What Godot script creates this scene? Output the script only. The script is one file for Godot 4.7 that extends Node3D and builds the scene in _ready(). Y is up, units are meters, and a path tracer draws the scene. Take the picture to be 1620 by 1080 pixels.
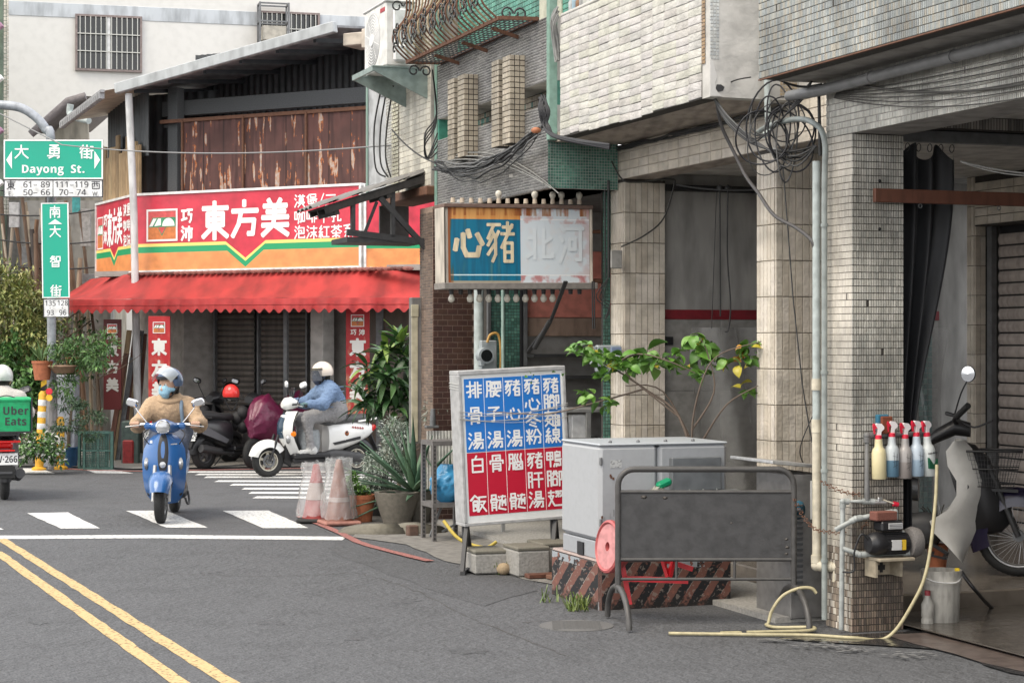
extends Node3D
# ---------------------------------------------------------------- mesh builder
class MB:
	var v := PackedVector3Array()
	var n := PackedVector3Array()
	var c := PackedColorArray()
	var u := PackedVector2Array()
	var i := PackedInt32Array()
	var col := Color.WHITE
	var kids := []
	var xf := Transform3D()
	func vert(p: Vector3, nn: Vector3, uv := Vector2.ZERO) -> int:
		v.append(xf * p); n.append((xf.basis * nn).normalized()); c.append(col); u.append(uv)
		return v.size() - 1
	func tri3(a: int, b: int, d: int):
		i.append(a); i.append(d); i.append(b)
	func tri(a: Vector3, b: Vector3, d: Vector3):
		var nn := (b - a).cross(d - a).normalized()
		tri3(vert(a, nn), vert(b, nn), vert(d, nn))
	func quad(a: Vector3, b: Vector3, d: Vector3, e: Vector3):
		var nn := (b - a).cross(e - a)
		if nn.length_squared() < 1e-16: nn = (d - b).cross(e - b)
		nn = nn.normalized()
		var k := vert(a, nn, Vector2(0, 0)); vert(b, nn, Vector2(1, 0)); vert(d, nn, Vector2(1, 1)); vert(e, nn, Vector2(0, 1))
		tri3(k, k + 1, k + 2); tri3(k, k + 2, k + 3)
	func qo(a: Vector3, b: Vector3, d: Vector3, e: Vector3, out: Vector3):
		if (b - a).cross(e - a).dot(out) < 0.0: quad(a, e, d, b)
		else: quad(a, b, d, e)
	func box(o: Vector3, s: Vector3, bv := 0.0):
		var h := s / 2.0
		bv = minf(bv, minf(h.x, minf(h.y, h.z)) * 0.9)
		for ax in 3:
			for sg in [-1.0, 1.0]:
				var a := (ax + 1) % 3
				var b := (ax + 2) % 3
				var out := Vector3.ZERO; out[ax] = sg
				var q := []
				for w in [[-1, -1], [1, -1], [1, 1], [-1, 1]]:
					var p := Vector3.ZERO
					p[ax] = sg * h[ax]; p[a] = w[0] * (h[a] - bv); p[b] = w[1] * (h[b] - bv)
					q.append(o + p)
				qo(q[0], q[1], q[2], q[3], out)
		if bv > 0.0:
			for ax in 3:
				var a := (ax + 1) % 3
				var b := (ax + 2) % 3
				for sa in [-1.0, 1.0]:
					for sb in [-1.0, 1.0]:
						var out := Vector3.ZERO; out[a] = sa; out[b] = sb
						var q := []
						for w in [[-1, 0], [1, 0], [1, 1], [-1, 1]]:
							var p := Vector3.ZERO
							p[ax] = w[0] * (h[ax] - bv)
							p[a] = sa * (h[a] - (bv if w[1] == 1 else 0.0))
							p[b] = sb * (h[b] - (0.0 if w[1] == 1 else bv))
							q.append(o + p)
						qo(q[0], q[1], q[2], q[3], out)
			for sx in [-1.0, 1.0]:
				for sy in [-1.0, 1.0]:
					for sz in [-1.0, 1.0]:
						var sg := Vector3(sx, sy, sz)
						var pa := o + Vector3(sx * h.x, sy * (h.y - bv), sz * (h.z - bv))
						var pb := o + Vector3(sx * (h.x - bv), sy * h.y, sz * (h.z - bv))
						var pc := o + Vector3(sx * (h.x - bv), sy * (h.y - bv), sz * h.z)
						if (pb - pa).cross(pc - pa).dot(sg) < 0: tri(pa, pc, pb)
						else: tri(pa, pb, pc)
	# box by two corners
	func bb(a: Vector3, b: Vector3, bv := 0.0):
		box((a + b) / 2.0, (b - a).abs(), bv)
	# a bar of rectangular section between two points
	func bar(a: Vector3, b: Vector3, w: float, h: float, up := Vector3.UP, bv := 0.0):
		var z := (b - a).normalized()
		if absf(z.dot(up.normalized())) > 0.98: up = Vector3.RIGHT if absf(z.x) < 0.9 else Vector3.FORWARD
		var x := up.cross(z).normalized()
		var y := z.cross(x)
		var old := xf
		xf = xf * Transform3D(Basis(x, y, z), (a + b) / 2.0)
		box(Vector3.ZERO, Vector3(w, h, a.distance_to(b)), bv)
		xf = old
	func ring_grid(rows: Array, closed := true, cap_a := true, cap_b := true):
		# rows: arrays of points, one ring each; smooth normals; outward if rings turn counter-clockwise seen from the far end
		var R := rows.size()
		var K: int = rows[0].size()
		var base := v.size()
		for r in R:
			for k in K:
				var pa: Vector3 = rows[r][(k + 1) % K] if (closed or k < K - 1) else rows[r][k]
				var pb: Vector3 = rows[r][(k - 1 + K) % K] if (closed or k > 0) else rows[r][k]
				var qa: Vector3 = rows[mini(r + 1, R - 1)][k]
				var qb: Vector3 = rows[maxi(r - 1, 0)][k]
				var tu := pa - pb
				var tv := qa - qb
				if tu.length_squared() < 1e-14:
					var rr := 1 if r == 0 else R - 2
					tu = rows[rr][(k + 1) % K] - rows[rr][(k - 1 + K) % K]
				var nn := tu.cross(tv)
				if nn.length_squared() < 1e-18: nn = Vector3.UP
				vert(rows[r][k], nn.normalized(), Vector2(float(k) / K, float(r) / maxf(1.0, R - 1)))
		for r in R - 1:
			for k in (K if closed else K - 1):
				var k2 := (k + 1) % K
				var a := base + r * K + k
				var b := base + r * K + k2
				var d := base + (r + 1) * K + k2
				var e := base + (r + 1) * K + k
				tri3(a, b, d); tri3(a, d, e)
		if closed:
			for side in 2:
				if (side == 0 and not cap_a) or (side == 1 and not cap_b): continue
				var row: Array = rows[0] if side == 0 else rows[R - 1]
				var m := Vector3.ZERO
				for p in row: m += p
				m /= K
				var nn := Vector3.ZERO
				for k in K: nn += (row[k] - m).cross(row[(k + 1) % K] - m)
				if nn.length_squared() < 1e-16: continue
				nn = nn.normalized() * (-1.0 if side == 0 else 1.0)
				var cen := vert(m, nn, Vector2(.5, .5))
				var first := v.size()
				for k in K: vert(row[k], nn, Vector2(.5, .5))
				for k in K:
					if side == 0: tri3(cen, first + (k + 1) % K, first + k)
					else: tri3(cen, first + k, first + (k + 1) % K)
	func tube(pts: Array, r, sides := 8, caps := true):
		var rows := []
		var L := pts.size()
		var t0: Vector3 = (pts[1] - pts[0]).normalized()
		var ref := Vector3.UP if absf(t0.y) < 0.9 else Vector3.RIGHT
		var x := ref.cross(t0).normalized()
		for k in L:
			var t: Vector3 = (pts[mini(k + 1, L - 1)] - pts[maxi(k - 1, 0)])
			t = t.normalized() if t.length_squared() > 1e-14 else t0
			x = (x - t * x.dot(t))
			x = x.normalized() if x.length_squared() > 1e-10 else Vector3.UP.cross(t).normalized()
			var y := t.cross(x)
			var rad: float = r if not (r is Array) else r[k]
			var row := []
			for s in sides:
				var a := TAU * s / sides
				row.append(pts[k] + (x * cos(a) + y * sin(a)) * rad)
			rows.append(row)
		ring_grid(rows, true, caps, caps)
	func cyl(a: Vector3, b: Vector3, r: float, sides := 12, r2 := -1.0):
		tube([a, b], [r, r if r2 < 0 else r2], sides)
	# profile of (radius, height) about the y axis, from low to high; hard edges kept where the profile turns sharply
	func lathe(prof: Array, seg := 24, hard := 0.7):
		var P := prof.size()
		for p in P - 1:
			var a: Vector2 = prof[p]
			var b: Vector2 = prof[p + 1]
			var d := (b - a)
			if d.length() < 1e-7: continue
			var nn := Vector2(d.y, -d.x).normalized()
			var na := nn
			var nb := nn
			if p > 0:
				var e: Vector2 = a - prof[p - 1]
				var ne := Vector2(e.y, -e.x).normalized()
				if ne.dot(nn) > hard: na = (ne + nn).normalized()
			if p < P - 2:
				var e: Vector2 = prof[p + 2] - b
				var ne := Vector2(e.y, -e.x).normalized()
				if ne.dot(nn) > hard: nb = (ne + nn).normalized()
			var base := v.size()
			for s in seg + 1:
				var t := TAU * s / seg
				var cs := cos(t); var sn := sin(t)
				vert(Vector3(a.x * cs, a.y, a.x * sn), Vector3(na.x * cs, na.y, na.x * sn), Vector2(float(s) / seg, 0))
				vert(Vector3(b.x * cs, b.y, b.x * sn), Vector3(nb.x * cs, nb.y, nb.x * sn), Vector2(float(s) / seg, 1))
			for s in seg:
				var k := base + s * 2
				tri3(k, k + 1, k + 3); tri3(k, k + 3, k + 2)
	func ball(o: Vector3, r: Vector3, seg := 12, rows := 8):
		var prof := []
		for k in rows + 1:
			var a := -PI / 2 + PI * k / rows
			prof.append(Vector2(cos(a), sin(a)))
		var old := xf
		xf = xf * Transform3D(Basis.from_scale(r), o)
		lathe(prof, seg, -1.0)
		xf = old
	func torus(o: Vector3, ax: Vector3, R: float, r: float, seg := 24, sides := 8, flat := 1.0):
		var z := ax.normalized()
		var x := (Vector3.UP if absf(z.y) < 0.9 else Vector3.RIGHT).cross(z).normalized()
		var y := z.cross(x)
		var base := v.size()
		for s in seg + 1:
			var a := TAU * s / seg
			var d := x * cos(a) + y * sin(a)
			for k in sides + 1:
				var b := TAU * k / sides
				vert(o + d * (R + r * cos(b)) + z * r * flat * sin(b), d * cos(b) * flat + z * sin(b))
		for s in seg:
			for k in sides:
				var a := base + s * (sides + 1) + k
				tri3(a, a + sides + 1, a + sides + 2); tri3(a, a + sides + 2, a + 1)
	# polygon in the xy plane pushed along z from z0 to z1
	func prism(poly: PackedVector2Array, z0: float, z1: float):
		var idx := Geometry2D.triangulate_polygon(poly)
		var area := 0.0
		for k in poly.size():
			area += poly[k].cross(poly[(k + 1) % poly.size()])
		for side in 2:
			var z := z1 if side == 0 else z0
			var nn := Vector3(0, 0, 1 if (side == 0) == (z1 > z0) else -1)
			var base := v.size()
			for p in poly: vert(Vector3(p.x, p.y, z), nn, p)
			for t in range(0, idx.size(), 3):
				var a: Vector2 = poly[idx[t]]
				var b: Vector2 = poly[idx[t + 1]]
				var d: Vector2 = poly[idx[t + 2]]
				if ((b - a).cross(d - a) > 0) == (nn.z > 0): tri3(base + idx[t], base + idx[t + 1], base + idx[t + 2])
				else: tri3(base + idx[t], base + idx[t + 2], base + idx[t + 1])
		for k in poly.size():
			var a: Vector2 = poly[k]
			var b: Vector2 = poly[(k + 1) % poly.size()]
			var e := b - a
			var out := Vector3(e.y, -e.x, 0) * (1.0 if area > 0 else -1.0)
			qo(Vector3(a.x, a.y, z0), Vector3(b.x, b.y, z0), Vector3(b.x, b.y, z1), Vector3(a.x, a.y, z1), out)
	# a sheet of points: rows x cols, smooth
	func sheet(rows: Array):
		ring_grid(rows, false, false, false)
	# tiles: w x h field in the xy plane (facing +z) with its lower left corner at 0; every tile a bevelled slab
	func tiles(w: float, h: float, tw: float, th: float, gap: float, depth: float, rng: RandomNumberGenerator, cols: Array, jit := 0.12, stagger := false, bev := 0.25):
		var R := int(round(h / th))
		var K := int(round(w / tw))
		th = h / R; tw = w / K
		for r in R:
			for k in K + (1 if stagger and r % 2 == 1 else 0):
				var x0 := k * tw - (tw / 2 if stagger and r % 2 == 1 else 0.0)
				var x1 := minf(x0 + tw, w) - gap / 2
				x0 = maxf(x0, 0.0) + gap / 2
				if x1 - x0 < gap: continue
				if rng.randf() < .0015: continue
				var b: Color = cols[rng.randi() % cols.size()]
				col = b * (1.0 + rng.randf_range(-jit, jit)); col.a = 1
				slab(x0, r * th + gap / 2, x1, (r + 1) * th - gap / 2, depth * rng.randf_range(0.8, 1.15), bev * minf(tw, th))
		col = Color.WHITE
	func slab(x0: float, y0: float, x1: float, y1: float, z: float, b: float):
		b = minf(b, z)
		var A := [Vector3(x0, y0, 0), Vector3(x1, y0, 0), Vector3(x1, y1, 0), Vector3(x0, y1, 0)]
		var B := [Vector3(x0 + b * .5, y0 + b * .5, z), Vector3(x1 - b * .5, y0 + b * .5, z), Vector3(x1 - b * .5, y1 - b * .5, z), Vector3(x0 + b * .5, y1 - b * .5, z)]
		quad(B[0], B[1], B[2], B[3])
		for k in 4: quad(A[k], A[(k + 1) % 4], B[(k + 1) % 4], B[k])
	# flat stroke with round ends in the xy plane at height z
	func stroke(pts: Array, w: float, z: float):
		var P := pts.size()
		for k in P - 1:
			var a: Vector2 = pts[k]
			var b: Vector2 = pts[k + 1]
			var d := (b - a)
			if d.length() < 1e-6: continue
			d = d.normalized() * w / 2
			var s := Vector2(-d.y, d.x)
			# ends squared off a little way past the points, corners cut
			var q := [a - s * .9 - d * .5, b - s * .9 + d * .5, b + d * .8, b + s * .9 + d * .5, a + s * .9 - d * .5, a - d * .8]
			var base := v.size()
			for p in q: vert(Vector3(p.x, p.y, z), Vector3(0, 0, 1))
			for t in range(1, 5): tri3(base, base + t, base + t + 1)
			z += 0.00012
	func mesh() -> ArrayMesh:
		var m := ArrayMesh.new()
		if v.is_empty(): return m
		var a := []
		a.resize(Mesh.ARRAY_MAX)
		a[Mesh.ARRAY_VERTEX] = v; a[Mesh.ARRAY_NORMAL] = n; a[Mesh.ARRAY_COLOR] = c; a[Mesh.ARRAY_TEX_UV] = u; a[Mesh.ARRAY_INDEX] = i
		m.add_surface_from_arrays(Mesh.PRIMITIVE_TRIANGLES, a)
		return m

# ---------------------------------------------------------------- bodies: smooth union of tapered capsules, meshed as surface nets
# bones: [a, b, ra, rb, colour]
func flesh(mb: MB, bones: Array, cell: float, k: float, bump := 0.0):
	var lo := Vector3.INF
	var hi := -Vector3.INF
	for b in bones:
		var m: float = maxf(b[2], b[3]) + k + cell * 2
		for p in [b[0], b[1]]:
			lo = lo.min(p - Vector3.ONE * m); hi = hi.max(p + Vector3.ONE * m)
	var dim := Vector3i(((hi - lo) / cell).ceil()) + Vector3i.ONE
	var nx := dim.x; var nxy := dim.x * dim.y
	var f := PackedFloat32Array()
	f.resize(nxy * dim.z); f.fill(1.0)
	var who := PackedInt32Array()
	who.resize(nxy * dim.z); who.fill(-1)
	var best := PackedFloat32Array()
	best.resize(nxy * dim.z); best.fill(1e9)
	var bi := 0
	for b in bones:
		var a: Vector3 = b[0]
		var e: Vector3 = b[1] - a
		var ra: float = b[2]; var rb: float = b[3]
		var m := maxf(ra, rb) + k * 1.2 + cell * 2
		var l2 := maxf(e.length_squared(), 1e-9)
		var s := Vector3i(((a.min(b[1]) - Vector3.ONE * m - lo) / cell).floor()).clamp(Vector3i.ZERO, dim - Vector3i.ONE)
		var t := Vector3i(((a.max(b[1]) + Vector3.ONE * m - lo) / cell).ceil()).clamp(Vector3i.ZERO, dim - Vector3i.ONE)
		for z in range(s.z, t.z + 1):
			for y in range(s.y, t.y + 1):
				var p := lo + Vector3(s.x, y, z) * cell - a
				var at := s.x + y * nx + z * nxy
				for x in range(s.x, t.x + 1):
					var h := clampf(p.dot(e) / l2, 0.0, 1.0)
					var d := (p - e * h).length() - (ra + (rb - ra) * h)
					var old := f[at]
					var g := maxf(k - absf(old - d), 0.0) / k
					f[at] = minf(old, d) - g * g * k * 0.25
					if d < best[at]:
						best[at] = d; who[at] = bi
					p.x += cell
					at += 1
		bi += 1
	var noise := FastNoiseLite.new()
	noise.seed = 5; noise.frequency = 9.0
	var cells := {}
	var base := mb.v.size()
	var offs := [0, 1, nx, nx + 1, nxy, nxy + 1, nxy + nx, nxy + nx + 1]
	for z in dim.z - 1:
		for y in dim.y - 1:
			var at := y * nx + z * nxy
			for x in dim.x - 1:
				var neg := 0
				for o in offs:
					if f[at + o] < 0.0: neg += 1
				if neg > 0 and neg < 8:
					var sum := Vector3.ZERO
					var cnt := 0
					for q in 8:
						for ax in [1, 2, 4]:
							if q & ax: continue
							var fa := f[at + offs[q]]
							var fb := f[at + offs[q | ax]]
							if (fa < 0.0) != (fb < 0.0):
								var w := fa / (fa - fb)
								var p := Vector3(q & 1, (q >> 1) & 1, q >> 2)
								if ax == 1: p.x += w
								elif ax == 2: p.y += w
								else: p.z += w
								sum += p; cnt += 1
					var lp := sum / cnt
					var g := Vector3(f[at + 1] - f[at], f[at + nx] - f[at], f[at + nxy] - f[at]) + Vector3(f[at + nxy + nx + 1] - f[at + nxy + nx], f[at + nxy + nx + 1] - f[at + nxy + 1], f[at + nxy + nx + 1] - f[at + nx + 1])
					g = g.normalized()
					var wp := lo + (Vector3(x, y, z) + lp) * cell
					if bump > 0.0: wp += g * bump * (noise.get_noise_3dv(wp * 4.0) + 1.1 * (absf(noise.get_noise_3dv(wp * Vector3(1.5, .9, 1.5))) - .2) - .8 * maxf(0.0, .12 - absf(noise.get_noise_3dv(wp * Vector3(.7, 1.3, .7) + Vector3.ONE))) * 6.0)
					var bid := who[at]
					if bid < 0: bid = who[at + offs[7]]
					mb.col = bones[maxi(bid, 0)][4]
					cells[at] = mb.vert(wp, g)
				at += 1
	for at in cells:
		for ax in 3:
			var st: int = [1, nx, nxy][ax]
			var s1: int = [nx, nxy, 1][ax]
			var s2: int = [nxy, 1, nx][ax]
			var fa := f[at]
			var fb := f[at + st]
			if (fa < 0.0) == (fb < 0.0): continue
			if not (cells.has(at - s1) and cells.has(at - s2) and cells.has(at - s1 - s2)): continue
			var q := [cells[at - s1 - s2], cells[at - s2], cells[at], cells[at - s1]]
			if fa > 0.0: q.reverse()
			mb.tri3(q[0], q[1], q[2]); mb.tri3(q[0], q[2], q[3])
	# smooth normals from the faces
	var nn := PackedVector3Array()
	nn.resize(mb.v.size() - base)
	var first := 0
	for t in range(0, mb.i.size(), 3):
		var a := mb.i[t]; var b := mb.i[t + 1]; var d := mb.i[t + 2]
		if a < base: continue
		var fn := (mb.v[d] - mb.v[a]).cross(mb.v[b] - mb.v[a])
		nn[a - base] += fn; nn[b - base] += fn; nn[d - base] += fn
	for t in nn.size(): mb.n[base + t] = nn[t].normalized()
	mb.col = Color.WHITE

# ---------------------------------------------------------------- scene helpers
var used := {}
func numbered(called: String) -> String:
	if not used.has(called):
		used[called] = 0
		return called
	used[called] += 1
	return "%s_%03d" % [called, used[called]]
func tag(o: Node3D, label: String, category: String, group := "", kind := "") -> Node3D:
	if label: o.set_meta("label", label)
	if category: o.set_meta("category", category)
	if group: o.set_meta("group", group)
	if kind: o.set_meta("kind", kind)
	return o
func thing(called: String, label: String, category: String, at := Transform3D(), group := "") -> Node3D:
	var o := Node3D.new()
	o.name = numbered(called)
	add_child(o)
	o.transform = at
	return tag(o, label, category, group)
func put(mb, called: String, m: Material, parent: Node3D = null, kind := "") -> MeshInstance3D:
	var o := MeshInstance3D.new()
	o.mesh = mb.mesh() if mb is MB else mb
	o.material_override = m
	if parent == null:
		o.name = numbered(called)
		add_child(o)
	else:
		o.name = called
		parent.add_child(o, true)
	if kind: o.set_meta("kind", kind)
	if mb is MB:
		for k in mb.kids: put(k, "character", m, parent)
	return o
func piece(mesh: Mesh, called: String, m: Material, parent: Node3D, at: Transform3D) -> MeshInstance3D:
	var o := put(mesh, called, m, parent)
	o.transform = at
	return o
func T(x: float, y: float, z: float, yaw := 0.0, pitch := 0.0, roll := 0.0) -> Transform3D:
	return Transform3D(Basis.from_euler(Vector3(deg_to_rad(pitch), deg_to_rad(yaw), deg_to_rad(roll))), Vector3(x, y, z))
# the line of the street: x into the buildings on the right, y up, z along the street towards the viewer
const YAW := 19.968
var SL := Transform3D(Basis(Vector3.UP, deg_to_rad(YAW)), Vector3(2.042, 0, -11.39))
func L(x: float, y: float, z: float, yaw := 0.0, pitch := 0.0, roll := 0.0) -> Transform3D:
	return SL * T(x, y, z, yaw, pitch, roll)
# a place on the ground, and a place at a given distance, from where it stands in view
func gp(x: float, y: float) -> Vector3:
	var z := 5250.0 / (y - 540.0)
	return Vector3((x - 810.0) / 3000.0 * z, 0, -z)
func at(x: float, y: float, z: float) -> Vector3:
	return Vector3((x - 810.0) / 3000.0 * z, 1.75 + (540.0 - y) / 3000.0 * z, -z)
func spline(p: Array, steps := 6) -> Array:
	var o := []
	for k in p.size() - 1:
		var a: Vector3 = p[maxi(k - 1, 0)]
		var b: Vector3 = p[k]
		var d: Vector3 = p[k + 1]
		var e: Vector3 = p[mini(k + 2, p.size() - 1)]
		for s in steps: o.append(b.cubic_interpolate(d, a, e, float(s) / steps))
	o.append(p[-1])
	return o
func lin(r: float, g: float, b: float) -> Color:
	return Color(r, g, b)
func sag(a: Vector3, b: Vector3, drop: float, steps := 10) -> Array:
	var o := []
	for k in steps + 1:
		var t := float(k) / steps
		o.append(a.lerp(b, t) - Vector3(0, drop * 4 * t * (1 - t), 0))
	return o

# ---------------------------------------------------------------- materials
var tex := {}
func noise_image(size: int, sd: int, freq: float, oct: int, lo: float, hi: float, sx := 1.0, sy := 1.0, power := 1.0) -> Image:
	var f := FastNoiseLite.new()
	f.seed = sd; f.frequency = freq; f.fractal_octaves = oct; f.noise_type = FastNoiseLite.TYPE_SIMPLEX_SMOOTH
	var im := f.get_seamless_image(size, size)
	im.convert(Image.FORMAT_L8)
	var d := im.get_data()
	var o := PackedByteArray()
	o.resize(size * size)
	for y in size:
		var yy := y if sy == 1.0 else int(size * sy * .5 * (1.0 - absf(2.0 * y / size - 1.0)))
		for x in size:
			var q := float(d[int(x * sx) % size + yy * size]) / 255.0
			o[x + y * size] = int(255.0 * clampf(lo + (hi - lo) * pow(q, power), 0, 1))
	return Image.create_from_data(size, size, false, Image.FORMAT_L8, o)
func make_textures():
	tex.grime = ImageTexture.create_from_image(noise_image(512, 1, 0.014, 6, 0.80, 1.10))
	tex.faint = ImageTexture.create_from_image(noise_image(512, 9, 0.03, 6, 0.96, 1.03))
	tex.rain = ImageTexture.create_from_image(noise_image(512, 15, 0.02, 5, 0.84, 1.08, 1.0, 0.2))
	tex.dirt = ImageTexture.create_from_image(noise_image(512, 12, 0.012, 6, 0.62, 1.18, 1.0, 0.5))
	tex.chip = ImageTexture.create_from_image(noise_image(512, 13, 0.05, 5, 0.15, 2.3))
	tex.grain = ImageTexture.create_from_image(noise_image(512, 2, 0.05, 4, 0.80, 1.1))
	tex.streak = ImageTexture.create_from_image(noise_image(512, 3, 0.02, 5, 0.72, 1.14, 1.0, 0.25))
	tex.stone = ImageTexture.create_from_image(noise_image(512, 4, 0.12, 3, 0.68, 1.12))
	var b := noise_image(512, 6, 0.09, 4, 0, 1)
	b.convert(Image.FORMAT_RGBA8)
	b.bump_map_to_normal_map(3.0)
	tex.rough_n = ImageTexture.create_from_image(b)
	var b2 := noise_image(512, 7, 0.02, 5, 0, 1)
	b2.convert(Image.FORMAT_RGBA8)
	b2.bump_map_to_normal_map(4.0)
	tex.soft_n = ImageTexture.create_from_image(b2)
var mats := {}
# linear colour, roughness, texture key, texture repeats per metre, metallic, normal texture key, strength
func mat(called: String, c: Color, rough := 0.7, t := "", scale := 0.5, metal := 0.0, nt := "", ns := 0.5) -> StandardMaterial3D:
	var m := StandardMaterial3D.new()
	m.resource_name = called
	m.albedo_color = c.linear_to_srgb()
	m.roughness = rough
	m.metallic = metal
	m.vertex_color_use_as_albedo = true
	if t or nt:
		m.uv1_triplanar = true
		m.uv1_world_triplanar = true
		m.uv1_scale = Vector3.ONE * scale
	if t: m.albedo_texture = tex[t]
	if nt:
		m.normal_enabled = true; m.normal_texture = tex[nt]; m.normal_scale = ns
	mats[called] = m
	return m
func glassy(called: String, c: Color, alpha: float, rough := 0.05) -> StandardMaterial3D:
	var m := mat(called, c, rough)
	m.transparency = BaseMaterial3D.TRANSPARENCY_ALPHA
	m.albedo_color.a = alpha
	return m
# ---------------------------------------------------------------- lettering: strokes of each character on a grid of 20 by 20 (a to t), across then down
const STROKES := {
	"大": "bgsg jbjghmbs jgmnss", "勇": "ebpb pbld hcld efqf efem qfqm eiqi emqm kfkm bpqp qpqros jmjpds",
	"街": "fbbg ffbl dids hfnf kbkj gjnj gnnn kkks grnr pdsd oisi qiqsos", "東": "bdsd jajt egpg egem pgpm ejpj empm jmbs jmss",
	"西": "bcsc crcg cgrg rgrr crrr hchkfn mcmlol", "南": "cdrd jajg cgrg cgct rgrsos hhik mhlk gkok fnpn jkjs",
	"智": "fbce dcic bfjf fcfgbk ggjj lcrc lclj rcrj ljrj elpl eles plps eppp esps", "巧": "bdid edeo bpjn kcsc ncmiririqpos",
	"沛": "cbed bgdi bsfl hese nbne ihrh ihip rhrppp nent", "方": "jajc bfsf hffmbs hkqkprmr", "美": "fahd nald cdrd egqg bjsj jdjj bnsn jjinbs jnss",
	"漢": "cbed bgdi bsfl hdsd kbkf pbpf kfpf jhqh jhjk qhqk jkqk nfnm hmsm nmhs nmss inrn", "堡": "fbbf dedm hbqb hbhf qbqf hfqf gisi mfmm migl mirl eoqo jmjs bsss",
	"三": "cdrd dkqk bsss", "咖": "bdfd bdbn fdfn bnfn hgmg mgmrkr jcjiht oeoq oese sesq oqsq", "啡": "bdfd bdbn fdfn bnfn kcks hfkf hjkj gnkn ocos ofsf ojsj onsn",
	"牛": "ebcg dfqf blsl jajt", "乳": "iabc bfcg efeg iehg bihi hifk fkfsds blil mbmrrrrp", "泡": "cbed bgdi bsfl jagf idrdrlpl ihnh nhnl ilnl ihirsrsp",
	"沫": "cbed bgdi bsfl hese ikrk nbnt nkhq nksq", "紅": "fbcf cfgf gfbk bkhk ekes cnbr gnhq jdsd odor irsr", "茶": "bdsd gbgf nbnf jfbk jfsk dmqm jjjs ipdr kppr",
	"系": "rabc idegngdlpl jljs fodr noqr", "心": "cjbo ggghgnirprqn jekh pgsl", "豬": "bcjc fcbi efgigpes fgbl gkbp ifgi ldrd obog kgsg rckm mkrk mkms rkrs moro msrs",
	"北": "cggg gbgs brgo mbmrsrsp rgmj", "河": "cbed bgdi bsfl gcsc ihmh ihim mhmm immm qcqrnr", "排": "bfif fafrdr bmik lbls iflf ijlj inln obos ofsf ojsj onsn",
	"骨": "fbob fbfh oboh jejh jeoe chrh chck rhrk fkok fkft okosms fnon fqoq", "湯": "cbed bgdi bsfl jbpb jbjh pbph jepe jhph hjsj kjgo imrmrsps mmhs pmks",
	"腰": "cbgb cbcnbs gbgs cggg clgl hcsc iese ieij sesj ijsj lclj pcpj hmsm mkjpqs pmis", "子": "dcpc pcjg jgjrgr bjsj", "冬": "habh gdpd pdbm hgsm hmmo fpns",
	"粉": "ebes bjij bcdg icgg ejbo ejho mbji obsi kkrk rkrrpr mkjs", "腳": "bbfb bbbs fbfs bgfg blfl jbhe lbne kdhi kdni hkmk hkhr mkmr hrmr pcsc scslql pcps",
	"麵": "bcjc fafg bgjg eddf gdif fgbm dkikbs dmjr kcsc ocng kgsg kgks sgss ksss nhns qhqs nkqk noqo", "線": "fbcf cfgf gfbk bkhk ekes cnbr gnhq kdrd kdkj rdrj kgrg kjrj nand nkns jnmn mnis rlpn onss",
	"白": "jahe eeqe eees qeqs elql esqs", "飯": "faaf fake fabf egig dhih dhdr ihim dkik dmim drhq hnir kcsc kckjis lhrh rhjs mkss",
	"髓": "cbhb cbcg hbhg efhf bgig bgbj igij cjcs cjhj hjhs cmhm cphp kdle khmh mhlm lmkq kqss ndsd pcni oisi ogog ogon sgsn oksk", "腦": "cbgb cbcnbs gbgs cggg clgl jbifjj mblfmj qbpfqj ikrk ikis rkrs isrs kmpq pmkq",
	"肝": "bbfb bbbs fbfs bgfg blfl icrc hjsj ndns", "鴨": "bcic bcbk icik bgig bkik fcfs ocnb lclm lcrc rcrh lfrf lhrh lksk lmrm rmrrpr kpjs mpms opor", "翅": "bdid ebeh bhhh hhbs chis isss kcnc ncni kele kimg pcsc scsi pepf pisg",
}
# writes one character into the box of the given size whose upper left corner is at (x, y)
func glyph(mb: MB, ch: String, x: float, y: float, w: float, h: float, weight: float, z: float):
	if not STROKES.has(ch): return
	var g := MB.new()
	g.xf = mb.xf
	mb.kids.append(g)
	for s in STROKES[ch].split(" ", false):
		var pts := []
		for k in range(0, s.length() - 1, 2):
			pts.append(Vector2(x + (s.unicode_at(k) - 97 + 0.5) / 20.0 * w, y - (s.unicode_at(k + 1) - 97 + 0.5) / 20.0 * h))
		g.stroke(pts, weight, z)
		z += 0.0003
func word(mb: MB, t: String, x: float, y: float, size: float, dx: float, dy: float, weight: float, z: float, squeeze := 1.0):
	for k in t.length():
		glyph(mb, t[k], x + dx * k, y + dy * k, size * squeeze, size, weight, z)
var faces := {}
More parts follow.
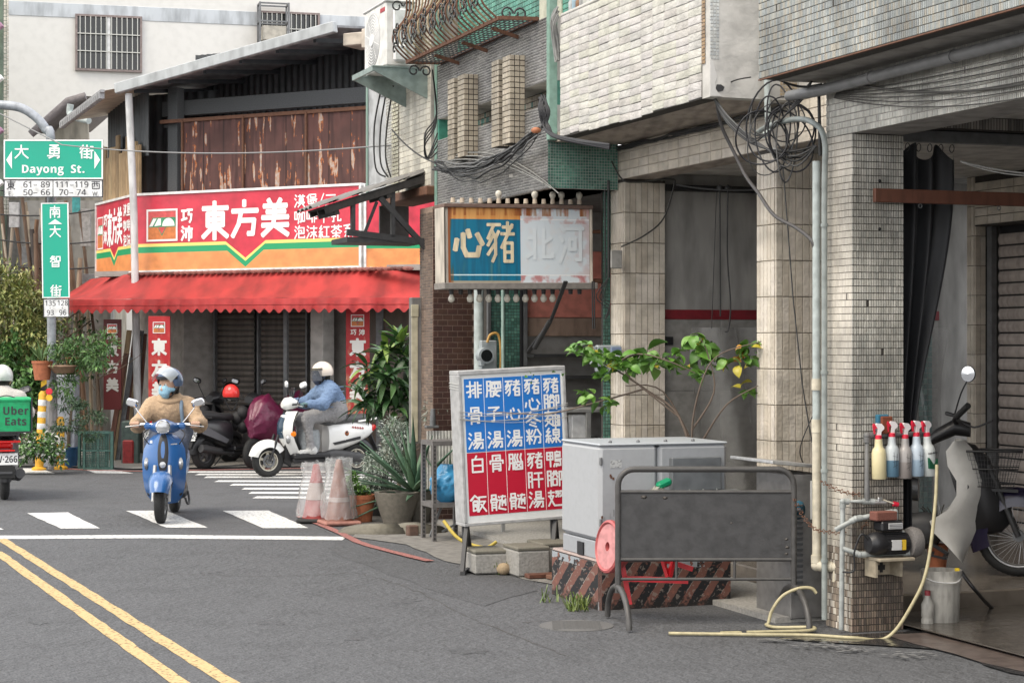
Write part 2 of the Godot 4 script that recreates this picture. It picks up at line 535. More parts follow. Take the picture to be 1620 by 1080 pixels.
# letters and digits of an alphabet face, centred on x, standing on y
func latin(t: String, height: float, m: Material, parent: Node3D, at: Transform3D, bold := false, squeeze := 1.0):
	if not faces.has(bold):
		var f := SystemFont.new()
		f.font_names = PackedStringArray(["Droid Sans"])
		f.font_weight = 700 if bold else 400
		faces[bold] = f
	var tm := TextMesh.new()
	tm.text = t
	tm.font = faces[bold]
	tm.font_size = 64
	tm.pixel_size = height / 46.0
	tm.depth = 0.001
	var o := put(tm, "lettering", m, parent)
	o.transform = at * Transform3D(Basis.from_scale(Vector3(squeeze, 1, 1)), Vector3(0, height * 0.5, 0))
	return o
func V(x: float, y: float, z: float) -> Vector3:
	return Vector3(x, y, z)
var K := {}
var rng := RandomNumberGenerator.new()
func _ready():
	var cam := Camera3D.new()
	cam.name = "camera"
	cam.fov = rad_to_deg(2.0 * atan(540.0 / 3000.0))
	cam.near = 0.05
	cam.far = 400.0
	cam.transform = T(0, 1.75, 0, 0, 0, 0)
	add_child(cam)
	cam.current = true
	var env := Environment.new()
	env.background_mode = Environment.BG_SKY
	var sky := Sky.new()
	var sm := ProceduralSkyMaterial.new()
	sm.sky_top_color = Color(0.86, 0.87, 0.895)
	sm.sky_horizon_color = Color(0.93, 0.925, 0.915)
	sm.sky_curve = 0.2
	sm.ground_bottom_color = Color(0.30, 0.30, 0.30)
	sm.ground_horizon_color = Color(0.55, 0.55, 0.55)
	sm.sky_energy_multiplier = 0.98
	sky.sky_material = sm
	env.sky = sky
	env.tonemap_mode = Environment.TONE_MAPPER_LINEAR
	env.tonemap_exposure = 3.3
	env.sdfgi_enabled = true
	env.ssao_enabled = true
	env.ssil_enabled = true
	var we := WorldEnvironment.new()
	we.name = "world"
	we.environment = env
	add_child(we)
	var sun := DirectionalLight3D.new()
	sun.name = "sun"
	sun.light_energy = 0.36
	sun.light_color = Color(1.0, 0.965, 0.91)
	sun.light_angular_distance = 35.0
	sun.shadow_enabled = true
	sun.basis = Basis.looking_at(Vector3(0.42, -0.85, -0.35), Vector3.UP)
	add_child(sun)
	rng.seed = 11
	make_textures()
	materials()
	ground()
	arcade()
	cream_house()
	green_house()
	side_house()
	corner_shop()
	backdrop()
	street_signs()
	greenery()
	heart_sign()
	menu_sign()
	cabinet_and_barrier()
	column_fittings()
	pots()
	vehicles()
	wires()
func materials():
	K.grout = mat("grout", lin(.05, .044, .038), .9, "grain", 1.0)
	K.tile = mat("mosaic tile", lin(1, 1, 1), .45, "dirt", .5)
	K.stone_tile = mat("rough stone tile", lin(1, 1, 1), .85, "grime", .8, 0, "rough_n", .7)
	K.flute = mat("fluted tile", lin(.65, .59, .51), .75, "grime", .7, 0, "rough_n", .5)
	K.plaster = mat("grey plaster", lin(.52, .505, .475), .9, "grime", .6, 0, "soft_n", .5)
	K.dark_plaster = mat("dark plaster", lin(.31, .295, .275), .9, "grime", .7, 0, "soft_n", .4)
	K.soffit = mat("board-marked concrete", lin(.40, .345, .30), .9, "streak", .7, 0, "soft_n", .4)
	K.white_wall = mat("white painted wall", lin(.64, .63, .605), .9, "faint", .3)
	K.concrete = mat("concrete", lin(.3, .29, .27), .9, "grain", 1.2, 0, "rough_n", .5)
	K.steel = mat("grey steel", lin(.17, .175, .18), .5, "grime", 1.2, .3)
	K.dark_steel = mat("dark steel", lin(.05, .05, .052), .5, "grime", 1.5, .2)
	K.rust = mat("rusty iron", lin(.16, .075, .045), .8, "grime", 2.0, .1, "rough_n", .3)
	K.pvc = mat("grey pipe", lin(.42, .47, .46), .45, "grime", 1.4)
	K.pvc_cream = mat("cream pipe", lin(.58, .53, .42), .45, "grime", 1.4)
	K.black = mat("black plastic", lin(.014, .014, .016), .42)
	K.rubber = mat("rubber", lin(.018, .018, .018), .75, "grain", 3.0)
	K.wire = mat("black cable", lin(.02, .02, .022), .6)
	K.wire_grey = mat("grey cable", lin(.2, .2, .2), .6)
	K.chrome = mat("chrome", lin(.75, .75, .77), .12, "", 1, 1.0)
	K.alu = mat("brushed aluminium", lin(.5, .5, .5), .4, "grime", 3.0, .7)
	K.white = mat("white plastic", lin(.78, .78, .77), .35, "grime", 1.0)
	K.white_paint = mat("white road paint", lin(.58, .58, .57), .85, "chip", .9, 0, "rough_n", .3)
	K.lettering = mat("white lettering", lin(.8, .8, .79), .6)
	K.black_print = mat("black print", lin(.03, .03, .035), .6)
	K.cream_print = mat("cream print", lin(.74, .62, .42), .6, "streak", 1.6)
	K.wood = mat("brown board", lin(.13, .05, .03), .55, "streak", 1.4)
	K.leaf = mat("leaf", lin(1, 1, 1), .45)
	K.leaf.backlight_enabled = true
	K.leaf.backlight = Color(.25, .32, .1)
	K.bark = mat("bark", lin(.13, .095, .065), .9, "grain", 3.0, 0, "rough_n", .6)
	K.terracotta = mat("terracotta", lin(.42, .14, .065), .8, "grime", 2.2)
	K.skin = mat("skin", lin(.52, .33, .24), .5)
	K.body = mat("clothes", lin(1, 1, 1), .9, "grain", 3.0, 0, "rough_n", 1.0)
	K.shutter = mat("shutter steel", lin(.14, .122, .105), .5, "streak", .9, .3)
	K.paint = mat("glossy paint", lin(1, 1, 1), .22)
	K.paint.clearcoat_enabled = true
	K.paint.clearcoat = .6
	K.matte = mat("matte paint", lin(1, 1, 1), .6, "grime", 1.6)
	K.soil = mat("soil", lin(.035, .027, .02), .95, "grain", 3.0)
	K.glass = glassy("clear glass", lin(.8, .85, .85), .12)
	K.dark_glass = mat("dark glass", lin(.012, .014, .015), .08)
func asphalt_texture() -> ImageTexture:
	var a := noise_image(1024, 21, 0.22, 3, 0.45, 1.35)
	var b := noise_image(1024, 22, 0.008, 6, 0.90, 1.08)
	var da := a.get_data(); var db := b.get_data()
	var r := RandomNumberGenerator.new(); r.seed = 3
	var o := PackedByteArray(); o.resize(1024 * 1024)
	for k in o.size():
		var q := da[k] * db[k] / 255.0 * 0.95
		var e := r.randf()
		if e > 0.975: q += 70.0 * r.randf()
		elif e < 0.05: q *= 0.55
		o[k] = int(clampf(q, 0, 255))
	return ImageTexture.create_from_image(Image.create_from_data(1024, 1024, false, Image.FORMAT_L8, o))
# a painted or laid patch given by its outline on the ground, at a height
func patch(called: String, m: Material, pts: Array, y: float, parent: Node3D = null, depth := 0.0) -> MeshInstance3D:
	var poly := PackedVector2Array()
	for p in pts: poly.append(Vector2(p.x, -p.z))
	var mb := MB.new()
	mb.xf = Transform3D(Basis(Vector3.RIGHT, -PI / 2), Vector3.ZERO)
	mb.prism(poly, y - depth if depth > 0 else y - 0.0015, y)
	return put(mb, called, m, parent)
func ragged(pts: Array, amp: float, step: float) -> Array:
	var o := []
	for k in pts.size():
		var a: Vector3 = pts[k]
		var b: Vector3 = pts[(k + 1) % pts.size()]
		var cnt := maxi(1, int(a.distance_to(b) / step))
		for s in cnt:
			var p := a.lerp(b, float(s) / cnt)
			o.append(p + V(rng.randf_range(-amp, amp), 0, rng.randf_range(-amp, amp)))
	return o
func band(pts: Array, w: float) -> Array:
	var l := []
	var r := []
	for k in pts.size():
		var t: Vector3 = (pts[mini(k + 1, pts.size() - 1)] - pts[maxi(k - 1, 0)]).normalized()
		var s := V(-t.z, 0, t.x) * w / 2
		l.append(pts[k] + s); r.append(pts[k] - s)
	r.reverse()
	return l + r
func ground():
	tex.asphalt = asphalt_texture()
	K.asphalt = mat("asphalt", lin(.112, .1145, .122), .88, "asphalt", .27, 0, "rough_n", .7)
	K.asphalt_dark = mat("newer asphalt", lin(.10, .102, .108), .85, "asphalt", .33, 0, "rough_n", .6)
	K.asphalt_stain = mat("stained asphalt", lin(.09, .092, .097), .7, "asphalt", .27, 0, "rough_n", .6)
	K.foam = mat("foam and reflections", lin(.26, .26, .26), .4, "stone", 2.0)
	K.apron = mat("dirty concrete", lin(.19, .18, .165), .9, "grime", 1.0, 0, "rough_n", .6)
	K.wet = mat("wet ground", lin(.03, .03, .031), .1, "grime", .8, 0, "soft_n", .25)
	K.wet_floor = mat("wet arcade floor", lin(.17, .145, .12), .25, "grime", .7, 0, "soft_n", .2)
	K.paving = mat("pinkish paving", lin(.115, .09, .08), .28, "grime", 1.1, 0, "soft_n", .3)
	K.yellow = mat("yellow road paint", lin(.47, .335, .16), .85, "chip", .9, 0, "rough_n", .3)
	K.red_line = mat("faded red line", lin(.29, .115, .10), .85, "chip", 1.1, 0, "rough_n", .3)
	var mb := MB.new()
	mb.quad(V(-90, 0, 20), V(90, 0, 20), V(90, 0, -160), V(-90, 0, -160))
	tag(put(mb, "road", K.asphalt), "grey asphalt roadway of the street crossing", "road", "", "structure")
	# patches of other asphalt
	for q in [[gp(505, 838), gp(700, 905), gp(830, 905), gp(860, 935), gp(760, 960), gp(540, 880)]]:
		tag(patch("asphalt_patch", K.asphalt_dark, ragged(q, .05, .35), .003), "darker asphalt patch along the kerb line", "road", "", "structure")
	tag(patch("concrete_apron", K.apron, ragged([gp(560, 850), gp(640, 862), gp(705, 888), gp(870, 925), gp(930, 905), L(.3, 0, -2.2).origin, L(.3, 0, -9.0).origin, gp(560, 818)], .03, .3), .008), "grey concrete apron in front of the houses", "pavement", "", "structure")
	# wet ground by the column
	tag(patch("wet_ground", K.wet, ragged([gp(1225, 1012), gp(1330, 1008), gp(1440, 1000), gp(1530, 978), gp(1660, 985), gp(1700, 1085), gp(1600, 1066), gp(1500, 1030), gp(1380, 1022)], .04, .25), .010), "dark wet ground around the foot of the tiled column", "ground", "", "structure")
	tag(patch("paving", K.paving, ragged([gp(1400, 1008), gp(1480, 1003), gp(1700, 1040), gp(1760, 1100), gp(1560, 1052)], .02, .3), .014), "pinkish wet paving strip beside the wet ground", "pavement", "", "structure")
	var fm := MB.new()  # pale specks paint in whitish reflections along with the foam
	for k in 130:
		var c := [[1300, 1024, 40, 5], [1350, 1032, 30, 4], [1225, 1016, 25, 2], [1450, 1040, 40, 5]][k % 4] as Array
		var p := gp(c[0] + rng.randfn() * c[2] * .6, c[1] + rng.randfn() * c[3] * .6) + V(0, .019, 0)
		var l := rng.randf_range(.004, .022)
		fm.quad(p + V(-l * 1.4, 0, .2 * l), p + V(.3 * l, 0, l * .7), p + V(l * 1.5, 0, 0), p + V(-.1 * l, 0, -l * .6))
	tag(put(fm, "foam_reflections", K.foam), "specks of soapy foam and painted reflections on the wet asphalt before the tiled column", "foam", "", "stuff")
	# painted markings
	var yl := [[gp(0, 852), gp(366, 1082), .088], [gp(-6, 873), gp(286, 1082), .088]]
	for k in 2:
		var d: Vector3 = (yl[k][1] - yl[k][0]).normalized()
		tag(patch("yellow_line", K.yellow, ragged(band([yl[k][0], yl[k][1] + d * 6.0], yl[k][2]), .006, .2), .004), ["right one of the double yellow centre lines", "left one of the double yellow centre lines"][k], "road marking", "", "structure")
	tag(patch("stop_line", K.white_paint, ragged(band([gp(-60, 850.5), gp(250, 849), gp(545, 852)], .28), .008, .25), .004), "long white stop line before the crossing", "road marking", "", "structure")
	var crossing := [[[42, 812], [106, 811], [158, 836], [96, 836.5]], [[200, 808.5], [262, 808], [328, 835], [262, 835]], [[352, 808.5], [424, 808], [488, 835.5], [416, 836]], [[-110, 815], [-45, 814], [5, 838], [-60, 838.5]]]
	for q in crossing:
		var o := []
		for p in q: o.append(gp(p[0], p[1]))
		tag(patch("crossing_stripe", K.white_paint, ragged(o, .008, .2), .005), "wide white crossing stripe across the near road", "road marking", "crossing stripes near side", "structure")
	var ys := [746.6, 750.6, 754.9, 761.3, 766.9, 773.3, 779.8, 787.0]
	var xs := [297, 311, 325, 342, 366, 385, 395, 402]
	for k in 8:
		var a := gp(xs[k], ys[k])
		tag(patch("side_crossing_stripe", K.white_paint, ragged(band([a, V(-1.15 - .02 * k, 0, a.z + .06)], .27), .006, .25), .005), "narrow white crossing stripe across the side street", "road marking", "crossing stripes of the side street", "structure")
	for q in [[[36, 741], [62, 741], [86, 749], [30, 749]], [[135, 743.5], [180, 743.5], [210, 749], [150, 748.5]]]:
		var o := []
		for p in q: o.append(gp(p[0], p[1]))
		tag(patch("far_crossing_stripe", K.white_paint, o, .005), "white crossing stripe at the far kerb", "road marking", "crossing stripes far side", "structure")
	tag(patch("red_line", K.red_line, ragged(band(spline([gp(474, 818), gp(530, 841), gp(565, 858), gp(600, 869), gp(680, 889)], 5), .08), .006, .15), .012), "faded red no-parking line curving along the near kerb", "road marking", "", "structure")
	tag(patch("far_red_line", K.red_line, ragged(band([gp(88, 741), gp(150, 744), gp(210, 745.5), gp(480, 741)], .14), .008, .2), .006), "faded red line along the far kerb below the shop", "road marking", "", "structure")
	# far pavement under the shop and the plants
	tag(patch("far_pavement", K.concrete, [gp(-60, 738), gp(90, 739), gp(210, 743), gp(480, 739), gp(700, 741), V(3, 0, -38), V(-14, 0, -38)], .02), "grey far pavement under the awning of the corner shop", "pavement", "", "structure")
	# kerb blocks of the raised arcade floor and the floor itself
	var fl := MB.new()
	fl.xf = SL
	fl.bb(V(.42, 0, -4.5), V(3.6, .14, -.48), .01)
	tag(put(fl, "arcade_floor", K.wet_floor), "raised wet brown arcade floor behind the tiled column", "floor", "", "structure")
	var f2 := MB.new()
	f2.xf = SL
	f2.bb(V(-.3, 0, -9), V(4, .04, -4.52))
	f2.bb(V(-.25, 0, -4.5), V(.415, .035, -.5))
	tag(put(f2, "house_floor", K.concrete), "grey concrete floor inside the green tiled house", "floor", "", "structure")
	for q in [[120, 930, 22, 6], [420, 985, 30, 5], [640, 950, 26, 5], [560, 1010, 18, 4], [180, 880, 16, 3], [740, 1030, 34, 5], [330, 905, 20, 3], [60, 985, 14, 4]]:
		var o := []
		for k in 18:
			var a := TAU * k / 18
			var e := rng.randf_range(.5, 1.2)
			o.append(gp(q[0] + cos(a) * q[2] * e, q[1] + sin(a) * q[3] * e))
		tag(patch("oil_stain", K.asphalt_stain, o, .0022), "faint dark oil stain on the asphalt", "stain", "oil stains on the road", "structure")
	# manhole
	var mh := thing("manhole_cover", "round rusty manhole cover set in the asphalt by the striped plinth", "manhole cover", Transform3D(Basis(), gp(912, 990)))
	var m2 := MB.new()
	m2.lathe([Vector2(0.0, .006), Vector2(.19, .006), Vector2(.2, .004), Vector2(.23, .004), Vector2(.23, 0)].map(func(p): return p), 32)
	for k in range(-4, 5):
		m2.box(V(0, .007, k * .038), V(.3, .004, .014))
	put(m2, "cover", mat("worn manhole iron", lin(.115, .113, .11), .8, "grain", 2.0), mh)
	# weeds and litter at the foot of things
	var w := MB.new()
	for q in [[912, 962, 40], [870, 952, 14], [915, 966, 30], [770, 908, 16], [800, 909, 8]]:
		var o := gp(q[0], q[1])
		for k in q[2]:
			var a := rng.randf() * TAU
			var p := o + V(rng.randf_range(-.07, .07), 0, rng.randf_range(-.05, .05))
			var h := rng.randf_range(.03, .11)
			var d := V(cos(a), 0, sin(a))
			var s := V(-d.z, 0, d.x) * .006
			w.col = lin(.16, .2, .05).lerp(lin(.07, .12, .03), rng.randf())
			w.quad(p - s, p + s, p + d * h * .6 + V(0, h, 0) + s * .4, p + d * h * .6 + V(0, h, 0) - s * .4)
	tag(put(w, "weeds", K.leaf), "small green weeds growing at the foot of the striped plinth", "weeds", "", "stuff")
	var c := MB.new()
	for q in [[[830, 985], [905, 982], [1000, 992]], [[560, 905], [640, 930], [760, 985], [900, 1040]], [[200, 905], [420, 912], [560, 905]]]:
		var p := []
		for e in q: p.append(gp(e[0] + rng.randf_range(-4, 4), e[1]))
		var sp := spline(p, 12)
		for k in sp.size(): sp[k] += V(rng.randf_range(-.02, .02), .002, rng.randf_range(-.04, .04))
		for k in sp.size() - 1:
			var wd := rng.randf_range(.001, .004)
			var t: Vector3 = (sp[k + 1] - sp[k]).normalized()
			var s := V(-t.z, 0, t.x) * wd
			c.quad(sp[k] + s, sp[k] - s, sp[k + 1] - s, sp[k + 1] + s)
	tag(put(c, "road_cracks", K.grout), "fine dark cracks in the asphalt", "crack", "", "stuff")
# a face looking along -x (towards the street), its own x running towards the viewer
func FX(x: float, y: float, z: float) -> Transform3D:
	return Transform3D(Basis(V(0, 0, 1), Vector3.UP, V(-1, 0, 0)), V(x, y, z))
func FZ(x: float, y: float, z: float) -> Transform3D:
	return Transform3D(Basis(), V(x, y, z))
func slats(parent: Node3D, called: String, m: Material, base: Transform3D, w: float, h: float, pitch: float, depth: float):
	# roller shutter: every slat a curved strip of its own
	var mb := MB.new()
	var rows := []
	var N := 5
	for k in N + 1:
		var t := float(k) / N
		var y := t * pitch * .86
		var z := depth * sin(t * PI)
		rows.append([V(0, y, z), V(w, y, z)])
	var rr := []
	for r in rows: rr.append([r[0], r[1]])
	mb.sheet(rr)
	var me := mb.mesh()
	mb = MB.new()
	mb.bb(V(0, 0, -.012), V(w, h, -.004))
	put(mb, "shutter_backing", K.black, parent).transform = base
	for k in int(h / pitch): piece(me, called, m, parent, base * T(0, k * pitch, 0))
func arcade():
	var A := thing("arcade_building", "nearest house with white mosaic tiled column, beam and blue-grey tiled balcony", "building", SL)  # unseen near end cut short so more light reaches the tiles
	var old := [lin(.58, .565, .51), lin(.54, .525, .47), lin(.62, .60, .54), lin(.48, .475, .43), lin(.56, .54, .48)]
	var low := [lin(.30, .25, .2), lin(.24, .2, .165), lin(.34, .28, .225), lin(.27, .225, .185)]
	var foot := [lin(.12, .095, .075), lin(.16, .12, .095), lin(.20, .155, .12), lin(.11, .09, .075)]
	var lit := [lin(.60, .56, .49), lin(.56, .52, .46), lin(.63, .59, .52)]  # street face palette, its brighter light put into the tile tone
	var mb := MB.new()
	mb.bb(V(.004, 0, -.306), V(.356, 3.0, -.004))
	var col := put(mb, "column", K.grout, A)
	var f := MB.new()
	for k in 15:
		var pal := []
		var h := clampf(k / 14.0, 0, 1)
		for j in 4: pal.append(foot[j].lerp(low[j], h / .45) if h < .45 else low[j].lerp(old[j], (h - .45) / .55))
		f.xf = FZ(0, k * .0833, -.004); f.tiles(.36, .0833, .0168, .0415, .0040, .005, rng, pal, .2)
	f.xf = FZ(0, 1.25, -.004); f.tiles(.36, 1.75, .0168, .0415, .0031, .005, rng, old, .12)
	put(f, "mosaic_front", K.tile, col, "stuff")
	f = MB.new()
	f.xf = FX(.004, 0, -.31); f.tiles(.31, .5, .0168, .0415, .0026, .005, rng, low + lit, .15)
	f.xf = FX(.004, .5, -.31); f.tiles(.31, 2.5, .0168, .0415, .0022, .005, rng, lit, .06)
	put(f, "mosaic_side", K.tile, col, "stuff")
	mb = MB.new()
	mb.bb(V(.004, 3.003, -.306), V(.356, 3.37, 2.6))
	var beam := put(mb, "beam", K.dark_plaster, A)
	f = MB.new()
	f.xf = FX(.004, 3.0, -.31); f.tiles(3.2, .36, .0168, .0415, .0038, .005, rng, old, .1)
	put(f, "mosaic_beam", K.tile, beam, "stuff")
	mb = MB.new()
	mb.bb(V(-.40, 3.36, -.425), V(-.27, 4.9, 2.6))
	var pan := put(mb, "balcony_front", K.grout, A)
	f = MB.new()
	f.xf = FX(-.40, 3.362, -.428)
	f.tiles(3.2, 1.3, .0185, .0415, .0026, .004, rng, [lin(.33, .345, .33), lin(.29, .315, .31), lin(.37, .37, .335), lin(.27, .29, .29), lin(.36, .335, .28)], .2)
	put(f, "mosaic_balcony", K.tile, pan, "stuff")
	mb = MB.new()
	mb.bb(V(-.405, 3.352, -.43), V(-.385, 3.359, 2.6))
	put(mb, "rusty_edge", K.rust, pan)
	mb = MB.new()
	mb.bb(V(-.268, 3.357, -.425), V(.36, 3.5, 2.6))
	put(mb, "soffit", K.dark_plaster, A)
	# inside: ceiling, end beam, back wall
	mb = MB.new()
	mb.bb(V(.358, 3.14, -.31), V(4.2, 3.5, 2.6))
	mb.bb(V(.63, 3.142, -4.5), V(4.2, 3.5, -.312))
	put(mb, "ceiling", K.plaster, A)
	mb = MB.new()
	mb.bb(V(.36, 3.06, -.30), V(4.2, 3.139, -.05))
	var eb := put(mb, "end_beam", K.grout, A)
	f = MB.new()
	f.xf = FZ(.365, 3.062, -.05); f.tiles(3.4, .076, .021, .076, .004, .004, rng, [lin(.3, .28, .26), lin(.22, .21, .2), lin(.36, .34, .31)], .2)
	put(f, "mosaic_end_beam", K.tile, eb, "stuff")
	mb = MB.new()
	mb.bb(V(.36, 2.985, -.2), V(4.2, 3.055, -.12), .004)
	put(mb, "curtain_rail", K.steel, A)
	mb = MB.new()
	mb.bb(V(4.0, 0, -.4), V(4.2, 3.14, 2.6))
	mb.bb(V(.36, 0, 4.8), V(4.2, 3.14, 2.6))
	put(mb, "back_wall", K.plaster, A)  # unseen wall added to shape the light inside the arcade
	mb = MB.new()
	mb.bb(V(.36, .03, -.47), V(4.2, .037, 2.6))
	put(mb, "arcade_paving", mat("wet dark paving", lin(.085, .075, .065), .18, "grime", .7, 0, "soft_n", .25), A)
	# nail holes in the column
	mb = MB.new()
	for q in [[.192, 2.72], [.192, 2.43]]: mb.ball(V(q[0], q[1], .001), V(.011, .011, .004), 8, 4)
	put(mb, "nail_hole", K.black, col)
func cream_house():
	var B := thing("cream_house", "middle house with fluted cream tile pillars and rough white stone balcony", "building", SL)
	var variants := []
	for k in 4:
		var mb := MB.new()
		var g := .86 + .09 * k
		mb.col = Color(g, g * rng.randf_range(.97, 1.0), g * rng.randf_range(.93, 1.0))
		mb.slab(.0015, .0015, .0515, .2485, .010, .006)
		variants.append(mb.mesh())
	for pz in [-1.947, -4.58]:
		var mb := MB.new()
		mb.bb(V(.374, 0, pz + .008), V(.74, 3.08, pz + .272))
		var pil := put(mb, "pillar", K.grout, B)
		for r in 12:
			for k in 7:
				if r == 0 and k > 4: continue
				piece(variants[rng.randi() % 4], "pillar_tile", K.flute, pil, FZ(.370 + k * .0527, .06 + r * .25, pz + .272))
			for k in 5:
				piece(variants[rng.randi() % 4], "pillar_side_tile", K.flute, pil, FX(.374, .06 + r * .25, pz + .008 + k * .0527))
	# beam over the pillars
	var mb := MB.new()
	mb.bb(V(.374, 3.085, -4.56), V(.62, 3.37, -.33))
	var beam := put(mb, "beam", K.soffit, B)
	var bv := []
	for k in 4:
		var t := MB.new()
		var g := .88 + .08 * k
		t.col = Color(g, g * .99, g * .96)
		t.slab(.002, .002, .186, .0695, .008, .004)
		bv.append(t.mesh())
	for r in 4:
		for k in 22: piece(bv[rng.randi() % 4], "beam_tile", K.flute, beam, FX(.374, 3.085 + r * .0715, -4.56 + k * .188))
	# balcony front of rough white stone tiles, a little uneven
	mb = MB.new()
	mb.bb(V(-.284, 3.372, -4.055), V(-.16, 4.33, -1.472))
	var pan := put(mb, "balcony_front", K.grout, B)
	var pv := []
	for k in 8:
		var t := MB.new()
		var g := rng.randf_range(.48, .60)
		t.col = Color(g, g * rng.randf_range(.95, .99), g * rng.randf_range(.86, .93))
		var W := .197
		var H := .0548
		var rows := []
		for j in 4:
			var row := []
			for q in 6:
				var e := 0.0 if j == 0 or j == 3 or q == 0 or q == 5 else 1.0
				row.append(V(W * [0.0, .012, .33, .66, .988, 1.0][q], H * [0.0, .07, .93, 1.0][j], .002 + e * rng.randf_range(.004, .008)))
			rows.append(row)
		t.sheet(rows)
		pv.append(t.mesh())
	for r in 17:
		for k in 13:
			var x := k * .1987
			var wob := .008 * sin(x * 3.1 + 1.0) + .006 * sin(x * 8.0)
			piece(pv[rng.randi() % 8], "balcony_tile", K.stone_tile, pan, FX(-.284 + rng.randf_range(-.002, .002), 3.372 + r * .0564 + wob * (1.0 - r / 20.0), -4.055 + x) * T(0, 0, 0, 0, 0, rng.randf_range(-.6, .6)))
	mb = MB.new()
	mb.bb(V(-.29, 4.332, -4.06), V(-.15, 4.36, -1.47), .008)
	put(mb, "coping", K.plaster, pan)
	# edge strips of small tiles and the plastered end face
	var f := MB.new()
	f.xf = FX(-.288, 3.60, -1.468); f.tiles(.05, 1.2, .025, .025, .003, .004, rng, [lin(.38, .25, .13), lin(.32, .21, .12)], .2)
	put(f, "tan_edge_tiles", K.tile, pan, "stuff")
	mb = MB.new()
	mb.bb(V(-.283, 3.372, -1.471), V(.372, 5.2, -1.35))
	var endw := put(mb, "end_wall", K.plaster, B)
	f = MB.new()
	f.xf = FZ(-.287, 3.62, -1.350); f.tiles(.07, 1.5, .0235, .0235, .003, .004, rng, [lin(.55, .56, .54), lin(.48, .5, .5)], .1)
	f.xf = FZ(.235, 3.4, -1.350); f.tiles(.13, 1.7, .0235, .0235, .003, .004, rng, [lin(.42, .33, .22), lin(.36, .29, .2), lin(.46, .38, .27)], .15)
	put(f, "edge_mosaic", K.tile, endw, "stuff")
	mb = MB.new()
	mb.prism(poly([-.286, 3.375, -.2, 3.378, -.23, 3.40, -.245, 3.42, -.25, 3.47, -.235, 3.50, -.25, 3.55, -.262, 3.60, -.286, 3.63]), -1.352, -1.344)
	put(mb, "broken_plaster", mat("pale filler", lin(.5, .49, .47), .9), endw)
	mb = MB.new()
	mb.prism(poly([-.245, 3.43, -.225, 3.405, -.19, 3.415, -.18, 3.44, -.205, 3.455, -.235, 3.455]), -1.352, -1.347)
	put(mb, "cable_hole", K.black, endw)
	mb = MB.new()
	mb.bb(V(-.282, 3.373, -4.05), V(.62, 3.45, -1.475))
	put(mb, "soffit", K.soffit, B)
	mb = MB.new()
	mb.bb(V(-.2, 3.374, -4.402), V(.62, 3.45, -4.052))
	put(mb, "soffit", K.soffit, B)
	mb = MB.new()
	mb.bb(V(.376, 3.374, -1.66), V(.8, 5.6, -.44))
	put(mb, "party_wall", K.plaster, B)
	# upper pier between the two houses
	mb = MB.new()
	mb.bb(V(.366, 3.06, -1.70), V(.76, 3.372, -1.655))
	put(mb, "upper_pier", K.plaster, B)
	mb = MB.new()
	mb.bb(V(.375, 4.36, -4.5), V(.6, 6.2, -1.5))
	put(mb, "upper_wall", K.plaster, B)
	# partition with its red stripe
	mb = MB.new()
	mb.bb(V(.741, .14, -4.56), V(4.2, 3.14, -4.36))
	var par := put(mb, "partition", mat("partition plaster", lin(.345, .335, .315), .9, "streak", .5), B)
	mb = MB.new()
	mb.bb(V(.742, 1.935, -4.358), V(3.4, 2.015, -4.35))
	put(mb, "red_stripe", mat("dark red stripe", lin(.2, .012, .02), .5, "grime", 1.0), par)
	mb = MB.new()
	mb.col = lin(.8, .8, .8)
	for k in 5:
		for r in 3:
			mb.bb(V(.745 + k * .53, .15 + r * .595, -4.358), V(.745 + k * .53 + .525, .15 + r * .595 + .59, -4.352), .003)
	put(mb, "stone_cladding", mat("grey stone cladding", lin(.33, .32, .3), .35, "grime", 1.4), par)
	mb = MB.new()
	mb.bb(V(.742, 3.0, -4.358), V(3.44, 3.05, -4.3))
	put(mb, "ceiling_strip", K.black, par)
	mb = MB.new()
	mb.bb(V(.76, 1.72, -4.351), V(.83, 1.79, -4.34))
	put(mb, "switch_box", K.black, par)
	var gt := MB.new()
	gt.xf = FZ(3.19, .15, -4.352); gt.tiles(.14, 2.6, .047, .047, .004, .004, rng, [lin(.10, .22, .21), lin(.08, .18, .18), lin(.13, .26, .24)], .2)
	put(gt, "green_corner_tiles", K.tile, par, "stuff")
	# back wall with pier, header and shutter
	mb = MB.new()
	mb.bb(V(3.335, .14, -3.815), V(3.8, 3.14, -3.708))
	var pier := put(mb, "back_pier", K.grout, B)
	for r in 12:
		for k in 2: piece(variants[rng.randi() % 4], "pier_tile", K.flute, pier, FX(3.335, .14 + r * .25, -3.81 + k * .0527))
		for k in 2: piece(variants[rng.randi() % 4], "pier_tile", K.flute, pier, FZ(3.335 + k * .0527, .14 + r * .25, -3.708))
	mb = MB.new()
	mb.bb(V(3.335, 2.72, -3.70), V(3.8, 3.14, -.45))
	var head := put(mb, "header", K.grout, B)
	for r in 5:
		for k in 12: piece(bv[rng.randi() % 4], "header_tile", K.flute, head, FX(3.335, 2.73 + r * .0715, -3.70 + k * .188))
	mb = MB.new()
	mb.bb(V(3.45, .14, -3.70), V(3.50, 2.72, -3.63))
	put(mb, "shutter_rail", K.steel, B)
	slats(B, "shutter_slat", mat("beige shutter", lin(.46, .40, .36), .5, "streak", 1.0, .1), FX(3.53, .15, -3.63), 3.1, 2.6, .105, .016)
	mb = MB.new()
	mb.bb(V(3.55, .14, -3.7), V(3.8, 2.8, -.45))
	put(mb, "back_wall", K.dark_plaster, B)
	mb = MB.new()
	mb.bb(V(.5, 4.36, -4.0), V(.55, 4.4, -1.5))
	put(mb, "balcony_rail", K.dark_steel, B)
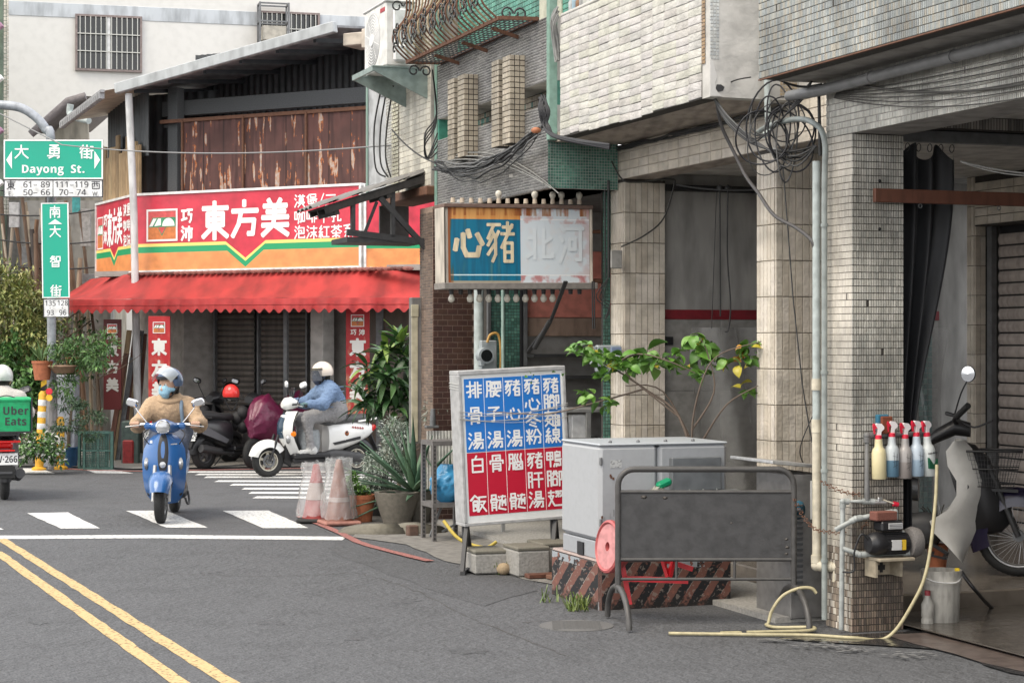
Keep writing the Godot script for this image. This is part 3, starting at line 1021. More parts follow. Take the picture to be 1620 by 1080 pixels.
	# bottles and rags on the balcony corner
	for k in 7:
		var t := thing("balcony_bottle", ["dusty clear bottle at the very corner of the white balcony", "dusty pale blue bottle on the white balcony edge", "small brown jar on the white balcony edge", "grey plastic bottle on the white balcony edge", "clear jar with dark lid on the white balcony edge", "orange lidded bottle on the white balcony edge", "blue capped bottle on the white balcony edge"][k], "bottle", L(-.22, 4.36, -3.98 + k * .075), "bottles on the balcony edge")
		mb = MB.new()
		mb.col = [lin(.4, .42, .42), lin(.25, .35, .42), lin(.2, .1, .05), lin(.3, .3, .3), lin(.45, .45, .42), lin(.5, .5, .48), lin(.35, .42, .5)][k]
		var h: float = [.13, .16, .1, .15, .12, .17, .14][k]
		mb.lathe([Vector2(0, 0), Vector2(.026, 0), Vector2(.028, .01), Vector2(.028, h * .65), Vector2(.012, h * .85), Vector2(.012, h)], 12)
		put(mb, "glass_body", K.matte, t)
		mb = MB.new()
		mb.col = [lin(.3, .3, .3), lin(.1, .2, .4), lin(.1, .05, .02), lin(.1, .1, .1), lin(.02, .02, .02), lin(.6, .2, .03), lin(.05, .15, .5)][k]
		mb.lathe([Vector2(.015, h - .01), Vector2(.015, h + .018), Vector2(0, h + .018)], 10)
		put(mb, "cap", K.matte, t)
	var cl := MB.new()
	for k in 26:
		var a := V(-.30 - rng.randf() * .02, 4.42 - rng.randf() * .1, -4.10 + rng.randf_range(-.02, .06))
		cl.col = lin(.25, .25, .24) * rng.randf_range(.5, 1.3)
		cl.tube(spline([a, a + V(-.02, -.08, -.03), a + V(.02, -.22, -.05 - rng.randf() * .05), a + V(.03, -.34, -.07)], 3), rng.randf_range(.005, .011), 5)
	cl.xf = Transform3D()
	var rag := put(cl, "cable_bundle", K.matte)
	rag.transform = SL
	tag(rag, "thick grey bundle of old cables hanging at the corner of the white balcony", "cables")
func green_house():
	var C := thing("green_house", "narrow green tiled house with grey brick band, cream fins and iron balcony", "building", SL)
	var green := [lin(.10, .24, .19), lin(.08, .2, .16), lin(.13, .28, .22), lin(.09, .22, .18)]
	var brick := [lin(.21, .205, .20), lin(.18, .175, .17), lin(.24, .235, .225), lin(.16, .155, .155)]
	var cream := [lin(.46, .40, .31), lin(.42, .36, .28), lin(.49, .43, .34)]
	var mb := MB.new()
	mb.bb(V(-.258, 3.0, -7.37), V(.36, 3.68, -4.405))
	var low := put(mb, "lower_band", K.plaster, C)
	var f := MB.new()
	f.xf = FX(-.258, 3.0, -7.37); f.tiles(2.97, .68, .098, .0235, .005, .006, rng, brick, .2, true)
	put(f, "small_bricks", K.tile, low, "stuff")
	f = MB.new()
	f.xf = FZ(-.262, 3.0, -4.405); f.tiles(.62, .38, .024, .024, .003, .004, rng, green, .2)
	put(f, "green_mosaic", K.tile, low, "stuff")
	mb = MB.new()
	mb.bb(V(-.258, 3.88, -7.37), V(.36, 4.40, -4.405))
	var up := put(mb, "upper_band", K.plaster, C)
	f = MB.new()
	f.xf = FX(-.258, 3.88, -7.37); f.tiles(2.97, .52, .098, .0235, .005, .006, rng, brick, .2, true)
	put(f, "small_bricks", K.tile, up, "stuff")
	mb = MB.new()
	mb.bb(V(-.02, 3.68, -7.37), V(.2, 3.88, -4.405))
	var rec := put(mb, "recess_wall", K.grout, C)
	f = MB.new()
	f.xf = FX(-.02, 3.682, -7.36); f.tiles(2.94, .196, .046, .049, .005, .004, rng, cream + [lin(.12, .3, .25)], .15)
	put(f, "recess_tiles", K.tile, rec, "stuff")
	for z in [-7.36, -4.44]:
		mb = MB.new()
		mb.bb(V(-.255, 3.681, z), V(-.03, 3.879, z + .03))
		put(mb, "green_reveal", mat("green reveal", lin(.06, .26, .19), .5, "grime", 1.5), C)
	for z in [-6.62, -6.33, -5.40, -5.12]:
		mb = MB.new()
		mb.bb(V(-.395, 3.415, z + .004), V(-.262, 4.155, z + .176))
		var fin := put(mb, "fin", K.grout, C)
		f = MB.new()
		f.xf = FX(-.395, 3.413, z); f.tiles(.18, .745, .045, .0465, .005, .005, rng, cream, .1)
		f.xf = FZ(-.40, 3.413, z + .176); f.tiles(.14, .745, .047, .0465, .006, .005, rng, cream, .1)
		put(f, "fin_tiles", K.tile, fin, "stuff")
	for z in [-7.42, -4.405]:
		mb = MB.new()
		mb.bb(V(-.275, 3.0 if z < -5 else 3.385, z), V(-.2, 6.2, z + .06), .006)
		put(mb, "green_corner", mat("green corner strip", lin(.2, .33, .27), .6, "grime", 1.4), C)
	# ground storey: pier, back partition, dark room
	mb = MB.new()
	mb.bb(V(.10, 0, -7.2), V(.45, 3.0, -6.905))
	var pier := put(mb, "green_pier", K.grout, C)
	f = MB.new()
	f.xf = FZ(.125, 0, -6.905); f.tiles(.29, 3.0, .0295, .0295, .0035, .004, rng, green, .28)
	put(f, "green_mosaic", K.tile, pier, "stuff")
	for q in [[.088, .122, K.steel], [.42, .446, K.black], [.45, .49, K.steel]]:
		mb = MB.new()
		mb.bb(V(q[0], 0, -6.93), V(q[1], 3.0, -6.89), .003)
		put(mb, "post", q[2], C)
	mb = MB.new()
	mb.bb(V(.30, 0, -4.62), V(.368, 3.0, -4.585))
	var strip := put(mb, "green_strip", K.grout, C)
	f = MB.new()
	f.xf = FZ(.30, 0, -4.585); f.tiles(.068, 3.0, .023, .0295, .003, .004, rng, green, .2)
	put(f, "green_mosaic", K.tile, strip, "stuff")
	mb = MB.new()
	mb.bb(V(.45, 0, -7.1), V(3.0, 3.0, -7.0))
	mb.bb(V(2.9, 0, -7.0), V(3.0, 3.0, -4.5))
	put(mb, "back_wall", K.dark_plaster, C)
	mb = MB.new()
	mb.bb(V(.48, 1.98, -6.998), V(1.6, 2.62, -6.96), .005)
	put(mb, "pink_board", mat("pink signboard", lin(.72, .26, .20), .5, "grime", 1.0), C)  # pink raised to put the light on the board into its colour
	mb = MB.new()
	mb.bb(V(.48, 1.80, -6.99), V(1.6, 1.975, -6.95), .005)
	put(mb, "cream_board", mat("dirty cream board", lin(.36, .25, .19), .5, "streak", 1.2), C)
	mb = MB.new()
	for k in 3: mb.bb(V(.48, 1.40 - k * .3, -6.99), V(1.6, 1.42 - k * .3, -6.6))
	mb.bb(V(.48, 1.60, -6.98), V(1.6, 1.63, -6.7))
	put(mb, "dark_shelf", K.dark_steel, C)
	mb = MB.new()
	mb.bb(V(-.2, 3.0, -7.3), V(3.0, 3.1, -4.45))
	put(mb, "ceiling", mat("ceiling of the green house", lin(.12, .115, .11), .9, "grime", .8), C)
	# upper storey behind the iron balcony
	mb = MB.new()
	mb.bb(V(-.05, 4.40, -7.37), V(.2, 6.4, -4.35))
	var uw := put(mb, "upper_wall", K.grout, C)
	f = MB.new()
	f.xf = FX(-.05, 4.405, -7.37); f.tiles(2.98, 1.2, .045, .045, .004, .004, rng, [lin(.12, .36, .28), lin(.1, .32, .25), lin(.15, .4, .31)], .15)
	put(f, "green_tiles", K.tile, uw, "stuff")
	mb = MB.new()
	mb.bb(V(-.075, 4.42, -5.1), V(-.045, 5.6, -4.6), .01)
	put(mb, "shutter_leaf", mat("pale window leaf", lin(.5, .5, .4), .6, "grime", 1.0), C)
	# the iron balcony
	var I := thing("iron_balcony", "rusty wrought iron balcony grille with bellied bars hanging above the grey bricks", "balcony grille", SL)
	var z0 := -7.25
	var z1 := -4.62
	var x0 := -.60
	mb = MB.new()
	for q in [[V(x0, 4.40, z0), V(x0, 4.40, z1)], [V(-.27, 4.41, z0), V(-.27, 4.41, z1)], [V(x0, 4.40, z0), V(-.27, 4.41, z0)], [V(x0, 4.40, z1), V(-.27, 4.41, z1)], [V(x0 - .02, 5.02, z0), V(x0 - .02, 5.02, z1)], [V(x0 - .02, 5.02, z1), V(-.27, 5.02, z1)]]:
		mb.bar(q[0], q[1], .03, .03)
	put(mb, "frame", K.rust, I)
	mb = MB.new()
	for k in 8:
		var x := lerpf(x0, -.27, (k + .5) / 8)
		mb.bar(V(x, 4.40, z0), V(x, 4.40, z1), .007, .007)
	for k in 24:
		var z := lerpf(z0, z1, (k + .5) / 24)
		mb.bar(V(x0, 4.408, z), V(-.27, 4.408, z), .007, .007)
	put(mb, "floor_mesh", K.dark_steel, I)
	var bar := MB.new()
	bar.tube(spline([V(0, 0, 0), V(-.13, .12, 0), V(-.15, .25, 0), V(-.03, .42, 0), V(-.02, .62, 0)], 4), .009, 5)
	var bm := bar.mesh()
	for k in 26: piece(bm, "bar", [K.rust, K.rust, mat("tan iron", lin(.34, .25, .15), .7, "grime", 2.0)][k % 3], I, T(x0, 4.40, lerpf(z0 + .05, z1 - .05, k / 25.0)))
	bar = MB.new()
	for q in 3:
		for s in [-1.0, 1.0]:
			var p := []
			for k in 13:
				var a := k / 12.0 * TAU * .9
				var r := .045 - .022 * k / 12.0
				p.append(V(-.155, .12 + q * .075 + .02 * s + r * sin(a), s * (.05 - r * cos(a))))
			bar.tube(p, .0075, 5)
	var sc := bar.mesh()
	for k in 9: piece(sc, "scroll", K.dark_steel, I, T(x0, 4.40, lerpf(z0 + .15, z1 - .2, k / 8.0)))
	bar = MB.new()
	for s in [-1.0, 1.0]:
		var p := []
		for k in 15:
			var a := k / 14.0 * TAU * 1.1
			var r := .055 - .03 * k / 14.0
			p.append(V(s * (.06 - r * cos(a)), -.06 + r * sin(a), 0))
		bar.tube(p, .009, 5)
	var foot := bar.mesh()
	piece(foot, "foot_scroll", K.dark_steel, I, T(x0 + .12, 4.38, z0 + .02))
	piece(foot, "foot_scroll", K.dark_steel, I, T(x0 + .12, 4.50, z1))
	piece(foot, "foot_scroll", K.dark_steel, I, T(x0 - .05, 4.98, z0 + .03))
	for z in [-6.7, -5.9, -5.1]:
		mb = MB.new()
		mb.bar(V(-.26, 4.33, z), V(-.5, 4.395, z), .02, .03)
		put(mb, "bracket", K.rust, I)
func side_house():
	var D := thing("brick_pillar_house", "house with dark brown brick pillar and cream tiled upper wall", "building", SL)
	var mb := MB.new()
	mb.bb(V(-.30, 0, -7.80), V(.14, 3.05, -7.39))
	var pil := put(mb, "brick_pillar", mat("mortar", lin(.33, .24, .19), .9, "grain", 1.0), D)
	var v := []
	for k in 4:
		var b := MB.new()
		var g := rng.randf_range(.75, 1.2)
		b.col = Color(g, g * rng.randf_range(.92, 1.05), g)
		b.slab(.0025, .0025, .0975, .0505, .006, .004)
		v.append(b.mesh())
	var bm := mat("dark brown brick", lin(.075, .034, .024), .5, "grime", 1.5)
	for r in 56:
		var off := .05 if r % 2 else 0.0
		for k in 4:
			var x := -.298 + k * .1 + off
			if x + .1 > .16: continue
			piece(v[rng.randi() % 4], "brick", bm, pil, FZ(x, .03 + r * .0535, -7.39))
		if off > 0:
			var h := MB.new()
			h.slab(.0025, .0025, .0475, .0505, .006, .004)
			piece(h.mesh(), "brick", bm, pil, FZ(-.298, .03 + r * .0535, -7.39))
	var f := MB.new()
	f.xf = FX(-.30, .0, -7.80); f.tiles(.41, 3.0, .068, .027, .005, .005, rng, [lin(.2, .15, .12), lin(.16, .12, .1), lin(.24, .18, .14)], .15)
	put(f, "thin_side_tiles", K.tile, pil, "stuff")
	mb = MB.new()
	mb.bb(V(.142, 0, -7.75), V(3.0, 3.05, -7.5))
	put(mb, "side_wall", K.dark_plaster, D)
	# cream tiled upper wall
	mb = MB.new()
	mb.bb(V(-.30, 3.25, -9.0), V(.1, 6.4, -7.44))
	var up := put(mb, "upper_wall", mat("pale grout", lin(.4, .37, .33), .9, "grime", .8), D)
	f = MB.new()
	f.xf = FX(-.30, 3.26, -8.50); f.tiles(1.05, 3.0, .115, .058, .004, .005, rng, [lin(.66, .62, .52), lin(.62, .585, .50), lin(.69, .65, .55)], .05)
	f.xf = FX(-.31, 3.26, -8.75); f.tiles(.24, 3.0, .08, .04, .008, .006, rng, [lin(.58, .55, .42), lin(.54, .51, .4), lin(.62, .6, .47)], .1, true)
	f.xf = FX(-.30, 3.26, -9.0); f.tiles(.24, 3.0, .03, .03, .006, .005, rng, [lin(.6, .6, .56), lin(.5, .5, .48)], .1)
	put(f, "cream_tiles", K.tile, up, "stuff")
	mb = MB.new()
	mb.bb(V(-.36, 3.16, -9.0), V(0, 3.25, -7.42), .01)
	put(mb, "ledge", K.rust, D)
	mb = MB.new()
	mb.bb(V(.4, 0, -9.3), V(3, 3.2, -7.9))
	put(mb, "inner_wall", K.dark_plaster, D)
	# tall pale metal box on the wall
	var d := thing("wall_duct", "tall pale sheet metal duct box with a small louvre, below the air conditioner", "duct box", Transform3D(Basis(Vector3.UP, deg_to_rad(8)), at(606, 288, 20.6)))
	mb = MB.new()
	mb.box(V(0, .62, 0), V(.35, 1.5, .18), .012)
	put(mb, "casing", mat("pale sheet metal", lin(.56, .57, .57), .5, "streak", 1.0), d)
	mb = MB.new()
	for k in 5: mb.box(V(-.01, .92 + k * .034, .093), V(.09, .010, .012))
	put(mb, "louvre", K.steel, d)
	mb = MB.new()
	mb.box(V(-.178, .62, .02), V(.012, 1.5, .17))
	put(mb, "green_edge", mat("green edge", lin(.2, .3, .25), .6), d)
	# air conditioner
	var ac := thing("air_conditioner", "white outdoor air conditioner unit on a bracket under the iron balcony", "air conditioner", L(-.73, 4.40, -7.91))
	mb = MB.new()
	mb.box(V(.15, .31, 0), V(.30, .62, .76), .015)
	put(mb, "casing", mat("ac white", lin(.72, .71, .68), .4, "grime", .8), ac)
	mb = MB.new()
	for k in 9: mb.torus(V(-.003, .31, -.08), Vector3.RIGHT, .03 + k * .028, .005, 28, 5)
	for k in 10: mb.bar(V(-.004, .31, -.08), V(-.004, .31 + .26 * cos(k * TAU / 10), -.08 + .26 * sin(k * TAU / 10)), .006, .006)
	put(mb, "fan_grille", K.white, ac)
	mb = MB.new()
	mb.lathe([Vector2(0, .006), Vector2(.265, .004), Vector2(.27, 0)], 32)
	var fp := put(mb, "fan_opening", mat("fan grey", lin(.36, .36, .355), .6), ac)
	fp.transform = Transform3D(Basis(V(0, 1, 0), V(-1, 0, 0), V(0, 0, 1)), V(-.0005, .31, -.08))
	mb = MB.new()
	mb.lathe([Vector2(0, .012), Vector2(.06, .01), Vector2(.065, 0)], 20)
	put(mb, "fan_hub", K.white, ac).transform = Transform3D(Basis(V(0, 1, 0), V(-1, 0, 0), V(0, 0, 1)), V(-.005, .31, -.08))
	mb = MB.new()
	mb.box(V(.13, .33, .415), V(.13, .44, .03), .012)
	mb.box(V(.13, .12, .43), V(.13, .16, .05), .015)
	put(mb, "valve_cover", K.white, ac)
	mb = MB.new()
	mb.col = lin(.4, .03, .04)
	mb.box(V(-.002, .55, .28), V(.004, .04, .16))
	put(mb, "badge", K.matte, ac)
	mb = MB.new()
	mb.col = lin(.68, .67, .65)
	mb.box(V(.15, .625, 0), V(.32, .02, .82), .008)
	put(mb, "top_lid", K.matte, ac)
	var br := thing("unit_bracket", "grey-green steel bracket carrying the outdoor air conditioner unit", "bracket", L(-.73, 4.40, -7.91))
	var bk := mat("grey-green steel", lin(.25, .31, .29), .5, "grime", 1.2, .2)
	for z in [-.36, .36]:
		mb = MB.new()
		mb.xf = T(0, 0, z)
		mb.prism(PackedVector2Array([Vector2(-.12, -.012), Vector2(-.12, -.05), Vector2(.56, -.36), Vector2(.56, -.012)]), -.012, .012)
		put(mb, "gusset", bk, br)
	mb = MB.new()
	mb.box(V(.1, -.008, .36), V(.46, .012, .05)); mb.box(V(.1, -.008, -.36), V(.46, .012, .05))
	mb.box(V(-.12, -.03, 0), V(.02, .05, .74))
	put(mb, "rail", bk, br)
	# little tiled canopy over the pavement
	var cn := thing("tiled_canopy", "dark lean-to canopy with old roof tiles and timber frame beside the shop sign", "canopy", SL)
	var tile := MB.new()
	tile.col = lin(.16, .15, .14)
	var rows := []
	for k in 2:
		var row := []
		for q in 9: row.append(V(k * .27 * -1.0, .03 * sin(q / 8.0 * PI) + k * -.018, q / 8.0 * .17))
		rows.append(row)
	tile.sheet(rows)
	var tm := tile.mesh()
	var ang := atan2(.36, 1.08)
	for r in 5:
		for k in 4: piece(tm, "roof_tile", K.matte, cn, T(-.22, 3.42, -8.28 + k * .165) * Transform3D(Basis(Vector3.BACK, ang), Vector3.ZERO) * T(-r * .25, .01 + rng.randf() * .006, 0, 0, 0, rng.randf_range(-1, 1)))
	mb = MB.new()
	mb.xf = T(-.22, 3.41, -7.95) * Transform3D(Basis(Vector3.BACK, ang), Vector3.ZERO)
	mb.box(V(-.58, -.02, 0), V(1.16, .02, .64))
	for z in [-.3, 0.0, .3]: mb.box(V(-.58, -.055, z), V(1.14, .05, .05))
	mb.box(V(-1.05, -.09, 0), V(.05, .06, .64)); mb.box(V(-.5, -.09, 0), V(.05, .06, .64))
	put(mb, "timber_frame", mat("dark old timber", lin(.035, .032, .03), .85, "streak", 1.5), cn)
	mb = MB.new()
	mb.bar(V(-.28, 2.66, -7.66), V(-.75, 3.14, -7.66), .05, .05)
	mb.bar(V(-1.08, 2.80, -7.66), V(-.3, 2.72, -7.66), .04, .06)
	mb.bar(V(-1.02, 2.80, -7.66), V(-1.02, 3.10, -7.66), .05, .04)
	mb.bar(V(-.62, 2.76, -7.66), V(-.62, 3.2, -7.66), .04, .04)
	mb.bar(V(-.9, 2.8, -7.66), V(-.78, 3.1, -7.66), .015, .03)
	mb.box(V(-.68, 2.73, -7.95), V(.80, .05, .6))
	put(mb, "strut", K.dark_steel, cn)
	mb = MB.new()
	mb.col = lin(.1, .09, .08)
	mb.bb(V(-.6, 2.76, -8.22), V(-.3, 3.1, -8.18))
	put(mb, "back_board", K.matte, cn)
var SH := Transform3D(Basis(Vector3.UP, deg_to_rad(-28.43)), V(-5.55, 0, -27.9))
var SLF := Transform3D(Basis(Vector3.UP, deg_to_rad(-63.2)), V(-6.56, 0, -29.9))
func poly(a: Array) -> PackedVector2Array:
	var o := PackedVector2Array()
	for k in range(0, a.size(), 2): o.append(Vector2(a[k], a[k + 1]))
	return o
func shop_logo(parent: Node3D, base: Transform3D, w: float, h: float):
	var mb := MB.new()
	mb.col = lin(.62, .10, .10); mb.prism(poly([0, 0, w, 0, w, h, 0, h]), 0, .004)
	put(mb, "logo_ground", K.matte, parent).transform = base
	mb = MB.new()
	var e := w * .05
	mb.bb(V(0, 0, .004), V(w, e, .008)); mb.bb(V(0, h - e, .004), V(w, h, .008)); mb.bb(V(0, e, .004), V(e, h - e, .008)); mb.bb(V(w - e, e, .004), V(w, h - e, .008))
	put(mb, "logo_border", K.lettering, parent).transform = base
	mb = MB.new()
	mb.col = lin(.62, .2, .06); mb.prism(poly([e, e, w - e, e, w - e, h * .46, e, h * .46]), .004, .006)
	mb.col = lin(.05, .28, .14); mb.prism(poly([w * .06, h * .44, w * .2, h * .74, w * .94, h * .74, w * .94, h * .44, w * .64, h * .44, w * .5, h * .16, w * .36, h * .44]), .006, .0075)
	mb.col = lin(.6, .08, .08); mb.prism(poly([w * .38, h * .44, w * .62, h * .44, w * .5, h * .22]), .0075, .009)
	put(mb, "logo_colours", K.matte, parent).transform = base
	mb = MB.new()
	mb.prism(poly([w * .09, h * .47, w * .22, h * .71, w * .33, h * .71, w * .2, h * .47]), .0075, .009)
	mb.prism(poly([w * .25, h * .47, w * .38, h * .71, w * .47, h * .71, w * .47, h * .5]), .0075, .009)
	var arc := []
	for k in 11:
		var t := PI * k / 10
		arc.append(w * (.71 + .2 * cos(t))); arc.append(h * (.47 + .25 * sin(t)))
	mb.prism(poly(arc), .0075, .009)
	put(mb, "logo_shapes", K.lettering, parent).transform = base
func shop_board(parent: Node3D, base: Transform3D, w: float, vx: float, vw: float, has_v: bool):
	var h := 1.10
	var mb := MB.new()
	mb.bb(V(0, 0, -.12), V(w, h, 0), .004)
	put(mb, "red_board", K.sign_red, parent).transform = base
	var hs := [[.255, K.sign_orange, .003], [.345, K.sign_green, .002], [.39, K.sign_yellow, .001]]
	for q in hs:
		mb = MB.new()
		var y: float = q[0]
		var d: float = .24 * vw / .32
		if has_v:
			var o: float = {.255: 0.0, .345: .02, .39: .03}[y]
			mb.prism(poly([0, 0, w, 0, w, y, vx + vw + o, y, vx, maxf(.02, y - d), vx - vw - o, y, 0, y]), .0, q[2])
		else: mb.prism(poly([0, 0, w, 0, w, y, 0, y]), .0, q[2])
		put(mb, ["orange_field", "green_stripe", "yellow_stripe"][hs.find(q)], q[1], parent).transform = base
	mb = MB.new()
	mb.bb(V(-.01, h, -.13), V(w + .01, h + .035, .02)); mb.bb(V(-.01, -.035, -.13), V(w + .01, 0, .02))
	mb.bb(V(-.035, -.035, -.13), V(-.0, h + .035, .02)); mb.bb(V(w, -.035, -.13), V(w + .035, h + .035, .02))
	put(mb, "frame", K.white, parent).transform = base
func corner_shop():
	K.sign_red = mat("sign red", lin(.58, .035, .065), .4, "grime", .5)
	K.sign_orange = mat("sign orange", lin(.78, .30, .10), .4, "grime", .5)
	K.sign_green = mat("sign green", lin(.012, .30, .12), .4)
	K.sign_yellow = mat("sign yellow", lin(.85, .66, .18), .4)
	K.corrugated = mat("dark corrugated sheet", lin(.075, .08, .085), .6, "streak", .8, .2)
	K.planks = mat("weathered plank", lin(.40, .29, .17), .85, "streak", 1.2)
	var E := thing("corner_shop", "corner shop house with rusty sheet metal upper floor and dark shutters under a red awning", "building")
	var mb := MB.new()
	# ground floor mass
	mb.xf = SH
	mb.bb(V(-.3, 0, -2.2), V(5.6, 2.78, -1.3))
	mb.bb(V(-.9, 2.72, -2.2), V(5.4, 2.80, -.15))
	mb.xf = SLF
	mb.bb(V(-.3, 0, -1.6), V(2.2, 2.76, -.75))
	put(mb, "dark_wall", K.dark_plaster, E)
	mb = MB.new()
	mb.xf = SH
	mb.bb(V(-.12, 0, -1.25), V(.72, 2.7, -1.1))
	put(mb, "dark_window", K.dark_glass, E)
	mb = MB.new()
	mb.xf = SH
	for k in 18: mb.bar(V(-.08 + k * .046, .4, -1.06), V(-.08 + k * .046, 2.6, -1.06), .006, .006)
	for k in 44: mb.bar(V(-.1, .4 + k * .05, -1.055), V(.72, .4 + k * .05, -1.055), .005, .005)
	put(mb, "window_mesh", K.dark_steel, E)
	for q in [[.75, .77, -8.0], [1.55, .84, 6.0], [2.42, .14, 6.0]]:
		var gate := MB.new()
		gate.xf = SH
		gate.bb(V(q[0] - .03, 0, -1.02), V(q[0], 2.6, -.92), .004)
		put(gate, "shutter_post", K.steel, E)
		slats(E, "shutter_slat", K.shutter, SH * T(q[0], 0.05, -1.0, q[2]), q[1], 2.5, .085, .018)
	mb = MB.new()
	mb.xf = SH
	mb.bb(V(2.56, 0, -1.1), V(2.78, 2.7, -.8), .01)
	put(mb, "grey_pillar", K.plaster, E)
	mb = MB.new()
	mb.xf = SH
	mb.bb(V(3.4, 0, -1.1), V(5.3, 2.7, -.95))
	put(mb, "brown_wall", mat("brown painted wall", lin(.10, .075, .055), .5, "streak", .6), E)
	mb = MB.new()
	mb.xf = SH
	mb.bb(V(3.62, .1, -.94), V(3.72, 2.6, -.90)); mb.bb(V(2.3, 0, -.55), V(2.36, 2.6, -.5))
	mb.bar(V(2.33, 2.25, -.52), V(2.12, 2.5, -.52), .03, .03)
	put(mb, "post", K.steel, E)
	# sheet metal upper storey
	for k in 9:
		var s := MB.new()
		var rows := []
		for r in 2:
			var row := []
			for q in 21: row.append(V(q / 20.0 * .365, r * 1.06, .008 * cos(q / 20.0 * TAU * 2.0)))
			rows.append(row)
		s.sheet(rows)
		for q in s.u.size(): s.u[q] = Vector2((s.v[q].x + k * .365) / 3.4, 1.0 - s.v[q].y / 1.06)
		put(s, "rusty_sheet", rust_material(), E).transform = SH * T(.62 + k * .367, 3.93, -.35 - .004 * (k % 2))
	mb = MB.new()
	mb.xf = SH
	for k in 4: mb.bar(V(.62 + k * 1.1, 3.9, -.32), V(.62 + k * 1.1, 5.0, -.32), .03, .03)
	mb.bar(V(.2, 5.0, -.34), V(3.98, 5.0, -.34), .05, .05)
	mb.bar(V(3.95, 3.9, -.34), V(3.95, 5.6, -.34), .09, .05)
	put(mb, "sheet_frame", K.rust, E)
	var cg := MB.new()
	cg.xf = SH
	var rows := []
	for r in 2:
		var row := []
		for q in 241: row.append(V(-.2 + q / 240.0 * 4.6, 3.9 + r * 2.3, -1.7 + .018 * cos(q / 240.0 * TAU * 40)))
		rows.append(row)
	cg.sheet(rows)
	rows = []
	for r in 2:
		var row := []
		for q in 61: row.append(V(-.80 + q / 60.0 * 1.58, 3.9 + r * 1.62, -1.0 + .018 * cos(q / 60.0 * TAU * 8)))
		rows.append(row)
	cg.sheet(rows)
	put(cg, "corrugated_wall", K.corrugated, E)
	mb = MB.new()
	mb.xf = SH
	mb.bb(V(.24, 3.9, -.62), V(.42, 5.52, -.45), .006)
	mb.bb(V(.0, 5.12, -.75), V(4.0, 5.34, -.62))
	put(mb, "grey_post", mat("speckled grey post", lin(.12, .125, .13), .8, "stone", 1.2), E)
	mb = MB.new()
	mb.xf = SH
	mb.bb(V(.46, 3.9, -.9), V(.56, 5.0, -.86)); mb.bb(V(.0, 4.96, -.7), V(.62, 5.0, -.66))
	put(mb, "thin_post", K.steel, E)
	# roof: a sloping sheet with gutter and rafters
	mb = MB.new()
	mb.xf = SH
	var FL := V(.02, 5.42, .35); var FR := V(3.8, 6.02, .35); var BL := V(-.18, 5.75, -2.4); var BR := V(3.8, 6.35, -2.4)
	var th := V(0, .03, 0)
	mb.quad(FL + th, FR + th, BR + th, BL + th); mb.quad(BL, BR, FR, FL)
	mb.quad(FL, FR, FR + th, FL + th); mb.quad(BL, FL, FL + th, BL + th); mb.quad(FR, BR, BR + th, FR + th)
	put(mb, "roof_sheet", mat("roof underside", lin(.24, .245, .26), .7, "streak", .5), E)
	mb = MB.new()
	mb.xf = SH
	mb.bar(FL + V(-.04, .0, .05), FR + V(.0, .0, .05), .10, .15, Vector3.UP, .01)
	put(mb, "gutter", mat("pale gutter", lin(.40, .42, .43), .5, "streak", .6), E)
	mb = MB.new()
	mb.xf = SH
	for k in 6:
		var t := (k + .3) / 6.0
		mb.bar(FL.lerp(FR, t) - V(0, .06, .1), BL.lerp(BR, t) - V(0, .06, 0), .05, .06)
	put(mb, "rafter", mat("dark rafter", lin(.05, .055, .062), .7, "grime", .8), E)
	mb = MB.new()
	mb.xf = SH
	var A := V(3.82, 6.0, .2); var B := V(5.6, 6.15, .2)
	mb.bb(V(3.82, 5.78, -.2), V(4.6, 5.95, .25), .01)
	mb.bb(V(4.15, 5.72, .2), V(5.4, 5.98, .3), .01)
	put(mb, "roof_edge", mat("beige roof edge", lin(.5, .44, .37), .6, "grime", .8), E)
	# left face: plank wall, lower roof
	for k in 11:
		var p := MB.new()
		p.xf = SLF
		var hh := rng.randf_range(-.15, .2)
		p.col = lin(1, .95, .9) * rng.randf_range(.65, 1.1)
		p.bb(V(.05 + k * .19, 3.85, -.12 - rng.randf() * .02), V(.05 + k * .19 + .175, 4.75 + hh, -.09), .004)
		put(p, "plank", K.planks, E)
	cg = MB.new()
	cg.xf = SLF
	rows = []
	for r in 2:
		var row := []
		for q in 97: row.append(V(q / 96.0 * 2.3, 4.5 + r * .95, -.2 + .016 * cos(q / 96.0 * TAU * 16)))
		rows.append(row)
	cg.sheet(rows)
	put(cg, "corrugated_side", K.corrugated, E)
	mb = MB.new()
	mb.xf = SLF
	var q0 := V(-.2, 5.2, .5); var q1 := V(2.3, 5.40, .5)
	mb.quad(q0, q1, q1 + V(0, .35, -1.5), q0 + V(0, .3, -1.5))
	put(mb, "side_roof", mat("pale roof sheet", lin(.62, .58, .48), .6, "grime", .6), E)
	mb = MB.new()
	mb.xf = SLF
	for k in 22: mb.bb(V(-.2 + k * .114, 5.1 + k * .009, .46), V(-.2 + k * .114 + .07, 5.2 + k * .009, .54), .005)
	mb.bar(q0, q1, .06, .04)
	put(mb, "side_gutter", mat("gutter grey", lin(.3, .3, .31), .5, "grime", 1.0), E)
	# wall above awning beyond the sign
	mb = MB.new()
	mb.bb(V(-1.9, 2.6, -28.5), V(.6, 6.5, -27.4))
	put(mb, "right_wall", K.dark_plaster, E)
	# the main sign
	var S := thing("shop_sign", "long red, green and orange shop sign with big white characters above the red awning", "shop sign")
	var base := SH * T(0, 2.79, 0)
	shop_board(S, base, 3.93, 2.0, .32, true)
	shop_logo(S, base * T(.22, .42, .002), .57, .47)
	mb = MB.new()
	mb.xf = base
	word(mb, "巧沛", .85, .89, .22, 0, -.255, .04, .004)
	word(mb, "東方美", 1.22, .965, .54, .525, 0, .082, .004, .92)
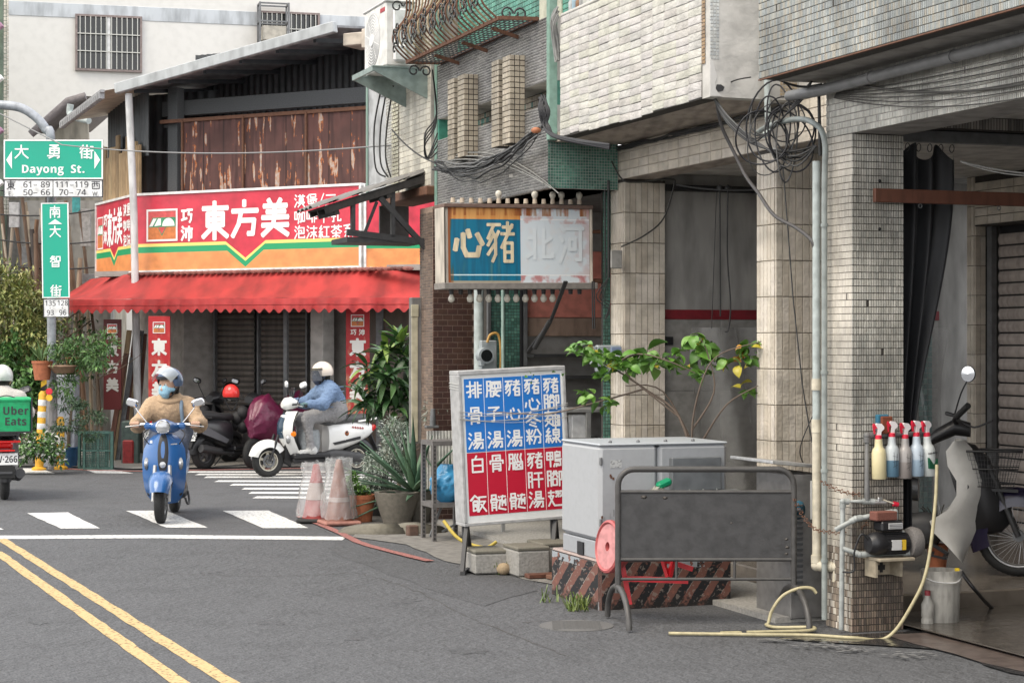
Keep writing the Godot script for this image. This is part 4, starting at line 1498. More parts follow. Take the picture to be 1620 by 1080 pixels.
	word(mb, "漢堡", 2.84, 1.02, .195, .205, 0, .023, .004)
	mb.stroke([Vector2(3.26, .84), Vector2(3.34, 1.01)], .02, .004)
	word(mb, "三", 3.36, 1.02, .195, .2, 0, .023, .004)
	word(mb, "咖啡牛乳", 2.84, .80, .195, .205, 0, .023, .004)
	word(mb, "泡沫紅茶系", 2.84, .58, .195, .205, 0, .023, .004)
	put(mb, "lettering", K.lettering, S)
	var S2 := thing("side_shop_sign", "short red and orange side sign of the shop, round the corner to its left", "shop sign")
	base = SLF * T(.02, 2.79, 0)
	shop_board(S2, base, 2.2, 1.05, .20, true)
	shop_logo(S2, base * T(.08, .4, .002), .34, .5)
	mb = MB.new()
	mb.xf = base
	word(mb, "巧沛", .44, .93, .2, 0, -.25, .04, .004)
	word(mb, "東方美", .66, .98, .56, .29, 0, .07, .004, .5)
	word(mb, "漢堡", 1.58, 1.02, .19, .2, 0, .025, .004)
	word(mb, "咖啡牛", 1.58, .79, .19, .2, 0, .025, .004)
	word(mb, "泡沫紅", 1.58, .56, .19, .2, 0, .025, .004)
	put(mb, "lettering", K.lettering, S2)
	var S3 := thing("end_shop_sign", "blank end piece of the shop sign with green and orange stripes, by the brick pillar", "shop sign")
	shop_board(S3, T(-2.0, 2.77, -26.0), .95, 0, .3, false)
	# drain pole at the corner
	mb = MB.new()
	mb.tube([at(203, 148, 27.6), at(211, 330, 27.6), at(219, 738, 27.55)], .055, 12)
	tag(put(mb, "drain_pole", mat("white pole", lin(.62, .62, .62), .5, "streak", .8)), "white drain pole running up the corner of the shop", "pole")
	# awning
	awning()
	# little roof tiles above the awning
	mb = MB.new()
	mb.xf = SH
	for k in 46:
		mb.col = lin(.26, .10, .08) * rng.randf_range(.6, 1.3)
		mb.ball(V(.05 + k * .105, 2.735, .10), V(.05, .03, .14), 8, 4)
	tag(put(mb, "eave_tiles", K.matte), "row of small reddish roof tiles between the shop sign and the awning", "roof tiles", "", "stuff")
	# banners
	var bn := [[at(163, 505, 27.3), .27, 1.3, "red vertical banner with shade painted into its colour at the left end of the shop", 0.45, 0.0], [at(234, 500, 26.6), .32, 1.35, "red vertical banner with torn white characters behind the blue scooter rider", 1.0, 0.3], [at(547, 488, 25.9), .33, 1.7, "faded red and cream vertical banner by the dark plant", .9, .7]]  # first banner darkened so its shade sits in the print colour
	for k in 3:
		var q = bn[k]
		var t := thing("banner", q[3], "banner", Transform3D(Basis(Vector3.UP, deg_to_rad(-10)), q[0] - V(0, q[2], 0)), "red vertical banners of the shop")
		mb = MB.new()
		mb.bb(V(0, 0, -.02), V(q[1], q[2], 0), .003)
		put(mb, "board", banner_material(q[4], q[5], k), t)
		shop_logo(t, T(q[1] * .22, q[2] - q[1] * .75, .001), q[1] * .56, q[1] * .5)
		mb = MB.new()
		if k != 1: word(mb, "巧沛", q[1] * .2, q[2] - q[1] * .85, q[1] * .25, q[1] * .36, 0, .015, .003)
		word(mb, "東方美", q[1] * .16, q[2] - q[1] * (1.25 if k != 1 else 1.0), q[1] * .70, 0, -q[1] * .95, q[1] * .13, .003, 1.0)
		put(mb, "lettering", mat("banner white", lin(.72, .70, .66) * (.5 if k == 0 else 1.0), .6), t)  # white halved on the first banner, painted shade
	# things leaning under the awning on the left
	for k in 7:
		mb = MB.new()
		var a := at(170 + k * 7, 735, 27.6 + k * .05)
		mb.bar(a, a + V(.25 - .02 * k, 1.5 + rng.randf() * .6, -.1), .05, .07)
		tag(put(mb, "leaning_plank", [K.wood, K.planks, K.steel][k % 3]), "weathered plank leaning under the left end of the awning", "plank", "planks leaning under the awning")
func rust_material() -> StandardMaterial3D:
	if K.has("rust_sheet"): return K.rust_sheet
	var W := 680; var H := 212
	var im := Image.create(W, H, false, Image.FORMAT_RGB8)
	var n := FastNoiseLite.new(); n.seed = 31; n.frequency = .02; n.fractal_octaves = 4
	var n2 := FastNoiseLite.new(); n2.seed = 32; n2.frequency = .01; n2.fractal_octaves = 3
	for y in H:
		for x in W:
			var seam := 1.0 if (x % 73) < 2 else 0.0
			var st := n.get_noise_2d(x * 2.2, y * .22)
			var st2 := n2.get_noise_2d(x * 4.0, y * .5 + 300)
			var brown := Color(.31, .205, .19).lerp(Color(.38, .25, .23), clampf(n2.get_noise_2d(x * 1.0, y * 1.0 + 90) + .5, 0, 1))
			brown = brown.lerp(Color(.25, .16, .15), clampf(st * 1.6, 0, 1))
			var v := float(y) / H
			var rim := absf(st2) 
			var c := brown
			var th := .38 + .10 * sin(v * 5.0) + (.10 if (x % 220) > 90 else -.05)
			if st2 + .35 * n.get_noise_2d(x * 3.0, y * 1.2) > th - .10: c = Color(.62, .36, .2)
			if st2 + .35 * n.get_noise_2d(x * 3.0, y * 1.2) > th: c = Color(.68, .63, .60).lerp(Color(.66, .48, .36), clampf(n.get_noise_2d(x * 5.0, y * 3.0) + .3, 0, 1))
			if seam > 0: c = c.darkened(.45)
			im.set_pixel(x, y, c)
	var m := mat("rusty painted sheet", lin(1, 1, 1), .75)
	m.albedo_color = Color.WHITE
	m.albedo_texture = ImageTexture.create_from_image(im)
	K.rust_sheet = m
	return m
func banner_material(dark: float, fade: float, sd: int) -> StandardMaterial3D:
	var im := Image.create(96, 384, false, Image.FORMAT_RGB8)
	var n := FastNoiseLite.new(); n.seed = 60 + sd; n.frequency = .03; n.fractal_octaves = 4
	for y in 384:
		for x in 96:
			var t := clampf((n.get_noise_2d(x, y * .6) * 1.4 + (y / 384.0 - .45) * 1.6) * fade * 1.6, 0, 1)
			var c := Color(.70, .14, .16).lerp(Color(.78, .62, .47), t)
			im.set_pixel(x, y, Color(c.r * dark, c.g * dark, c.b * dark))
	var m := mat("banner print", lin(1, 1, 1), .6)
	m.albedo_color = Color.WHITE
	m.albedo_texture = ImageTexture.create_from_image(im)
	m.uv1_triplanar = true
	m.uv1_scale = V(1.0 / .33, 1.0 / 1.7, 1)
	return m
func awning():
	var W := thing("red_awning", "long red fabric awning with scalloped edge round the corner of the shop", "awning")
	K.fabric = mat("red awning fabric", lin(.42, .032, .03), .7, "dirt", .35)
	K.fabric.backlight_enabled = true
	K.fabric.backlight = Color(.35, .03, .02)
	var inn := [V(-6.7, 2.74, -30.1), V(-5.62, 2.74, -27.85), V(-2.06, 2.74, -25.95), V(-1.22, 2.74, -25.95)]
	var out := [V(-7.35, 2.35, -29.75), V(-6.33, 2.35, -27.35), V(-2.38, 2.33, -25.12), V(-1.22, 2.33, -25.12)]
	var n := FastNoiseLite.new(); n.seed = 4; n.frequency = .9; n.fractal_octaves = 3
	var ri := []; var ro := []
	for k in 3:
		var N: int = [24, 70, 20][k]
		for s in N:
			ri.append(inn[k].lerp(inn[k + 1], float(s) / N)); ro.append(out[k].lerp(out[k + 1], float(s) / N))
	ri.append(inn[3]); ro.append(out[3])
	var mb := MB.new()
	var rows := []
	for r in 6:
		var row := []
		for k in ri.size():
			var p: Vector3 = ro[k].lerp(ri[k], r / 5.0)
			p.y += .05 * sin(r / 5.0 * PI) * (-1.0) + .04 * n.get_noise_3dv(p * 1.4) * sin((r + .6) / 5.6 * PI)
			row.append(p)
		rows.append(row)
	mb.sheet(rows)
	put(mb, "canopy", K.fabric, W)
	var sc := []
	var path := [0.0]
	for k in range(1, ro.size()): path.append(path[-1] + ro[k].distance_to(ro[k - 1]))
	var top := []; var mid := []; var bot := []
	var dense := []
	var acc: float = path[-1]
	var cnt := int(acc / .02)
	var at_k := 0
	for d in cnt + 1:
		var s := acc * d / cnt
		while at_k < path.size() - 2 and path[at_k + 1] < s: at_k += 1
		var f: float = (s - path[at_k]) / maxf(path[at_k + 1] - path[at_k], 1e-6)
		var p: Vector3 = ro[at_k].lerp(ro[at_k + 1], clampf(f, 0, 1))
		var w := V(.3, 0, 1) * .04 * n.get_noise_2d(s * 3.0, 2.0)
		top.append(p)
		mid.append(p + V(0, -.085, .02) + w)
		bot.append(p + V(0, -.17 - .028 * cos(s / .165 * TAU) + .01 * n.get_noise_2d(s * 2.0, 9.0), .025) + w * 2.0)
	var v := MB.new()
	v.sheet([bot, mid, top])
	put(v, "valance", mat("red valance fabric", lin(.36, .022, .022), .7, "grime", .8), W)
	var seam := MB.new()
	seam.tube(mid.map(func(p): return p + V(0, 0, .004)), .004, 4)
	put(seam, "seam", K.fabric, W)
	var fr := MB.new()
	for k in [30]:
		fr.bar(ri[k] - V(0, .16, 0), ro[k] - V(0, .10, 0), .03, .03)
	put(fr, "frame_arm", K.steel, W)
	for k in [60, 90, 108]:
		fr = MB.new()
		fr.bar(ri[k] - V(0, .16, 0), ro[k] - V(0, .10, 0), .03, .03)
		put(fr, "frame_arm", K.steel, W)
func backdrop():
	var F := thing("white_building", "tall white rendered building with barred windows, behind the corner shop", "building")
	var mb := MB.new()
	var a := at(8, 540, 36.0)
	mb.xf = Transform3D(Basis(Vector3.UP, deg_to_rad(15)), V(a.x, 0, a.z))
	mb.bb(V(0, 0, -4), V(8.5, 12, 0))
	put(mb, "wall", K.white_wall, F)
	var fx := Transform3D(Basis(Vector3.UP, deg_to_rad(15)), V(a.x, 0, a.z))
	# pale blue-grey band near the top
	mb = MB.new()
	mb.xf = fx
	mb.bb(V(.05, 7.95, .0), V(8.4, 8.22, .012), .004)
	put(mb, "grey_band", mat("blue-grey band", lin(.50, .53, .56), .9, "streak", .4), F)
	for q in [[1.33, 6.98, 1.18, 1.0], [4.82, 7.3, 1.15, .9]]:
		mb = MB.new()
		mb.xf = fx
		var x: float = q[0]; var y: float = q[1]; var w: float = q[2]; var h: float = q[3]
		mb.bb(V(x, y, .002), V(x + w, y + h, .02))
		var win := put(mb, "window", K.dark_glass, F)
		mb = MB.new()
		mb.xf = fx
		for e in [[x - .04, y - .04, x + w + .04, y], [x - .04, y + h, x + w + .04, y + h + .04], [x - .04, y, x, y + h], [x + w, y, x + w + .04, y + h]]:
			mb.bb(V(e[0], e[1], .0), V(e[2], e[3], .07))
		put(mb, "frame", mat("window surround", lin(.25, .2, .19), .7, "grime", 1.0), win)
		mb = MB.new()
		mb.xf = fx
		mb.bb(V(x + w / 2 - .03, y, .02), V(x + w / 2 + .03, y + h, .05))
		put(mb, "mullion", K.white, win)
		for k in 12:
			mb = MB.new()
			mb.xf = fx
			mb.bar(V(x + w * (k + .5) / 12, y, .08), V(x + w * (k + .5) / 12, y + h, .08), .016, .016)
			put(mb, "bar", mat("window bar", lin(.5, .5, .47), .6) if k == 0 else mats["window bar"], win)
		for k in 2:
			mb = MB.new()
			mb.xf = fx
			mb.bar(V(x, y + h * (k + 1) / 3, .09), V(x + w, y + h * (k + 1) / 3, .09), .018, .018)
			put(mb, "cross_bar", mats["window bar"], win)
	# box cage on the second window
	mb = MB.new()
	mb.xf = fx
	for z in [.1, .42]:
		for x in [4.78, 5.34]: mb.bar(V(x, 7.25, z), V(x, 8.35, z), .035, .035)
		for y in [7.28, 7.98, 8.33]: mb.bar(V(4.78, y, z), V(5.34, y, z), .03, .03)
	for x in [4.78, 5.34]:
		for y in [7.28, 7.98, 8.33]: mb.bar(V(x, y, .1), V(x, y, .42), .03, .03)
	put(mb, "window_cage", K.steel, F)
	mb = MB.new()
	mb.xf = fx
	mb.bb(V(4.83, 7.62, .2), V(5.3, 7.9, .4), .01)
	put(mb, "cage_box", mat("beige box", lin(.45, .42, .36), .6, "grime", 1.0), F)
	# a neighbour at the left edge
	var G := thing("edge_building", "narrow strip of a tiled green-windowed building at the left edge", "building")
	mb = MB.new()
	var c := at(-60, 540, 31.0)
	mb.bb(V(-17, 0, -31.25), V(at(4, 540, 31).x, 9, -31))
	put(mb, "wall", mat("dark green wall", lin(.11, .15, .11), .6, "grime", .6), G)
	var f := MB.new()
	f.xf = Transform3D(Basis(), V(at(5, 540, 31).x - .0, 3.8, -30.99))
	f.tiles(.09, 5.0, .045, .06, .008, .006, rng, [lin(.5, .47, .4), lin(.44, .42, .36)], .1)
	put(f, "corner_tiles", K.tile, G, "stuff")
	for k in 4:
		mb = MB.new()
		mb.xf = T(at(-14, 540, 30.9).x, 4.2 + k * .85, -30.8, 0, 0, 38)
		mb.box(Vector3.ZERO, V(.5, .09, .12), .01)
		put(mb, "sill", [K.white, mat("magenta sill", lin(.3, .16, .24), .6)][k % 2], G)
	# low house behind the shop with its gutter
	var Hh := thing("gabled_shed", "small shed with grey tiled eave and gutter between the white building and the shop", "shed")
	mb = MB.new()
	mb.bb(V(at(-60, 540, 32.5).x, 0, -34.5), V(at(152, 540, 32).x, at(0, 225, 32).y, -32.3))
	put(mb, "wall", mat("old cream wall", lin(.36, .33, .27), .9, "streak", .5), Hh)
	mb = MB.new()
	mb.col = lin(.17, .15, .15)
	var e := [at(48, 212, 31.6), at(70, 193, 31.6), at(107, 160, 31.6), at(135, 152, 31.6)]
	var b2 := []
	for p in e: b2.append(p + V(.55, .25, -2.0))
	mb.sheet([e, b2]); 
	mb.tube(e, .07, 8)
	put(mb, "eave", K.matte, Hh)
	mb = MB.new()
	mb.tube(spline([at(111, 165, 31.4), at(110, 180, 31.4), at(122, 187, 31.2), at(140, 191, 31.0)], 5), .055, 10)
	put(mb, "drain_elbow", K.pvc, Hh)
	mb = MB.new()
	mb.prism(poly([at(80, 0, 32.2).x, at(0, 222, 32.2).y, at(140, 0, 32.2).x, at(0, 222, 32.2).y, at(137, 0, 32.2).x, at(0, 160, 32.2).y, at(112, 0, 32.2).x, at(0, 172, 32.2).y]), -32.25, -32.15)
	put(mb, "gable_wall", mats["old cream wall"], Hh)
	# cluttered side wall with bamboo poles
	var w := thing("side_yard_wall", "shabby grey yard wall behind the street sign and the bamboo poles", "wall")
	mb = MB.new()
	mb.bb(V(-17.0, 0, -31.6), V(at(160, 540, 30.6).x, at(0, 315, 31).y, -31.3))
	put(mb, "wall", mat("shabby wall", lin(.28, .27, .25), .9, "streak", .4, 0, "soft_n", .5), w)
	var cols := [lin(.22, .13, .08), lin(.06, .05, .045), lin(.30, .24, .17), lin(.42, .36, .28), lin(.14, .09, .06)]
	var pm := []
	for k in 5: pm.append(mat("pole wood %d" % k, cols[k], .8, "streak", 1.0))
	for k in 30:
		var px := rng.randf_range(-8, 152)
		var z := rng.randf_range(30.0, 31.0)
		var lean := rng.randf_range(-.28, .22)
		mb = MB.new()
		var p0 := at(px, 540, z); p0.y = rng.randf_range(1.2, 2.2)
		var p1 := p0 + V(lean, rng.randf_range(1.4, 2.4), .05)
		p1.y = minf(p1.y, 4.6)
		mb.tube([p0 - V(lean * .5, p0.y, 0), p0, p1], rng.randf_range(.018, .04), 6)
		tag(put(mb, "bamboo_pole", pm[rng.randi() % 5]), "thin old pole leaning on the shabby yard wall behind the street sign", "pole", "poles leaning on the yard wall")
	for q in [[120, 323, 12, 28, lin(.05, .3, .3)], [45, 405, 22, 30, lin(.13, .13, .13)], [22, 340, 16, 40, lin(.4, .4, .4)], [135, 360, 16, 60, lin(.32, .31, .3)], [140, 450, 20, 34, lin(.2, .2, .2)]]:
		mb = MB.new()
		var p := at(q[0], q[1], 30.2)
		mb.col = q[4]
		mb.box(p, V(q[2] * .01, q[3] * .01, .06), .005)
		tag(put(mb, "yard_sheet", K.matte), {12: "small turquoise panel among the poles on the yard wall", 22: "dark grey meter box hanging among the poles", 16: "pale grey sheet hung among the poles on the yard wall", 20: "grey board low among the poles by the awning"}[q[2]], "panel", "panels among the poles" if q[2] == 16 else "")
	mb = MB.new()
	for k in 4:
		var y := 2.9 + k * .4 + rng.randf() * .2
		mb.tube(sag(at(0, 540, 30.1) + V(0, y - 1.75, 0), at(150, 540, 30.0) + V(0, y - 1.75 + rng.randf_range(-.1, .1), 0), .05), .012, 4)
	tag(put(mb, "yard_wires", K.wire), "dark wires and rods crossing between the poles of the yard", "wires")
	# street wire across the corner
	mb = MB.new()
	mb.tube(sag(at(-20, 170, 25.5), at(97, 229, 25.0), .0, 4) + sag(at(97, 229, 25.0), at(690, 222, 19.0), .12, 16), .009, 5)
	tag(put(mb, "street_wire", K.wire_grey), "thin grey wire spanning from the street sign to the iron balcony", "wire")
func street_signs():
	var gsign := mat("road sign green", lin(.0, .33, .22), .35)
	var pole := thing("street_sign_pole", "grey curved street pole with red and yellow dots, carrying the green street signs", "pole")
	var b := gp(83, 742)
	var mb := MB.new()
	mb.tube(spline([b, b + V(-.02, 2.2, 0), at(80, 235, 25.6), at(72, 205, 25.6), at(52, 182, 25.6), at(22, 168, 25.6), at(-40, 165, 25.6)], 6), .062, 12)
	put(mb, "shaft", mat("galvanised grey", lin(.33, .35, .38), .5, "grime", 1.6, .2), pole)
	mb = MB.new()
	mb.tube([b, b + V(-.01, 1.2, 0)], .07, 12)
	put(mb, "lower_sleeve", mat("rust-stained grey", lin(.28, .27, .27), .7, "streak", 1.6), pole)
	for q in [[77, 619, lin(.6, .02, .04), "red_dot"], [77, 629, lin(.8, .45, .02), "yellow_dot"]]:
		mb = MB.new()
		mb.col = q[2]
		var p := at(q[0], q[1], 25.4)
		mb.xf = Transform3D(Basis(Vector3.RIGHT, PI / 2), p)
		mb.lathe([Vector2(.0, -.01), Vector2(.045, -.01), Vector2(.045, .004), Vector2(0, .004)], 16)
		put(mb, q[3], K.matte, pole)
	var s := .0084
	# the wide sign
	var A := thing("street_sign", "wide green street sign with white characters, two arrows and a white number plate", "street sign", Transform3D(Basis(), at(5, 312, 25.35)))
	mb = MB.new()
	mb.bb(V(0, .245, -.03), V(1.327, .77, -.004), .004)
	put(mb, "green_board", gsign, A)
	mb = MB.new()
	for e in [[.0, .245, 1.327, .262], [.0, .753, 1.327, .77], [0, .262, .017, .753], [1.31, .262, 1.327, .753]]: mb.bb(V(e[0], e[1], -.02), V(e[2], e[3], .0))
	mb.prism(poly([.035, .50, .11, .62, .11, .38]), -.004, .001)
	mb.prism(poly([1.29, .50, 1.215, .38, 1.215, .62]), -.004, .001)
	word(mb, "大勇街", .14, .71, .20, .435, 0, .022, .0)
	put(mb, "white_marks", K.lettering, A)
	latin("Dayong  St.", .105, K.lettering, A, T(.66, .325, .0), true, 1.1)
	mb = MB.new()
	mb.bb(V(0, 0, -.03), V(1.327, .238, -.004), .004)
	put(mb, "number_plate", K.white, A)
	mb = MB.new()
	for e in [[.0, .0, 1.327, .012], [.0, .226, 1.327, .238], [0, .012, .012, .226], [1.315, .012, 1.327, .226], [.655, .012, .664, .226]]: mb.bb(V(e[0], e[1], -.02), V(e[2], e[3], .0))
	glyph(mb, "東", .035, .225, .125, .125, .012, .0)
	glyph(mb, "西", 1.17, .225, .125, .125, .012, .0)
	put(mb, "black_marks", K.black_print, A)
	latin("61– 89", .078, K.black_print, A, T(.44, .132, .0), false, 1.15)
	latin("50– 66", .078, K.black_print, A, T(.44, .028, .0), false, 1.15)
	latin("E.", .055, K.black_print, A, T(.09, .02, .0))
	latin("111–119", .078, K.black_print, A, T(.91, .132, .0), false, 1.12)
	latin("70– 74", .078, K.black_print, A, T(.92, .028, .0), false, 1.15)
	latin("W.", .055, K.black_print, A, T(1.23, .02, .0))
	# the upright sign
	var B := thing("street_sign", "narrow upright green street sign with an up arrow and a small white number plate below", "street sign", Transform3D(Basis(Vector3.BACK, deg_to_rad(.8)), at(69, 502, 25.35)))
	mb = MB.new()
	mb.bb(V(-.02, .26, -.03), V(.345, 1.53, -.004), .004)
	put(mb, "green_board", gsign, B)
	mb = MB.new()
	for e in [[-.02, .26, .345, .272], [-.02, 1.518, .345, 1.53], [-.02, .272, -.006, 1.518], [.331, .272, .345, 1.518]]: mb.bb(V(e[0], e[1], -.02), V(e[2], e[3], .0))
	for q in [["南", 1.49], ["大", 1.23], ["智", .83], ["街", .44]]: glyph(mb, q[0], .085, q[1], .16, .165, .018, .0)
	mb.prism(poly([.07, 1.245, .26, 1.245, .165, 1.31]), -.004, .001)
	put(mb, "white_marks", K.lettering, B)
	mb = MB.new()
	mb.bb(V(-.01, 0, -.03), V(.335, .25, -.004), .004)
	put(mb, "number_plate", K.white, B)
	mb = MB.new()
	for e in [[-.01, .0, .335, .01], [-.01, .24, .335, .25], [-.01, .01, .0, .24], [.325, .01, .335, .24]]: mb.bb(V(e[0], e[1], -.02), V(e[2], e[3], .0))
	mb.bb(V(.078, .115, -.01), V(.084, .135, 0)); mb.bb(V(.242, .115, -.01), V(.248, .135, 0))
	put(mb, "black_marks", K.black_print, B)
	for q in [["135", .085, .155], ["128", .25, .155], ["93", .085, .028], ["96", .25, .028]]: latin(q[0], .07, K.black_print, B, T(q[1], q[2], .0), false, .95)
	mb = MB.new()
	mb.box(at(80, 266, 25.5), V(.9, .05, .04), .005); mb.box(at(82, 400, 25.5), V(.2, .05, .06), .005)
	put(mb, "sign_clamp", K.steel, pole)
	# bollards
	var ow := mat("bollard orange", lin(.72, .38, .03), .6, "grime", 2.0)
	for k in 2:
		var o := thing("bollard", ["taller orange and white bollard left of the street pole, in the white-flowered shrub", "shorter orange and white bollard right of the street pole, above the blue tub"][k], "bollard", Transform3D(Basis(Vector3.BACK, [-.05, 0.0][k]), [gp(61, 744), gp(95, 742)][k]), "orange and white bollards")
		var h: float = [1.08, .72][k]
		mb = MB.new()
		mb.lathe([Vector2(.1, 0), Vector2(.1, .03), Vector2(.058, .05), Vector2(.055, h - .04), Vector2(.03, h), Vector2(0, h)], 14)
		put(mb, "post", ow, o)
		for j in 3:
			mb = MB.new()
			var y := h - .2 - j * .16
			mb.lathe([Vector2(.0565, y), Vector2(.0585, y + .005), Vector2(.0585, y + .075), Vector2(.0565, y + .08)], 14)
			put(mb, "white_band", K.white, o)
# ---------------------------------------------------------------- plants
func leaf_quad(mb: MB, p: Vector3, d: Vector3, up: Vector3, l: float, w: float, fold := .25, curl := .2):
	var s := d.cross(up)
	if s.length_squared() < 1e-6: s = d.cross(Vector3.RIGHT)
	s = s.normalized()
	var n := s.cross(d).normalized()
	var a := p; var m := p + d * l * .5; var e := p + d * l - n * l * curl
	var l1 := m + s * w * .5 + n * w * fold
	var r1 := m - s * w * .5 + n * w * fold
	mb.tri(a, r1, m); mb.tri(a, m, l1); mb.tri(m, r1, e); mb.tri(m, e, l1)
func scatter(mb: MB, o: Vector3, r: Vector3, count: int, ll: float, lw: float, cols: Array, clumps := 14, hollow := .35):
	var cs := []
	for k in clumps:
		var d := V(rng.randfn(), rng.randfn(), rng.randfn()).normalized()
		cs.append(d * rng.randf_range(hollow, 1.0))
	for k in count:
		var c: Vector3 = cs[rng.randi() % clumps]
		var q := c + V(rng.randfn(), rng.randfn(), rng.randfn()) * .17
		var p := o + q * r
		var d := (q.normalized() + V(rng.randfn(), rng.randfn() - .3, rng.randfn()) * .7).normalized()
		mb.col = (cols[rng.randi() % cols.size()] as Color) * rng.randf_range(.7, 1.3)
		leaf_quad(mb, p, d, V(rng.randfn() * .4, 1, rng.randfn() * .4), ll * rng.randf_range(.6, 1.3), lw * rng.randf_range(.7, 1.2))
func limbs(mb: MB, base: Vector3, top: Vector3, r: float, spread: float, n: int, sd: int):
	var rg := RandomNumberGenerator.new(); rg.seed = sd
	mb.tube(spline([base, base.lerp(top, .4) + V(rg.randf_range(-.08, .08), 0, rg.randf_range(-.05, .05)), top], 4), [r, r * .95, r * .9, r * .85, r * .8, r * .72, r * .66, r * .6, r * .5], 7)
	for k in n:
		var t := rg.randf_range(.3, 1.0)
		var a := base.lerp(top, t)
		var e := a + V(rg.randf_range(-1, 1) * spread, rg.randf_range(.1, .8) * spread, rg.randf_range(-.6, .6) * spread)
		mb.tube(spline([a, a.lerp(e, .5) + V(0, -.04, 0), e], 3), [r * .4, r * .36, r * .32, r * .26, r * .2, r * .16, r * .12], 5)
func plant(called: String, label: String, cat: String, base: Vector3, h: float, blobs: Array, ll: float, lw: float, cols: Array, trunk := .03, n := 8, sd := 1, group := "") -> Node3D:
	var t := thing(called, label, cat, Transform3D(Basis(), base), group)
	var mb := MB.new()
	limbs(mb, Vector3.ZERO, V(.05, h * .8, 0), trunk, h * .35, n, sd)
	put(mb, "trunk", K.bark, t)
	mb = MB.new()
	for b in blobs: scatter(mb, b[0] - base, b[1], b[2], ll, lw, cols)
	put(mb, "crown", K.leaf, t, "stuff")
	return t
func potted(called: String, label: String, at_: Vector3, r: float, h: float, m: Material, group := "") -> Node3D:
	var t := thing(called, label, "flower pot", Transform3D(Basis(), at_), group)
	var mb := MB.new()
	mb.lathe([Vector2(0, 0), Vector2(r * .72, 0), Vector2(r * .95, h * .86), Vector2(r, h * .86), Vector2(r * 1.02, h), Vector2(r * .92, h), Vector2(r * .88, h * .9)], 24)
	put(mb, "shell", m, t)
	mb = MB.new()
	mb.lathe([Vector2(r * .89, h * .9), Vector2(0, h * .93)], 16)
	put(mb, "soil", K.soil, t)
	return t
